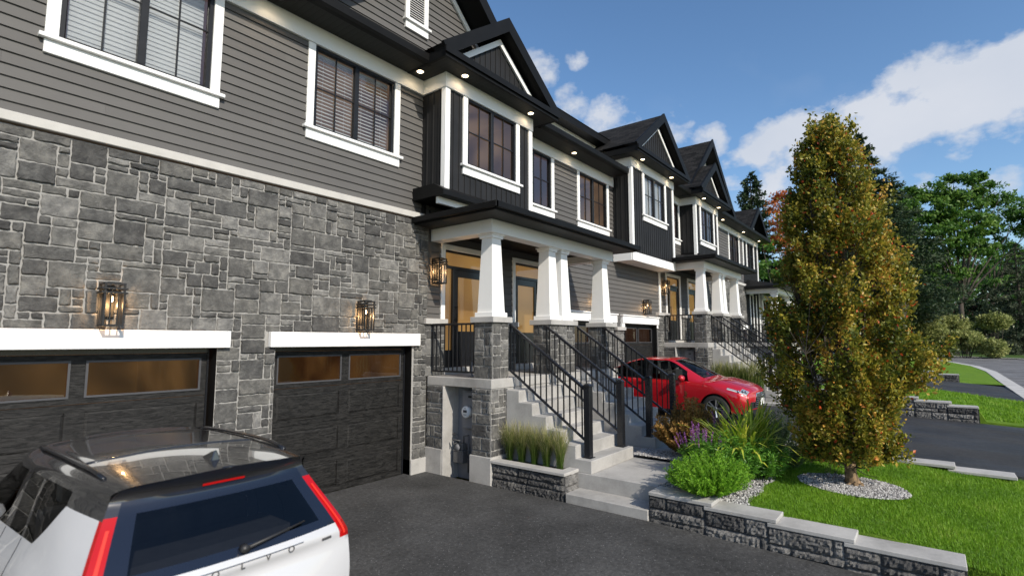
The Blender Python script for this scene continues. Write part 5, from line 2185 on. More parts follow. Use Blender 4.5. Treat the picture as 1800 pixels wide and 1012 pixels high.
# ---- the young tree on the lawn
def lawn_tree():
    rs = np.random.RandomState(21)
    rnd_ = random.Random(21)
    B = TREE
    o = empty('young_tree', B, label="upright young tree turning red and olive on the near lawn in a gravel oval", cat="tree")
    depth = (B - CAM).dot(Vector((math.cos(YAW), math.sin(YAW), 0)))

    def at(px_, py_):
        d = px_dir(px_, py_)
        f_ = Vector((math.cos(YAW), math.sin(YAW), 0))
        s_ = depth / d.dot(f_)
        p = CAM + d * s_
        return (p - B).dot(RGT), p.z
    rows = [(206, 1444, 1458), (235, 1424, 1474), (262, 1414, 1484), (300, 1408, 1500), (330, 1402, 1510), (360, 1398, 1530), (400, 1394, 1550), (450, 1382, 1576), (500, 1374, 1596), (550, 1364, 1612), (600, 1352, 1626), (650, 1346, 1622), (700, 1352, 1608), (750, 1372, 1582), (790, 1402, 1566), (830, 1440, 1550)]
    zt, xl, xr = [], [], []
    for (y, a, b_) in rows:
        s0, z0_ = at(a, y)
        s1, z1_ = at(b_, y)
        zt.append((z0_ + z1_) / 2)
        xl.append(s0)
        xr.append(s1)
    zt, xl, xr = np.array(zt[::-1]), np.array(xl[::-1]), np.array(xr[::-1])
    f2 = np.array([math.cos(YAW), math.sin(YAW), 0.0])
    r2 = np.array([RGT.x, RGT.y, 0.0])
    Bv = np.array(B)

    def place(z, fr, an):
        a, b_ = np.interp(z, zt, xl), np.interp(z, zt, xr)
        c, hw = (a + b_) / 2, max(.03, (b_ - a) / 2 - .03)
        off = r2 * (c + hw * fr * math.cos(an)) + f2 * (hw * fr * math.sin(an) * .95)
        q = Bv + off
        q[2] = z
        return q
    # trunk and rising stems
    tk = MB()
    tk.tube([(0, 0, -.06), (.0, 0, .0), (.01, .01, .10), (.0, .03, .22), (-.01, .03, .36)], [.16, .12, .085, .072, .066], 14)
    for k in range(6):
        a = k * 1.05 + .3
        tk.tube([(math.cos(a) * .07, math.sin(a) * .07, .10), (math.cos(a) * .12, math.sin(a) * .12, .02), (math.cos(a) * .19, math.sin(a) * .19, -.05)], [.035, .035, .02], 8)
    tko = tk.build('trunk', M['bark'], o, smooth=True)
    stems = []
    st = MB()
    top = place(zt[-1] - .2, 0, 0) - Bv
    for k in range(15):
        an = k * 2.4
        fr = [0.0, .3, .38, .55, .62, .5, .7, .45, .75, .65, .8, .7, .85, .8, .88][k]
        ztop = lerp(zt[-1] - .15, .30 * zt[-1], (k / 14) ** .8)
        e = place(ztop, fr, an) - Bv
        a0 = Vector((0, 0.02, .30)) + Vector((math.cos(an) * .03, math.sin(an) * .03, 0))
        pts = []
        for i in range(9):
            t_ = i / 8
            xy = t_ ** .72
            pts.append((lerp(a0.x, e[0], xy) + rnd_.uniform(-.03, .03) * t_, lerp(a0.y, e[1], xy) + rnd_.uniform(-.03, .03) * t_, lerp(a0.z, e[2], t_)))
        r0 = .034 if k < 7 else .022
        st.tube(pts, [lerp(r0, .005, i / 8) for i in range(9)], 7)
        stems.append(np.array(pts))
    P, D, T, LL = [], [], [], []
    tw = []
    boughs = []
    for k in range(250):
        u = (k + rnd_.random()) / 250
        z = np.interp(u, [0, .10, .5, 1], [zt[0] - .02, lerp(zt[0], zt[-1], .09), lerp(zt[0], zt[-1], .45), zt[-1] - .26])
        fr = math.sqrt(rnd_.uniform(.12, 1.0)) * rnd_.uniform(.86, 1.03)
        an = rnd_.uniform(0, 2 * math.pi)
        boughs.append((z, fr, an, rnd_.gauss(0, .10)))
    cl = []
    for (z, fr, an, tn) in boughs:
        c0 = place(z, fr, an)
        for q in range(rnd_.randint(6, 10)):
            up = rnd_.uniform(-.16, .24)
            cl.append((c0 + np.array([rnd_.gauss(0, .075), rnd_.gauss(0, .075), up]) + (c0 - Bv) * np.array([1, 1, 0]) * up * .18, an, tn))
    for k, (c, an, tn) in enumerate(cl):
        z = c[2]
        # twig from the nearest stem below
        best, bd = None, 9
        for s_ in stems:
            dd = np.linalg.norm((s_[:, :2] + Bv[:2]) - c[:2], axis=1) + .7 * np.abs(s_[:, 2] + Bv[2] + .25 - c[2])
            i = int(np.argmin(dd))
            if dd[i] < bd:
                bd, best = dd[i], s_[i] + Bv
        if best is not None and k % 2 == 0:
            mid = (best + c) / 2 + np.array([0, 0, -.03])
            st.tube([best - Bv, mid - Bv, c - Bv], [.007, .005, .003], 4, cap=False)
        outw = c - (Bv + np.array([0, 0, z]))
        outw[2] = 0
        nl = rnd_.randint(34, 64)
        sp = rnd_.uniform(.034, .062)
        ax = np.array([outw[0] * .5, outw[1] * .5, .9])
        ax /= np.linalg.norm(ax)
        tpos = rs.uniform(-1.2, 1.4, nl)
        pp = c + ax * (tpos * sp * 1.6)[:, None] + rs.normal(size=(nl, 3)) * sp * .72
        dd = rs.normal(size=(nl, 3)) * .8 + ax * .5 + outw * .5 + np.array([0, 0, .15])
        base = rnd_.gauss(.42, .08) + tn * 1.3 + .05 * math.sin(z * 3.1 + an)
        tt = base + rs.normal(size=nl) * .16
        red = rs.random_sample(nl) < .035
        tt = np.where(red, rs.uniform(.88, 1, nl), np.minimum(tt, .84))
        P.append(pp)
        D.append(dd)
        T.append(tt)
        LL.append(rs.uniform(.038, .068, nl))
    st.build('branches', M['dark_bark'], tko, smooth=True)
    P, D, T, LL = np.concatenate(P), np.concatenate(D), np.concatenate(T), np.concatenate(LL)
    keep = P[:, 2] > B.z + .40
    leaf_mesh('crown', P[keep], D[keep], LL[keep], LL[keep] * .62, T[keep], 'oak_leaf', o, seed=5, origin=B)


lawn_tree()


# ---- border plants
def plant_empty(name, x, y, label, cat, group=None, z=None):
    zz = lawn1_z(x, y) + .01 if z is None else z
    return empty(name, (x, y, zz), label=label, cat=cat, group=group)


def sprig_shrub(x, y, rx, ry, h, n, mat, label, seed, leaf=(.022, .007), per=26, z=None, name='feathery_shrub', flop=.5, cat='shrub', tone=(.5, .2)):
    """many upright sprigs densely set with small leaves"""
    rs = np.random.RandomState(seed)
    o = plant_empty(name, x, y, label, cat, z=z)
    st = MB()
    P, D, T = [], [], []
    for k in range(n):
        a, r = rs.uniform(0, 2 * np.pi), math.sqrt(rs.uniform(0, 1))
        bx, by = rx * r * math.cos(a) * .55, ry * r * math.sin(a) * .55
        hh = h * (1 - .45 * r * r) * rs.uniform(.55, 1.2)
        tip = np.array([bx + rx * r * math.cos(a) * .5 * (1 + flop * .3) + rs.uniform(-.03, .03), by + ry * r * math.sin(a) * .5 * (1 + flop * .3) + rs.uniform(-.03, .03), hh])
        b0 = np.array([bx * .6, by * .6, 0])
        mid = (b0 + tip) / 2 + np.array([bx * .3, by * .3, hh * .08])
        st.tube([b0, mid, tip], [.0035, .003, .0015], 3, cap=False)
        for i in range(per):
            t_ = .18 + .82 * i / per
            p = (1 - t_) ** 2 * b0 + 2 * t_ * (1 - t_) * mid + t_ ** 2 * tip
            ax = tip - b0
            ax = ax / np.linalg.norm(ax)
            for q in range(3):
                d = rs.normal(size=3)
                d -= ax * d.dot(ax)
                d /= np.linalg.norm(d) + 1e-6
                P.append(p + rs.normal(size=3) * .003)
                D.append(d * .9 + ax * .75)
                T.append(tone[0] + tone[1] * (t_ - .5) + rs.normal() * .16)
    P, D, T = np.array(P), np.array(D), np.array(T)
    s = rs.uniform(.7, 1.25, len(P))
    st.build('stems', M['wood_leaf'], o, tones=True)
    leaf_mesh('foliage', P, D, leaf[0] * s, leaf[1] * s, T, mat, o, seed=seed)
    return o


def strap_plant(x, y, n, L, w, mat, label, seed, name='strap_leaf_plant', z=None, arch=.9, cat='plant', rx=.05, ry=.05, tone=(.5, .25), up=1.0, seg=6, group=None, parent=None, tip_tone=0.0):
    """arching strap leaves from a crown"""
    rs = np.random.RandomState(seed)
    o = plant_empty(name, x, y, label, cat, group=group, z=z)
    g_ = MB()
    for k in range(n):
        a = rs.uniform(0, 2 * np.pi)
        d = np.array([math.cos(a), math.sin(a), 0])
        s = np.array([-math.sin(a), math.cos(a), 0])
        ln = L * rs.uniform(.6, 1.1)
        sp = rs.uniform(.15, 1.0) * arch
        b0 = np.array([rs.uniform(-rx, rx), rs.uniform(-ry, ry), 0])
        pts = []
        p = b0.copy()
        el = math.pi / 2 - rs.uniform(.02, .25) * arch
        for i in range(seg + 1):
            t_ = i / seg
            ww = w * (0.5 + 1.6 * t_) * (1 - t_ ** 3) if i < seg else .0004
            ww = min(ww, w)
            pts.append((p - s * ww / 2, p + s * ww / 2))
            el -= sp * 1.9 / seg * (0.4 + t_)
            p = p + (d * math.cos(el) + np.array([0, 0, math.sin(el) * up])) * ln / seg
        tn = tone[0] + rs.normal() * tone[1]
        for i in range(seg):
            g_.face([pts[i][0], pts[i][1], pts[i + 1][1], pts[i + 1][0]], min(1, max(0, tn + tip_tone * (i / seg - .4))))
    g_.build('leaves', M[mat], o, tones=True)
    return o


def lance_bush(x, y, r, h, label, seed, n=95, flowers=0, z=None):
    """upright stems with whorls of long narrow leaves, some carrying purple spikes"""
    rs = np.random.RandomState(seed)
    o = plant_empty('leafy_perennial', x, y, label, 'plant', z=z)
    st, P, D, T, L = MB(), [], [], [], []
    spikes = []
    for k in range(n):
        a, rr = rs.uniform(0, 2 * np.pi), math.sqrt(rs.uniform(0, 1))
        b0 = np.array([math.cos(a) * rr * r * .45, math.sin(a) * rr * r * .45, 0])
        tip = np.array([math.cos(a) * rr * r, math.sin(a) * rr * r, h * (1 - .35 * rr * rr) * rs.uniform(.75, 1.08)])
        st.tube([b0, (b0 + tip) / 2 + np.array([0, 0, .03]), tip], [.005, .004, .002], 4, cap=False)
        ax = (tip - b0) / np.linalg.norm(tip - b0)
        for i in range(16):
            t_ = .25 + .75 * i / 15
            p = b0 + (tip - b0) * t_
            for q in range(3):
                d = rs.normal(size=3)
                d -= ax * d.dot(ax)
                d /= np.linalg.norm(d) + 1e-6
                P.append(p)
                D.append(d + ax * rs.uniform(.1, .7))
                T.append(.45 + .3 * (t_ - .5) + rs.normal() * .18)
                L.append(rs.uniform(.07, .12) * (1.1 - .4 * t_))
        if k < flowers:
            FP = np.array([tip + ax * (.02 + .17 * i / 46) for i in range(46)])
            spikes.append((FP, rs.normal(size=(46, 3)) + ax * .4))
    st.build('stems', M['wood_leaf'], o, tones=True)
    L = np.array(L)
    leaf_mesh('foliage', np.array(P), np.array(D), L, L * .17, np.array(T), 'lance_leaf', o, seed=seed)
    for q, (FP, FD) in enumerate(spikes):
        leaf_mesh('flower_spike', FP, FD, .017, .011, rs.uniform(0, 1, len(FP)), 'purple_flower', o, seed=seed + q)
    return o


sprig_shrub(7.08, -4.66, .62, .46, .46, 360, 'bright_leaf', "bright green feathery shrub spilling over the block wall", 31, leaf=(.036, .012), per=22)
sprig_shrub(7.50, -4.66, .42, .32, .40, 190, 'bright_leaf', "smaller bright green feathery shrub at the gravel edge of the bed", 32, leaf=(.034, .011), per=20)
lance_bush(7.80, -4.72, .44, .62, "dark green leafy perennial between the bright shrub and the strap-leaved plants", 33, 130)
lance_bush(8.20, -5.00, .42, .56, "dark green leafy perennial beside the lawn, left of the tree's gravel", 34, 110)
lance_bush(7.72, -4.34, .30, .56, "leafy perennial with purple flower spikes above the bright shrub", 43, 46, flowers=34)
strap_plant(8.15, -4.78, 170, 1.05, .030, 'stripe_leaf', "yellow-green strap-leaved plant arching over the leafy perennials", 35, tone=(.66, .25), rx=.16, ry=.16, arch=1.35)
strap_plant(8.30, -5.06, 80, .66, .026, 'stripe_leaf', "yellow-green strap-leaved plant drooping onto the near lawn", 36, tone=(.66, .25), arch=1.2)
strap_plant(9.00, -4.75, 120, 1.05, .026, 'stripe_leaf', "tall yellow-green strap-leaved plant in front of the car's bumper", 37, tone=(.60, .25), rx=.12, ry=.12)
sprig_shrub(8.95, -3.78, .56, .50, .80, 170, 'rust_leaf', "rust and gold shrub in front of the red car's wheel", 38, leaf=(.055, .026), per=26, name='rusty_shrub', tone=(.50, .6), flop=1.3)
sprig_shrub(9.35, -3.62, .30, .34, .95, 60, 'rust_leaf', "taller olive and rust shrub against the red car's wing", 39, leaf=(.045, .022), per=28, name='rusty_shrub', tone=(.25, .4), flop=.8)
sprig_shrub(8.95, -5.16, .34, .32, .52, 90, 'sage_leaf', "grey-green sage left of the tree stem", 40, leaf=(.04, .012), per=18, name='sage_plant')
sprig_shrub(9.75, -4.85, .44, .40, .78, 100, 'sage_leaf', "pale green sage behind the bed, below the tree crown", 41, leaf=(.045, .014), per=20, name='sage_plant')
lance_bush(8.75, -4.36, .36, .62, "dark perennial with mauve spikes below the red car's bumper", 42, 50, flowers=16)

# tall grasses in the planters
lab = ["tall feathery grass clump at the house end of the near planter", "tall feathery grass clump second from the house in the near planter", "tall feathery grass clump in the middle of the near planter", "tall feathery grass clump second from the street end of the near planter", "tall feathery grass clump at the street end of the near planter"]
for k in range(5):
    strap_plant(6.76, -1.66 - .235 * k, 330, .66, .0040, 'reed', lab[k], 50 + k, name='ornamental_grass', z=.355, arch=.62, cat='grass clump', rx=.04, ry=.04, tone=(.34, .14), group="tall grasses in the planters", tip_tone=.95, seg=6)
lab = ["tall grass clump of the far planter, nearest the house", "tall grass clump of the far planter, second from the house", "tall grass clump in the middle of the far planter", "tall grass clump of the far planter, second from the street", "tall grass clump of the far planter, nearest the street"]
for k in range(5):
    strap_plant(17.35, -1.66 - .30 * k, 220, 1.0, .009, 'reed', lab[k], 60 + k, name='ornamental_grass', z=.68, arch=.5, cat='grass clump', rx=.14, ry=.14, tone=(.30, .14), group="tall grasses in the planters", tip_tone=.8, seg=5)


# ---- trees beyond the road
def at_px(px_, dist, z=.5):
    d = px_dir(px_, 560)
    f_ = Vector((math.cos(YAW), math.sin(YAW), 0))
    s_ = dist / d.dot(f_)
    p = CAM + d * s_
    return Vector((p.x, p.y, z))


def z_px(px_, py_, dist):
    d = px_dir(px_, py_)
    f_ = Vector((math.cos(YAW), math.sin(YAW), 0))
    return (CAM + d * (dist / d.dot(f_))).z


F2 = np.array([math.cos(YAW), math.sin(YAW), 0.0])
R2 = np.array([RGT.x, RGT.y, 0.0])


def broad_tree(label, px_, dist, blobs, mat, seed, trunk_r=.25, lean=0.0, name='broadleaf_tree', group="trees beyond the road", per=420, leaf=.34, zbase=.4, bark='dark_bark', split=.35):
    """blobs: (px, py, rx_px, ry_px) seen outlines, given depth at random; clumps of leaves carried on limbs"""
    rs = np.random.RandomState(seed)
    B = at_px(px_, dist, zbase)
    o = empty(name, B, label=label, cat='tree', group=group)
    sc = dist / FPX
    Bv = np.array(B)
    tops = []
    P, D, T = [], [], []
    for (bx, by, rx, ry) in blobs:
        c = np.array(at_px(bx, dist))
        c[2] = z_px(bx, by, dist)
        c += F2 * rs.uniform(-1, 1) * rx * sc * 1.2
        tops.append(c)
        nsub = max(6, int(rx * ry / 26))
        for k in range(nsub):
            v = rs.normal(size=3)
            v /= np.linalg.norm(v)
            v *= rs.uniform(.45, 1.0) ** .6
            cc = c + R2 * v[0] * rx * sc + F2 * v[1] * rx * sc + np.array([0, 0, v[2] * ry * sc])
            m_ = int(per / nsub * max(1, rx * ry / 300.0))
            m_ = max(34, min(m_, 90))
            sz = rs.uniform(.4, 1.0) * 6.2 * sc
            pp = cc + rs.normal(size=(m_, 3)) * np.array([sz, sz, sz * .42])
            P.append(pp)
            D.append(rs.normal(size=(m_, 3)) + np.array([0, 0, -.15]))
            T.append(np.clip(.45 + rs.normal() * .15 + rs.normal(size=m_) * .18, 0, 1))
    P, D, T = np.concatenate(P), np.concatenate(D), np.concatenate(T)
    tops = np.array(tops)
    zt = tops[:, 2].max()
    tk = MB()
    fork = lerp(zbase, zt, split)
    cen = tops.mean(0)
    fk = np.array([lerp(0, (cen - Bv)[0], .25), lerp(0, (cen - Bv)[1], .25), fork - zbase])
    tk.tube([(0, 0, -.3), fk * .5 + np.array([.1, .05, 0]), fk], [trunk_r * 1.25, trunk_r, trunk_r * .8], 9)
    for c in tops:
        e = c - Bv
        mid = fk + (e - fk) * .5 + np.array([rs.uniform(-.3, .3), rs.uniform(-.3, .3), rs.uniform(-.2, .5)])
        tk.tube([fk * .9, fk + (e - fk) * .22, mid, e], [trunk_r * .55, trunk_r * .42, trunk_r * .26, trunk_r * .08], 6)
    tk.build('trunk', M[bark], o, smooth=True)
    s = rs.uniform(.65, 1.3, len(P)) * leaf
    leaf_mesh('crown', P, D, s, s * .55, T, mat, o, seed=seed, origin=B)
    return o


def conifer(label, px_, dist, top_y, base_y, half_px, seed, mat='conifer', name='conifer_tree', group="trees beyond the road", n_tier=26, droop=.25, zbase=.4, gap=.0, leaf=.30, expo=.85):
    rs = np.random.RandomState(seed)
    B = at_px(px_, dist, zbase)
    o = empty(name, B, label=label, cat='tree', group=group)
    sc = dist / FPX
    zt = z_px(px_, top_y, dist) - zbase
    z0 = z_px(px_, base_y, dist) - zbase
    tk = MB()
    tk.tube([(0, 0, -.3), (0, 0, zt * .5), (0, 0, zt)], [.28, .18, .03], 8)
    P, D, T = [], [], []
    for i in range(n_tier):
        t_ = i / (n_tier - 1)
        z = lerp(z0, zt - .15, t_)
        R = half_px * sc * ((1 - t_) ** expo) * rs.uniform(.75, 1.15) + .12
        nb = max(3, int(4 + R * 1.7))
        for k in range(nb):
            if rs.random_sample() < gap:
                continue
            a = rs.uniform(0, 2 * np.pi)
            d = np.array([math.cos(a), math.sin(a), 0])
            L = R * rs.uniform(.6, 1.12)
            tip = np.array([0, 0, z]) + d * L + np.array([0, 0, L * rs.uniform(-droop, droop * .4)])
            tk.tube([(0, 0, z), tuple(tip)], [.035, .01], 4, cap=False)
            m_ = int(18 + 40 * L)
            u = rs.uniform(.15, 1.05, m_) ** .8
            pp = np.array([0, 0, z]) + (tip - np.array([0, 0, z])) * u[:, None] + rs.normal(size=(m_, 3)) * np.array([.13, .13, .09]) * (L * .35 + .5)
            P.append(pp)
            D.append(d + rs.normal(size=(m_, 3)) * .7)
            T.append(np.clip(.4 + .25 * u + rs.normal(size=m_) * .2, 0, 1))
    P, D, T = np.concatenate(P), np.concatenate(D), np.concatenate(T)
    tk.build('trunk', M['dark_bark'], o, smooth=True)
    s = rs.uniform(.7, 1.3, len(P)) * leaf
    leaf_mesh('crown', P, D, s, s * .42, T, mat, o, seed=seed)
    return o


conifer("tall dark pine rising behind the farthest roof gable", 1330, 52, 304, 560, 62, 71, n_tier=34, gap=.05, expo=.7, leaf=.36)
conifer("tall dark pine directly behind the young tree's crown", 1530, 60, 236, 560, 124, 72, n_tier=40, gap=.10, expo=.80, leaf=.40)
conifer("grey-green spruce at the right edge of the picture", 1795, 66, 428, 618, 66, 73, mat='spruce', n_tier=24, expo=.75, leaf=.26)
conifer("dark spruce with a low skirt, left of the grey-green spruce", 1738, 74, 500, 618, 40, 74, mat='conifer', n_tier=18, expo=.6)
broad_tree("large green tree with a forked pale trunk and open crown beyond the road", 1692, 68,
           [(1650, 375, 34, 22), (1622, 345, 20, 14), (1668, 335, 26, 18), (1715, 318, 18, 12), (1722, 355, 30, 20), (1690, 400, 40, 24), (1740, 395, 34, 22), (1640, 420, 34, 20), (1700, 440, 34, 16), (1765, 425, 26, 16), (1606, 372, 22, 16), (1660, 465, 26, 14), (1730, 470, 22, 12), (1775, 350, 20, 12), (1800, 380, 26, 16), (1690, 345, 26, 16), (1640, 395, 30, 18), (1600, 420, 22, 16), (1745, 330, 18, 10), (1700, 310, 12, 7), (1585, 395, 22, 18), (1610, 345, 22, 16), (1640, 440, 30, 20), (1810, 400, 28, 22)], 'wood_leaf', 81, trunk_r=.30, leaf=.46, split=.30, per=700)
broad_tree("green tree with dark slanting limbs at the right edge beyond the road", 1742, 76,
           [(1765, 345, 26, 14), (1790, 365, 26, 18), (1760, 380, 26, 16), (1800, 400, 34, 22), (1775, 440, 32, 18), (1815, 440, 30, 24), (1790, 480, 30, 16), (1752, 500, 22, 12), (1715, 500, 26, 16), (1735, 455, 28, 18), (1810, 520, 30, 20), (1700, 530, 24, 14)], 'wood_leaf', 82, trunk_r=.26, leaf=.36)
broad_tree("mid-green tree between the pine and the large forked tree", 1618, 66,
           [(1600, 400, 24, 18), (1620, 440, 30, 20), (1590, 470, 26, 20), (1640, 490, 26, 16), (1610, 520, 34, 16), (1660, 520, 22, 12), (1575, 430, 20, 18), (1640, 455, 28, 18), (1605, 365, 22, 16), (1685, 480, 26, 16), (1590, 520, 26, 20)], 'wood_leaf', 83, trunk_r=.3, leaf=.4, split=.2)
broad_tree("orange-red maple left of the young tree's top", 1402, 48,
           [(1372, 388, 24, 15), (1382, 358, 20, 13), (1364, 418, 22, 14), (1394, 342, 14, 9), (1402, 378, 18, 9), (1386, 400, 22, 10), (1412, 350, 14, 9), (1380, 425, 24, 14), (1420, 420, 24, 18), (1400, 450, 24, 12), (1432, 385, 14, 10), (1440, 450, 20, 16)], 'maple_leaf', 84, trunk_r=.18, leaf=.26, name='maple_tree')
broad_tree("green tree under the orange maple, behind the end of the row", 1375, 44,
           [(1360, 470, 24, 18), (1395, 490, 28, 20), (1350, 520, 20, 20), (1420, 520, 26, 22), (1385, 550, 30, 20), (1345, 430, 16, 14)], 'wood_leaf', 85, trunk_r=.2, leaf=.28, split=.15)
broad_tree("low red maple showing between the far porch columns", 1392, 56,
           [(1375, 540, 20, 16), (1400, 560, 22, 18), (1420, 590, 26, 16), (1370, 590, 22, 14)], 'maple_leaf', 86, trunk_r=.14, leaf=.26, name='maple_tree', split=.1)
broad_tree("plum-coloured tree deep behind the forked tree's trunk", 1662, 82,
           [(1650, 540, 20, 12), (1672, 552, 20, 10), (1690, 500, 16, 14), (1712, 545, 16, 10), (1640, 560, 14, 8)], 'plum_leaf', 87, trunk_r=.14, leaf=.36, name='plum_tree', split=.1)
broad_tree("yellow-green tree far behind, left of the forked trunk", 1640, 92,
           [(1630, 505, 18, 12), (1655, 495, 20, 12), (1625, 540, 20, 14), (1600, 545, 20, 14)], 'hedge_leaf', 88, trunk_r=.2, leaf=.45, split=.2)


def shrub(label, px_, py_, rx, ry, dist, seed, mat='hedge_leaf'):
    rs = np.random.RandomState(seed)
    B = at_px(px_, dist, .5)
    o = empty('shrub', B, label=label, cat='shrub', group="shrubs beyond the road")
    sc = dist / FPX
    zc_ = z_px(px_, py_, dist) - .5
    P, D, T = [], [], []
    st = MB()
    for k in range(60):
        v = rs.normal(size=3)
        v /= np.linalg.norm(v)
        c = R2 * v[0] * rx * sc * .85 + F2 * v[1] * rx * sc * .8
        h_ = zc_ + v[2] * ry * sc * .85
        c = c + np.array([0, 0, max(h_, .25)])
        b0 = np.array([c[0] * .35, c[1] * .35, -.2])
        if k % 5 == 0:
            st.tube([tuple(b0), tuple((b0 + c) / 2 + np.array([0, 0, .1])), tuple(c)], [.035, .02, .008], 5, cap=False)
        m_ = 90
        P.append(c + rs.normal(size=(m_, 3)) * 3.4 * sc * np.array([1, 1, .7]))
        D.append(rs.normal(size=(m_, 3)) + v * .8 + np.array([0, 0, .5]))
        T.append(np.clip(.55 + rs.normal() * .14 + rs.normal(size=m_) * .18, 0, 1))
    P, D, T = np.concatenate(P), np.concatenate(D), np.concatenate(T)
    st.build('stems', M['dark_bark'], o)
    s = rs.uniform(.7, 1.3, len(P)) * .27
    leaf_mesh('foliage', P, D, s, s * .6, T, mat, o, seed=seed)


shrub("pale shrub at the left of the row beyond the road, beside the young tree", 1634, 580, 20, 26, 60, 91)
shrub("large pale shrub in the row beyond the road, under the plum tree", 1672, 574, 26, 18, 62, 92)
shrub("low pale shrub by the road, under the forked tree", 1690, 598, 26, 14, 57, 93)
shrub("small rounded pale shrub at the right end of the row by the road", 1742, 612, 15, 11, 55, 94)
shrub("dark evergreen shrub behind the pale row, under the forked tree", 1712, 560, 34, 34, 74, 96, 'conifer')
shrub("dark evergreen shrub behind the pale row, at its right end", 1775, 570, 36, 40, 76, 97, 'conifer')
shrub("dark evergreen shrub behind the pale row, beside the young tree's crown", 1625, 555, 34, 36, 78, 98, 'conifer')
shrub("pale shrub standing high before the dark spruce", 1748, 565, 22, 10, 60, 95)


# far wood closing the view: one mass
def far_wood():
    rs = np.random.RandomState(99)
    P, D, T = [], [], []
    for k in range(250):
        px_ = rs.uniform(1230, 2250)
        dist = rs.uniform(95, 130)
        py_ = rs.uniform(450 if px_ > 1560 else 520, 610)
        c = np.array(at_px(px_, dist))
        c[2] = z_px(px_, py_, dist)
        m_ = 110
        P.append(c + rs.normal(size=(m_, 3)) * np.array([2.6, 2.6, 1.5]))
        D.append(rs.normal(size=(m_, 3)))
        T.append(np.clip(.3 + rs.normal() * .15 + rs.normal(size=m_) * .15, 0, 1))
    o = leaf_mesh('far_wood', np.concatenate(P), np.concatenate(D), 1.1, .7, np.concatenate(T), 'wood_leaf', None, seed=9)
    tag(o, label="dark wood closing the view beyond the road", kind='stuff')


far_wood()
# ================================================================ cars
def paint(name, col, rough=.28, coat=1.0, metal=0.0, spec=.5):
    m, t, b = new_mat(name)
    fl = nnoise(t, 600, 2)
    t.links.new(nramp(t, fl, [(.3, tuple(c * .93 for c in col)), (.7, tuple(min(1, c * 1.05) for c in col))]), b.inputs['Base Color'])
    b.inputs['Roughness'].default_value = rough
    b.inputs['Metallic'].default_value = metal
    b.inputs['Coat Weight'].default_value = coat
    b.inputs['Coat Roughness'].default_value = .02
    b.inputs['Coat IOR'].default_value = 1.6
    b.inputs['Specular IOR Level'].default_value = spec
    return m


paint('white_paint', (0.52, 0.52, 0.535), .35)
paint('red_paint', (0.46, 0.003, 0.010), .30, metal=.2)
paint('black_paint', (0.018, 0.018, 0.02), .2)
paint('tail_red', (0.40, 0.002, 0.002), .25, coat=.35)
emit_mat('tail_core', (0.9, 0.03, 0.01), 0.35)
plain('car_trim', (0.02, 0.02, 0.021), .5, var=.1, nscale=20)
plain('rubber', (0.018, 0.018, 0.018), .75, var=.15, nscale=30)
plain('alloy', (0.42, 0.43, 0.45), .28, metal=.9, var=.06, nscale=10)
plain('chrome', (0.75, 0.76, 0.78), .12, metal=1.0, var=.03, nscale=10)
plain('seat', (0.12, 0.115, 0.11), .7, var=.12, nscale=12)
plain('plate', (0.78, 0.78, 0.76), .4, var=.03)
m, t, b = new_mat('rear_glass')
b.inputs['Base Color'].default_value = (0.010, 0.014, 0.026, 1)
b.inputs['Roughness'].default_value = .08
b.inputs['Coat Weight'].default_value = .25
b.inputs['Coat Roughness'].default_value = .0


def crom(p0, p1, p2, p3, t):
    return .5 * ((2 * p1) + (-p0 + p2) * t + (2 * p0 - 5 * p1 + 4 * p2 - p3) * t * t + (-p0 + 3 * p1 - 3 * p2 + p3) * t ** 3)


class Surf:
    """smooth surface through a control grid (Catmull-Rom both ways)"""

    def __init__(self, G):
        self.G = np.array(G, float)
        self.ni, self.nj = self.G.shape[:2]

    def row(self, i):
        n = self.ni - 1
        if i < 0:
            return 2 * self.G[0] - self.G[-i]
        if i > n:
            return 2 * self.G[n] - self.G[2 * n - i]
        return self.G[i]

    def at(self, u, v):
        i = int(min(max(math.floor(u), 0), self.ni - 2))
        j = int(min(max(math.floor(v), 0), self.nj - 2))
        tu, tv = u - i, v - j
        cols = [crom(self.row(i - 1)[k], self.row(i)[k], self.row(i + 1)[k], self.row(i + 2)[k], tu) for k in range(max(0, j - 1), min(self.nj, j + 3))]
        c = {k: cols[q] for q, k in enumerate(range(max(0, j - 1), min(self.nj, j + 3)))}
        p1, p2 = c[j], c[j + 1]
        p0 = c[j - 1] if j - 1 in c else 2 * p1 - p2
        # mirror across the centre line at the last column
        p3 = c[j + 2] if j + 2 in c else np.array([-p1[0], p1[1], p1[2]]) + 0 * p2
        if j + 2 not in c:
            p3 = np.array([2 * p2[0] - p1[0], p1[1], p1[2]])
        return crom(p0, p1, p2, p3, tv)


def grid_parts(bucket, U, Vf, ev, cls, flip):
    """sample ev(u, v) on lines; Vf(u) gives the list of v for a column; cls(u, v) names the part"""
    nv = len(Vf(U[0]))
    pts = [[ev(u, v) for v in Vf(u)] for u in U]
    for a in range(len(U) - 1):
        va, vb = Vf(U[a]), Vf(U[a + 1])
        um = (U[a] + U[a + 1]) / 2
        for k in range(nv - 1):
            vm = (va[k] + va[k + 1] + vb[k] + vb[k + 1]) / 4
            name = cls(um, vm, k)
            if name is None:
                continue
            q = [pts[a][k], pts[a + 1][k], pts[a + 1][k + 1], pts[a][k + 1]]
            if flip:
                q = q[::-1]
            bucket.setdefault(name, MB()).face(q)


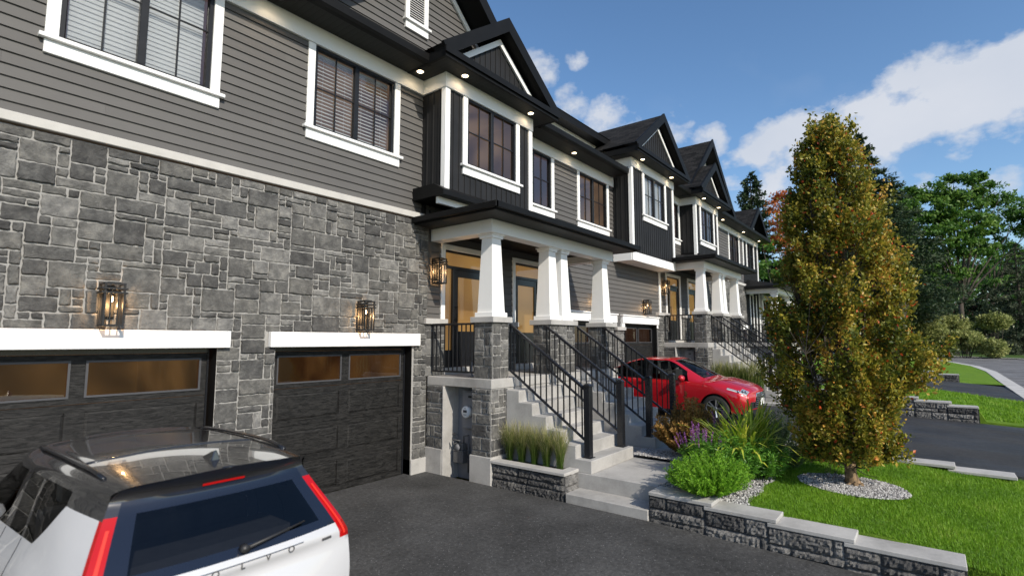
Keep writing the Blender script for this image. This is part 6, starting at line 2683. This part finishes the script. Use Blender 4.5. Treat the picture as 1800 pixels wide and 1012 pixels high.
def weld_build(mb, name, mat, parent, arches=None):
    """merge shared points, open the wheel arches, link"""
    if arches:
        nf = []
        vv = [list(p) for p in mb.v]
        keep_f, keep_t = [], []
        for f, t_ in zip(mb.f, mb.t):
            ins = []
            for i in f:
                x, y, z = mb.v[i]
                ins.append(any((y - ay) ** 2 + (z - az) ** 2 < r * r and abs(x) > .45 for ay, az, r in arches))
            if all(ins):
                continue
            for i, s in zip(f, ins):
                if s:
                    x, y, z = mb.v[i]
                    for ay, az, r in arches:
                        d = math.hypot(y - ay, z - az)
                        if d < r and d > 1e-6:
                            vv[i] = [x, ay + (y - ay) * r / d, az + (z - az) * r / d]
            keep_f.append(f)
            keep_t.append(t_)
        mb.v = [tuple(p) for p in vv]
        mb.f, mb.t = keep_f, keep_t
    o = mb.build(name, M[mat], parent, smooth=True)
    bm_ = bmesh.new()
    bm_.from_mesh(o.data)
    bmesh.ops.remove_doubles(bm_, verts=bm_.verts, dist=2e-4)
    bmesh.ops.dissolve_degenerate(bm_, edges=bm_.edges, dist=1e-5)
    loose = [v for v in bm_.verts if not v.link_faces]
    bmesh.ops.delete(bm_, geom=loose, context='VERTS')
    bm_.to_mesh(o.data)
    bm_.free()
    o.data.polygons.foreach_set("use_smooth", [True] * len(o.data.polygons))
    return o


def wheel(parent, x, y, z, r, side, w=.21):
    t_ = MB()
    prof = [(r * .66, -w / 2), (r * .9, -w / 2 - .004), (r * .97, -w / 2 + .02), (r, -w / 2 + .05), (r, w / 2 - .05), (r * .97, w / 2 - .02), (r * .9, w / 2 + .004), (r * .66, w / 2)]
    t_.lathe([(a, b_) for a, b_ in prof], (0, 0, 0), 'x', 40, cap=False)
    o = t_.build('wheel', M['rubber'], parent, smooth=True)
    o.location = (x, y, z)
    rm = MB()
    s = side
    rm.lathe([(r * .67, s * (w / 2 + .002)), (r * .64, s * (w / 2 - .005)), (r * .62, s * (w / 2 - .10)), (0, s * (w / 2 - .11))], (0, 0, 0), 'x', 40, cap=False)
    R_ = rm.build('rim', M['car_trim'], o, smooth=True)
    sp = MB()
    for k in range(5):
        for dd in (-.13, .13):
            a = k * 2 * math.pi / 5 + dd
            a2 = k * 2 * math.pi / 5 + dd * 1.5
            p = (s * (w / 2 - .035), math.cos(a) * r * .12, math.sin(a) * r * .12)
            q = (s * (w / 2 - .012), math.cos(a2) * r * .645, math.sin(a2) * r * .645)
            sp.obox(p, q, .03, .026)
    sp.lathe([(r * .14, s * (w / 2 - .05)), (r * .14, s * (w / 2 - .02)), (r * .10, s * (w / 2 - .012)), (0, s * (w / 2 - .012))], (0, 0, 0), 'x', 20, cap=False)
    sp.lathe([(r * .66, s * (w / 2 - .02)), (r * .66, s * (w / 2 + .004)), (r * .625, s * (w / 2 + .002)), (r * .62, s * (w / 2 - .03))], (0, 0, 0), 'x', 40, cap=False)
    sp.build('spokes', M['alloy'], o, smooth=False)
    return o


def text_mesh(ch, size, depth):
    cu = bpy.data.curves.new('letter', 'FONT')
    cu.body = ch
    cu.size = size
    cu.extrude = depth
    cu.align_x = 'CENTER'
    cu.align_y = 'CENTER'
    to = bpy.data.objects.new('letter', cu)
    COL.objects.link(to)
    dg = bpy.context.evaluated_depsgraph_get()
    me = bpy.data.meshes.new_from_object(to.evaluated_get(dg))
    bpy.data.objects.remove(to)
    bpy.data.curves.remove(cu)
    return me


def refine(knots, step):
    r = []
    for a, b_ in zip(knots, knots[1:]):
        n = max(1, int(math.ceil((b_ - a) / step)))
        r += [a + (b_ - a) * k / n for k in range(n)]
    return r + [knots[-1]]


def refine_n(knots, ns):
    r = []
    for a, b_, n in zip(knots, knots[1:], ns):
        r += [a + (b_ - a) * k / n for k in range(n)]
    return r + [knots[-1]]


def seats(parent, rows):
    for (y, xs_) in rows:
        for x in xs_:
            s = MB()
            s.box(x - .23, x + .23, y - .08, y + .08, .45, 1.12)
            s.box(x - .13, x + .13, y - .09, y + .02, 1.17, 1.36)
            s.box(x - .05, x + .05, y - .05, y - .02, 1.10, 1.18)
            s.box(x - .24, x + .24, y + .08, y + .55, .42, .60)
            s.build('seat', M['seat'], parent, bevel=.05)


def cap_surface(S, u, bows, sign):
    """end cap closing the ring at station u; param (w in -1..1 across, j up)"""
    def ev(w, j):
        p = S.at(u, j)
        bow = np.interp(j, range(len(bows)), bows)
        a = abs(w)
        return np.array([p[0] * w, p[1] + sign * bow * (1 - a ** 2.4), p[2]])
    return ev


def side_split(B, mt, o, ar, arched):
    ob = {}
    for k, mb in B.items():
        if k in ('tail_light', 'side_window', 'headlight', 'air_intake', 'pillar'):
            for s in (-1, 1):
                h = MB()
                for f in mb.f:
                    pts = [mb.v[i] for i in f]
                    if sum(p[0] for p in pts) * s > 0:
                        h.face(pts)
                if h.f:
                    q = weld_build(h, k, mt[k], o)
                    ob[k] = q
                    ob[k, s] = q
        else:
            ob[k] = weld_build(mb, k, mt[k], o, ar if k in arched else None)
    return ob


# ---- white SUV in the foreground, tail to the street
def white_suv():
    o = empty('parked_suv', (1.63, -3.68, .0), rz=math.radians(0.5), label="white SUV with black roof and tall red tail lights, parked nose to the garage", cat="car")
    o.scale = (.95, .95, .89)
    J = lambda *r: [np.array(p) for p in r]
    G = [
        J((.74, .12, .32), (.83, .07, .58), (.84, .10, .92), (.81, .14, 1.07), (.64, .40, 1.46), (.595, .36, 1.575), (.33, .27, 1.615), (0, .245, 1.63)),
        J((.84, .42, .30), (.91, .45, .58), (.915, .50, .90), (.84, .55, 1.13), (.70, .74, 1.475), (.625, .74, 1.598), (.34, .68, 1.640), (0, .66, 1.655)),
        J((.88, .86, .28), (.935, .86, .58), (.95, .90, .90), (.845, .95, 1.17), (.73, 1.06, 1.49), (.64, 1.10, 1.612), (.345, 1.06, 1.655), (0, 1.05, 1.67)),
        J((.89, 1.40, .27), (.93, 1.40, .56), (.945, 1.40, .88), (.85, 1.42, 1.155), (.745, 1.50, 1.49), (.645, 1.52, 1.612), (.35, 1.5, 1.655), (0, 1.5, 1.67)),
        J((.89, 2.00, .27), (.93, 2.00, .56), (.945, 2.00, .87), (.855, 2.00, 1.13), (.745, 1.98, 1.48), (.64, 1.98, 1.600), (.35, 1.98, 1.645), (0, 1.98, 1.66)),
        J((.89, 2.65, .27), (.93, 2.65, .56), (.945, 2.65, .86), (.865, 2.62, 1.09), (.72, 2.36, 1.44), (.615, 2.38, 1.555), (.34, 2.4, 1.60), (0, 2.42, 1.615)),
        J((.88, 3.10, .28), (.93, 3.10, .56), (.94, 3.10, .85), (.88, 3.10, 1.03), (.80, 3.08, 1.05), (.62, 3.14, 1.08), (.33, 3.2, 1.10), (0, 3.22, 1.105)),
        J((.87, 3.55, .28), (.93, 3.55, .56), (.935, 3.55, .84), (.88, 3.55, .96), (.78, 3.56, 1.01), (.58, 3.6, 1.04), (.32, 3.62, 1.055), (0, 3.64, 1.06)),
        J((.84, 4.0, .28), (.90, 4.0, .56), (.90, 4.0, .80), (.83, 4.02, .91), (.72, 4.05, .955), (.54, 4.1, .98), (.3, 4.14, .995), (0, 4.16, 1.0)),
        J((.76, 4.20, .28), (.82, 4.24, .55), (.80, 4.27, .76), (.74, 4.29, .86), (.64, 4.31, .90), (.48, 4.34, .92), (.26, 4.37, .93), (0, 4.38, .935)),
    ]
    S = Surf(G)
    bott = lambda u: 3.02 + .80 * min(1, max(0, (2.15 - u) / (2.15 - 1.3)))

    def Vf(u):
        return refine_n([0, .8, 2.15, 3.0, bott(u), 4.15, 5.25, 7.0], [5, 8, 7, 6, 7, 7, 8])

    U = refine([0, .10, .42, 1.3, 2.0, 2.15, 2.62, 2.72, 3.35, 3.60, 4.9, 5.0, 5.45, 6.0, 9.0], .11)
    rsp = [5, 13, 20, 26, 33, 40, 48]

    def cls(u, v, k):
        zone = next(i for i, q in enumerate(rsp) if k < q)
        if zone == 0:
            return 'cladding'
        if zone == 2 and u < .42:
            return 'tail_light'
        if zone == 3 and u < .10:
            return 'tail_light'
        if zone >= 5 and u < 5.0:
            if zone == 6 and 2.0 < u < 4.9:
                return 'sunroof'
            return 'roof'
        if zone == 4:
            if u < 1.3:
                return 'roof'
            if u < 5.45:
                return 'roof' if (2.62 < u < 2.72 or 3.35 < u < 3.60) else 'side_window'
        if zone >= 5 and 5.0 <= u < 6.0:
            return 'windscreen' if zone == 6 else 'roof'
        return 'body'
    B = {}
    grid_parts(B, U, Vf, lambda u, v: S.at(u, v), cls, False)
    mir = lambda p: np.array([-p[0], p[1], p[2]])
    grid_parts(B, U, Vf, lambda u, v: mir(S.at(u, v)), cls, True)
    # tailgate and bumper
    bows = [.08, .12, .055, .10, .05, .0, 0, 0]
    cap = cap_surface(S, 0, bows, -1)

    def cap2(w, j):
        if j > 4.0:
            # top edge follows the spoiler
            p = S.at(0, 5)
            a = abs(w)
            edge = S.at(0, 5 + 2 * (1 - a))
            low = cap(w, 4.0)
            t_ = (j - 4.0)
            e = np.array([p[0] * w, edge[1], edge[2]])
            return low * (1 - t_) + e * t_ + np.array([0, .035 * math.sin(math.pi * t_), 0])
        return cap(w, j)
    W = [-w for w in refine([0, .76, .90, 1.0], .06)][::-1][:-1] + refine([0, .76, .90, 1.0], .06)
    Vc = refine_n([0, .8, 2.15, 3.0, 3.16, 3.86, 4.25, 5.0], [4, 9, 7, 2, 8, 3, 5])

    def ccls(w, v, k):
        a = abs(w)
        if v < .8:
            return 'cladding'
        if 2.15 < v < 3.0 and a > .90:
            return 'tail_light'
        if 3.0 < v < 3.86 and a > .90:
            return 'tail_light'
        if 3.86 <= v < 4.25 and a > .90:
            return 'roof'
        if v > 4.25:
            return 'roof'
        if 3.16 < v < 3.86 and a < .76:
            return 'rear_pane'
        if v > 3.0:
            return 'rear_window'
        return 'body'
    grid_parts(B, W, lambda u: Vc, cap2, ccls, False)
    bows_f = [.10, .13, .12, .11, .10, .07, .03, 0]
    capf = cap_surface(S, 9, bows_f, 1)
    Wf = refine([-1, -.62, .62, 1], .08)
    grid_parts(B, Wf, lambda u: refine([0, .9, 1.3, 2.9, 5, 7.0], .35), capf, lambda w, v, k: 'grille' if (abs(w) < .62 and 1.3 < v < 2.9) else ('cladding' if v < .9 else 'body'), True)
    mt = dict(body='white_paint', roof='black_paint', cladding='car_trim', tail_light='tail_red', side_window='car_glass', windscreen='car_glass', rear_window='rear_glass', rear_pane='car_tint', sunroof='black_paint', grille='car_trim')
    ar = [(.88, .34, .40), (3.55, .34, .40)]
    ob = {}
    ob = side_split(B, mt, o, ar, ('body', 'cladding'))
    md = ob['sunroof'].modifiers.new('lift', 'SOLIDIFY')
    md.thickness = .012
    md.offset = 0
    # core of the tail lights: brightness of sunlit plastic put in as a glow
    for s in (-1, 1):
        t_ = {}
        grid_parts(t_, [s * a for a in (.935, .948, .96)], lambda u: refine([2.35, 3.7], .12), lambda w, j: cap(w, j) + np.array([0, -.006, .002]), lambda w, v, k: 'c', s < 0)
        weld_build(t_['c'], 'light_core', 'tail_core', ob['tail_light', s])
    # high brake light
    hb = {}
    grid_parts(hb, refine([-.22, .22], .1), lambda u: [4.30, 4.40], lambda w, j: cap2(w, j) + np.array([0, -.012, -.002]), lambda w, v, k: 'c', False)
    weld_build(hb['c'], 'brake_light', 'tail_red', o)
    # roof rails
    for s in (-1, 1):
        pts = []
        for i in range(15):
            u = .75 + (4.6 - .75) * i / 14
            p = S.at(u, 5.12)
            lift = .022 * min(1, math.sin(math.pi * min(1, max(0, i / 14))) * 3.2)
            pts.append((s * p[0], p[1], p[2] + lift))
        rmb = MB()
        rmb.tube(pts, .015, 10)
        rmb.build('roof_rail', M['gloss_black'], o, smooth=True)
    # aerial fin
    fm = MB()
    p = S.at(.72, 7)
    fx = [(0, -.10, .0), (0, .09, 0)]
    fm.add([(-.035, p[1] + .10, p[2] - .006), (.035, p[1] + .10, p[2] - .006), (.03, p[1] - .07, p[2] - .006), (-.03, p[1] - .07, p[2] - .006), (-.008, p[1] - .06, p[2] + .065), (.008, p[1] - .06, p[2] + .065), (-.012, p[1] - .01, p[2] + .05), (.012, p[1] - .01, p[2] + .05)],
           [(0, 1, 7, 6), (6, 7, 5, 4), (1, 2, 5, 7), (3, 0, 6, 4), (2, 3, 4, 5)])
    fm.build('aerial_fin', M['black_paint'], o, bevel=.006)
    # rear wiper
    wm = MB()
    a, b_ = cap2(.02, 3.10), cap2(.60, 3.22)
    wm.tube([a + np.array([0, -.03, .012]), (a + b_) / 2 + np.array([0, -.03, .012]), b_ + np.array([0, -.022, .012])], [.014, .010, .006], 8)
    wm.tube([a + np.array([0, .0, .01]), a + np.array([0, -.045, .012])], [.03, .026], 14)
    wm.build('rear_wiper', M['car_trim'], o, smooth=True)
    # lettering on the tailgate, under a fine crease
    cm_ = MB()
    cm_.tube([cap(w, 2.80) + np.array([0, -.002, 0]) for w in refine([-.52, .52], .04)], .004, 6)
    cm_.build('tailgate_crease', M['alloy'], ob['body'])
    for k, ch in enumerate("VOLVO"):
        w = (k - 2) * .20
        me = text_mesh(ch, .062, .003)
        me.materials.append(M['chrome_dark'])
        lo = bpy.data.objects.new('letter', me)
        COL.objects.link(lo)
        lo.parent = o
        p = cap(w, 2.66)
        up = Vector(cap(w, 2.75)) - Vector(cap(w, 2.58))
        rt = Vector(cap(w + .03, 2.66)) - Vector(cap(w - .03, 2.66))
        rt.normalize()
        nn = rt.cross(up).normalized()
        up = nn.cross(rt).normalized()
        mx = Matrix((rt, up, nn)).transposed().to_4x4()
        mx.translation = Vector(p) + nn * .004
        lo.matrix_local = mx
    bd = {}
    grid_parts(bd, [.70, .76, .80], lambda u: [2.40, 2.50, 2.60], lambda w, j: cap(w, j) + np.array([0, -.006, 0]), lambda w, v, k: 'b', False)
    weld_build(bd['b'], 'badge', 'chrome_dark', o)
    # fuel flap on the left flank, shut lines
    for u0, nm in ((2.67, 'panel_gap'), (3.5, 'panel_gap'), (5.0, 'panel_gap')):
        for s in (-1, 1):
            g_ = MB()
            g_.tube([np.array([s, 1, 1]) * S.at(u0, v) for v in refine([.85, min(3.0, bott(u0))], .2)], .004, 5, cap=False)
            g_.build(nm, M['car_trim'], o)
    for s in (-1, 1):
        fl = MB()
        c0 = S.at(.95, 2.45)
        pts = [np.array([s, 1, 1]) * S.at(.95 + .16 * math.cos(a), 2.45 + .28 * math.sin(a)) + np.array([s * .001, 0, 0]) for a in [2 * math.pi * i / 24 for i in range(25)]]
        if s < 0:
            fl.tube(pts, .004, 5, cap=False)
            fl.build('fuel_flap_gap', M['car_trim'], o)
    for s in (-1, 1):
        mm = MB()
        mm.lathe([(0, -.11), (.05, -.10), (.085, -.04), (.09, .04), (.06, .09), (0, .10)], (s * 1.0, 2.95, 1.06), 'x', 16)
        mo = mm.build('door_mirror', M['white_paint'], o, smooth=True)
    inn = MB()
    inn.box(-.82, .82, .50, 3.0, .40, .46)
    inn.box(-.66, .66, .62, 1.05, .46, .98)
    inn.build('cabin', M['seat'], o)
    seats(o, ((1.25, (-.36, 0, .36)), (2.05, (-.38, .38))))
    lin = MB()
    for (ay, az, r) in ar:
        for s in (-1, 1):
            lin.tube([(s * .55, ay, az), (s * .86, ay, az)], r + .01, 24, cap=False)
            lin.lathe([(r + .01, 0), (0, .001)], (s * .55, ay, az), 'x', 24)
    lin.build('wheel_well', M['rubber'], o)
    for (x, y, s) in ((-.80, .88, -1), (.80, .88, 1), (-.80, 3.55, -1), (.80, 3.55, 1)):
        wheel(o, x, y, .35, .35, s)
    return o


glass_mat('car_tint', (0.30, 0.32, 0.36), ior=1.5)
plain('chrome_dark', (0.16, 0.16, 0.165), .35, metal=.6, var=.05)
white_suv()


# ---- red saloon on the second drive, nose to the street
def red_saloon():
    o = empty('parked_saloon', (13.68, .74, .352), rz=math.pi, label="bright red saloon car parked nose out on the second drive", cat="car")
    J = lambda *r: [np.array(p) for p in r]
    G = [
        J((.74, .12, .32), (.84, .08, .60), (.84, .10, .85), (.76, .16, 1.0), (.66, .18, 1.03), (.50, .16, 1.05), (.25, .14, 1.06), (0, .13, 1.06)),
        J((.83, .50, .26), (.89, .50, .58), (.90, .50, .84), (.84, .50, .98), (.72, .60, 1.05), (.55, .64, 1.085), (.28, .65, 1.10), (0, .65, 1.10)),
        J((.84, 1.02, .24), (.90, 1.02, .56), (.905, 1.02, .82), (.86, 1.02, .965), (.70, 1.00, 1.13), (.57, .98, 1.16), (.29, .95, 1.18), (0, .93, 1.18)),
        J((.85, 1.75, .23), (.895, 1.75, .54), (.90, 1.75, .80), (.865, 1.72, .945), (.655, 1.70, 1.36), (.54, 1.70, 1.415), (.28, 1.68, 1.44), (0, 1.68, 1.445)),
        J((.85, 2.30, .23), (.895, 2.30, .54), (.90, 2.30, .79), (.865, 2.30, .935), (.66, 2.28, 1.375), (.55, 2.28, 1.43), (.28, 2.28, 1.455), (0, 2.28, 1.46)),
        J((.85, 2.85, .23), (.895, 2.85, .54), (.90, 2.85, .78), (.865, 2.82, .925), (.645, 2.66, 1.335), (.535, 2.68, 1.395), (.28, 2.72, 1.425), (0, 2.74, 1.43)),
        J((.85, 3.30, .23), (.895, 3.30, .54), (.90, 3.30, .77), (.86, 3.32, .905), (.755, 3.34, .965), (.62, 3.42, 1.0), (.33, 3.50, 1.03), (0, 3.53, 1.04)),
        J((.85, 3.72, .24), (.895, 3.72, .54), (.90, 3.72, .76), (.85, 3.75, .865), (.74, 3.78, .92), (.58, 3.82, .955), (.31, 3.86, .98), (0, 3.88, .985)),
        J((.80, 4.18, .23), (.875, 4.18, .48), (.865, 4.20, .66), (.79, 4.22, .745), (.69, 4.24, .80), (.53, 4.28, .835), (.28, 4.31, .855), (0, 4.33, .86)),
        J((.70, 4.36, .22), (.77, 4.40, .43), (.74, 4.42, .58), (.67, 4.43, .66), (.59, 4.45, .70), (.45, 4.48, .73), (.24, 4.51, .745), (0, 4.52, .75)),
    ]
    S = Surf(G)
    wtop = 4.12

    def Vf(u):
        return refine_n([0, .75, 2.5, 3.05, wtop, 4.9, 7.0], [4, 9, 5, 7, 5, 8])
    rsp = [4, 13, 18, 25, 30, 38]
    U = refine([0, .35, .8, 1.0, 1.6, 1.95, 2.05, 3.0, 3.55, 3.75, 5.0, 5.55, 6.0, 7.5, 8.15, 8.85, 9.0], .11)

    def cls(u, v, k):
        zone = next(i for i, q in enumerate(rsp) if k < q)
        if zone == 3:
            if 1.95 < u < 5.55:
                return 'pillar' if (3.55 < u < 3.75) else 'side_window'
            if 8.15 < u < 8.85:
                return 'headlight'
        if zone == 2 and (7.5 < u < 8.85):
            return 'headlight'
        if zone == 5:
            if 5.05 < u < 6.0:
                return 'windscreen'
            if 2.05 < u < 3.0:
                return 'rear_window'
        if zone == 2 and u < .35:
            return 'tail_light'
        return 'body'
    B = {}
    mir = lambda p: np.array([-p[0], p[1], p[2]])
    grid_parts(B, U, Vf, lambda u, v: S.at(u, v), cls, False)
    grid_parts(B, U, Vf, lambda u, v: mir(S.at(u, v)), cls, True)
    cap = cap_surface(S, 0, [.08, .10, .08, .05, .03, 0, 0, 0], -1)
    grid_parts(B, refine([-1, 1], .1), lambda u: refine([0, 7], .4), cap, lambda w, v, k: 'body', False)
    capf = cap_surface(S, 9, [.10, .13, .12, .10, .08, .05, .02, 0], 1)
    Wf = refine([-1, -.86, -.56, .56, .86, 1], .08)
    Vn = refine([0, .55, .75, 1.35, 3.5, 5, 7.0], .18)

    def fcls(w, v, k):
        a = abs(w)
        if a < .56 and .55 < v < 3.5:
            return 'grille'
        if .56 < a < .86 and .55 < v < 1.35:
            return 'air_intake'
        if v < .40:
            return 'air_intake'
        return 'body'
    grid_parts(B, Wf, lambda u: Vn, capf, fcls, True)
    mt = dict(body='red_paint', pillar='gloss_black', side_window='car_glass', windscreen='car_glass', rear_window='car_glass', headlight='head_lens', tail_light='tail_red', grille='gloss_black', air_intake='car_trim')
    ar = [(1.02, .31, .355), (3.72, .31, .355)]
    ob = {}
    ob = side_split(B, mt, o, ar, ('body',))
    # grille bars and frame
    g_ = MB()
    for j in refine([.7, 3.35], .33):
        g_.tube([capf(w, j) + np.array([0, .008, 0]) for w in refine([-.52, .52], .08)], .008, 5)
    g_.build('grille_bars', M['chrome_dark'], ob['grille'])
    g_ = MB()
    loop = [(w, 3.5) for w in refine([-.56, .56], .1)] + [(.56, j) for j in refine([3.5, .6], -.3)] if False else None
    path = [capf(w, 3.5) + np.array([0, .008, 0]) for w in refine([-.56, .56], .08)]
    g_.tube(path, .013, 6)
    for s in (-1, 1):
        g_.tube([capf(s * .56, j) + np.array([0, .008, 0]) for j in refine([.6, 3.5], .2)], .011, 6)
    g_.build('grille_frame', M['chrome'], ob['grille'])
    em = MB()
    c = capf(0, 2.7) + np.array([0, .02, 0])
    el = [(c[0] + .075 * math.cos(a), c[1], c[2] + .042 * math.sin(a)) for a in [2 * math.pi * i / 28 for i in range(29)]]
    em.tube(el, .006, 6, cap=False)
    for s in (-1, 1):
        em.tube([(c[0] + s * .030 - .012, c[1], c[2] - .030), (c[0] + s * .030 + .012, c[1], c[2] + .030)], .006, 6)
    em.tube([(c[0] - .03, c[1], c[2] + .008), (c[0] + .03, c[1], c[2] - .008)], .006, 6)
    em.build('emblem', M['chrome'], ob['grille'])
    pl = MB()
    c = capf(0, 1.25)
    pl.box(c[0] - .16, c[0] + .16, c[1] + .012, c[1] + .022, c[2] - .075, c[2] + .075)
    pl.build('number_plate', M['plate'], o, bevel=.004)
    for s in (-1, 1):
        f_ = MB()
        for a0, a1, j0, j1 in ((.60, .84, .62, .62), (.60, .66, .66, 1.3), (.84, .80, .66, 1.3), (.66, .80, 1.32, 1.32)):
            f_.tube([capf(s * a0, j0) + np.array([0, .006, 0]), capf(s * a1, j1) + np.array([0, .006, 0])], .010, 6)
        f_.build('intake_trim', M['gloss_black'], ob['air_intake', s])
        # lamp units inside the headlight
        h_ = MB()
        mirror = np.array([s, 1, 1])
        for (u, v, r) in ((8.35, 3.3, .045), (8.6, 3.45, .04), (8.05, 2.8, .04)):
            p = S.at(u, v) * mirror + np.array([s * .006, .006, .004])
            h_ = MB()
            h_.lathe([(r, 0), (r * .9, .012), (r * .5, .018), (0, .02)], p, 'y', 16)
            h_.build('lamp_unit', M['chrome'], ob['headlight', s], smooth=True)
        d_ = MB()
        d_.tube([S.at(u, 2.58) * mirror + np.array([s * .004, 0, .002]) for u in refine([7.55, 8.8], .1)], .008, 6)
        d_.build('daylight_strip', M['plate'], ob['headlight', s])
        mm = MB()
        mm.lathe([(0, -.12), (.045, -.11), (.075, -.05), (.08, .03), (.055, .09), (0, .10)], (s * .99, 2.98, .99), 'x', 18)
        mo = mm.build('door_mirror', M['red_paint'], o, smooth=True)
        a_ = MB()
        a_.tube([(s * .84, 2.98, .93), (s * .93, 2.98, .95)], .025, 8)
        a_.build('mirror_arm', M['car_trim'], mo)
        for u0, vb in ((2.9, 3.0), (3.66, 3.0), (5.35, 3.05), (6.35, 3.2)):
            gp = MB()
            gp.tube([S.at(u0 + (.0 if v > 1.2 else 0), v) * mirror for v in refine([.7 if u0 < 6 else 2.2, vb], .2)], .0035, 5, cap=False)
            gp.build('panel_gap', M['car_trim'], o)
        for u0 in (3.35, 4.95):
            hd = MB()
            p = S.at(u0, 2.62) * mirror
            hd.tube([p + np.array([s * .012, -.09, 0]), p + np.array([s * .03, -.05, 0]), p + np.array([s * .03, .05, 0]), p + np.array([s * .012, .09, 0])], .014, 8)
            hd.build('door_handle', M['red_paint'], o, smooth=True)
        gp = MB()
        gp.tube([S.at(u, 3.03) * mirror + np.array([s * .003, 0, 0]) for u in refine([1.95, 5.6], .2)], .006, 5)
        gp.build('window_trim', M['gloss_black'], o)
        gp = MB()
        gp.tube([S.at(u, 5.05) * mirror + np.array([0, 0, .002]) for u in refine([6.05, 8.9], .2)], .003, 5, cap=False)
        gp.build('bonnet_gap', M['car_trim'], o)
    wp = MB()
    for s in (-.1, .42):
        a = S.at(6.02, 7)
        wp.tube([(s - .30, 3.47, 1.03), (s + .25, 3.40, 1.05)], .010, 6)
    wp.build('wipers', M['car_trim'], o)
    inn = MB()
    inn.box(-.80, .80, 1.0, 3.3, .32, .40)
    inn.box(-.72, .72, 3.02, 3.3, .60, .96)
    inn.build('cabin', M['seat'], o)
    seats(o, ((1.45, (-.36, .36)), (2.35, (-.36, .36))))
    lin = MB()
    for (ay, az, r) in ar:
        for s in (-1, 1):
            lin.tube([(s * .5, ay, az), (s * .83, ay, az)], r + .01, 24, cap=False)
            lin.lathe([(r + .01, 0), (0, .001)], (s * .5, ay, az), 'x', 24)
    lin.build('wheel_well', M['rubber'], o)
    for (x, y, s) in ((-.775, 1.02, -1), (.775, 1.02, 1), (-.775, 3.72, -1), (.775, 3.72, 1)):
        wheel(o, x, y, .318, .318, s, .21)
    return o


m, t, b = new_mat('head_lens')
b.inputs['Base Color'].default_value = (0.22, 0.25, 0.29, 1)
b.inputs['Roughness'].default_value = .08
b.inputs['Coat Weight'].default_value = 1.0
b.inputs['Coat Roughness'].default_value = .0
red_saloon()
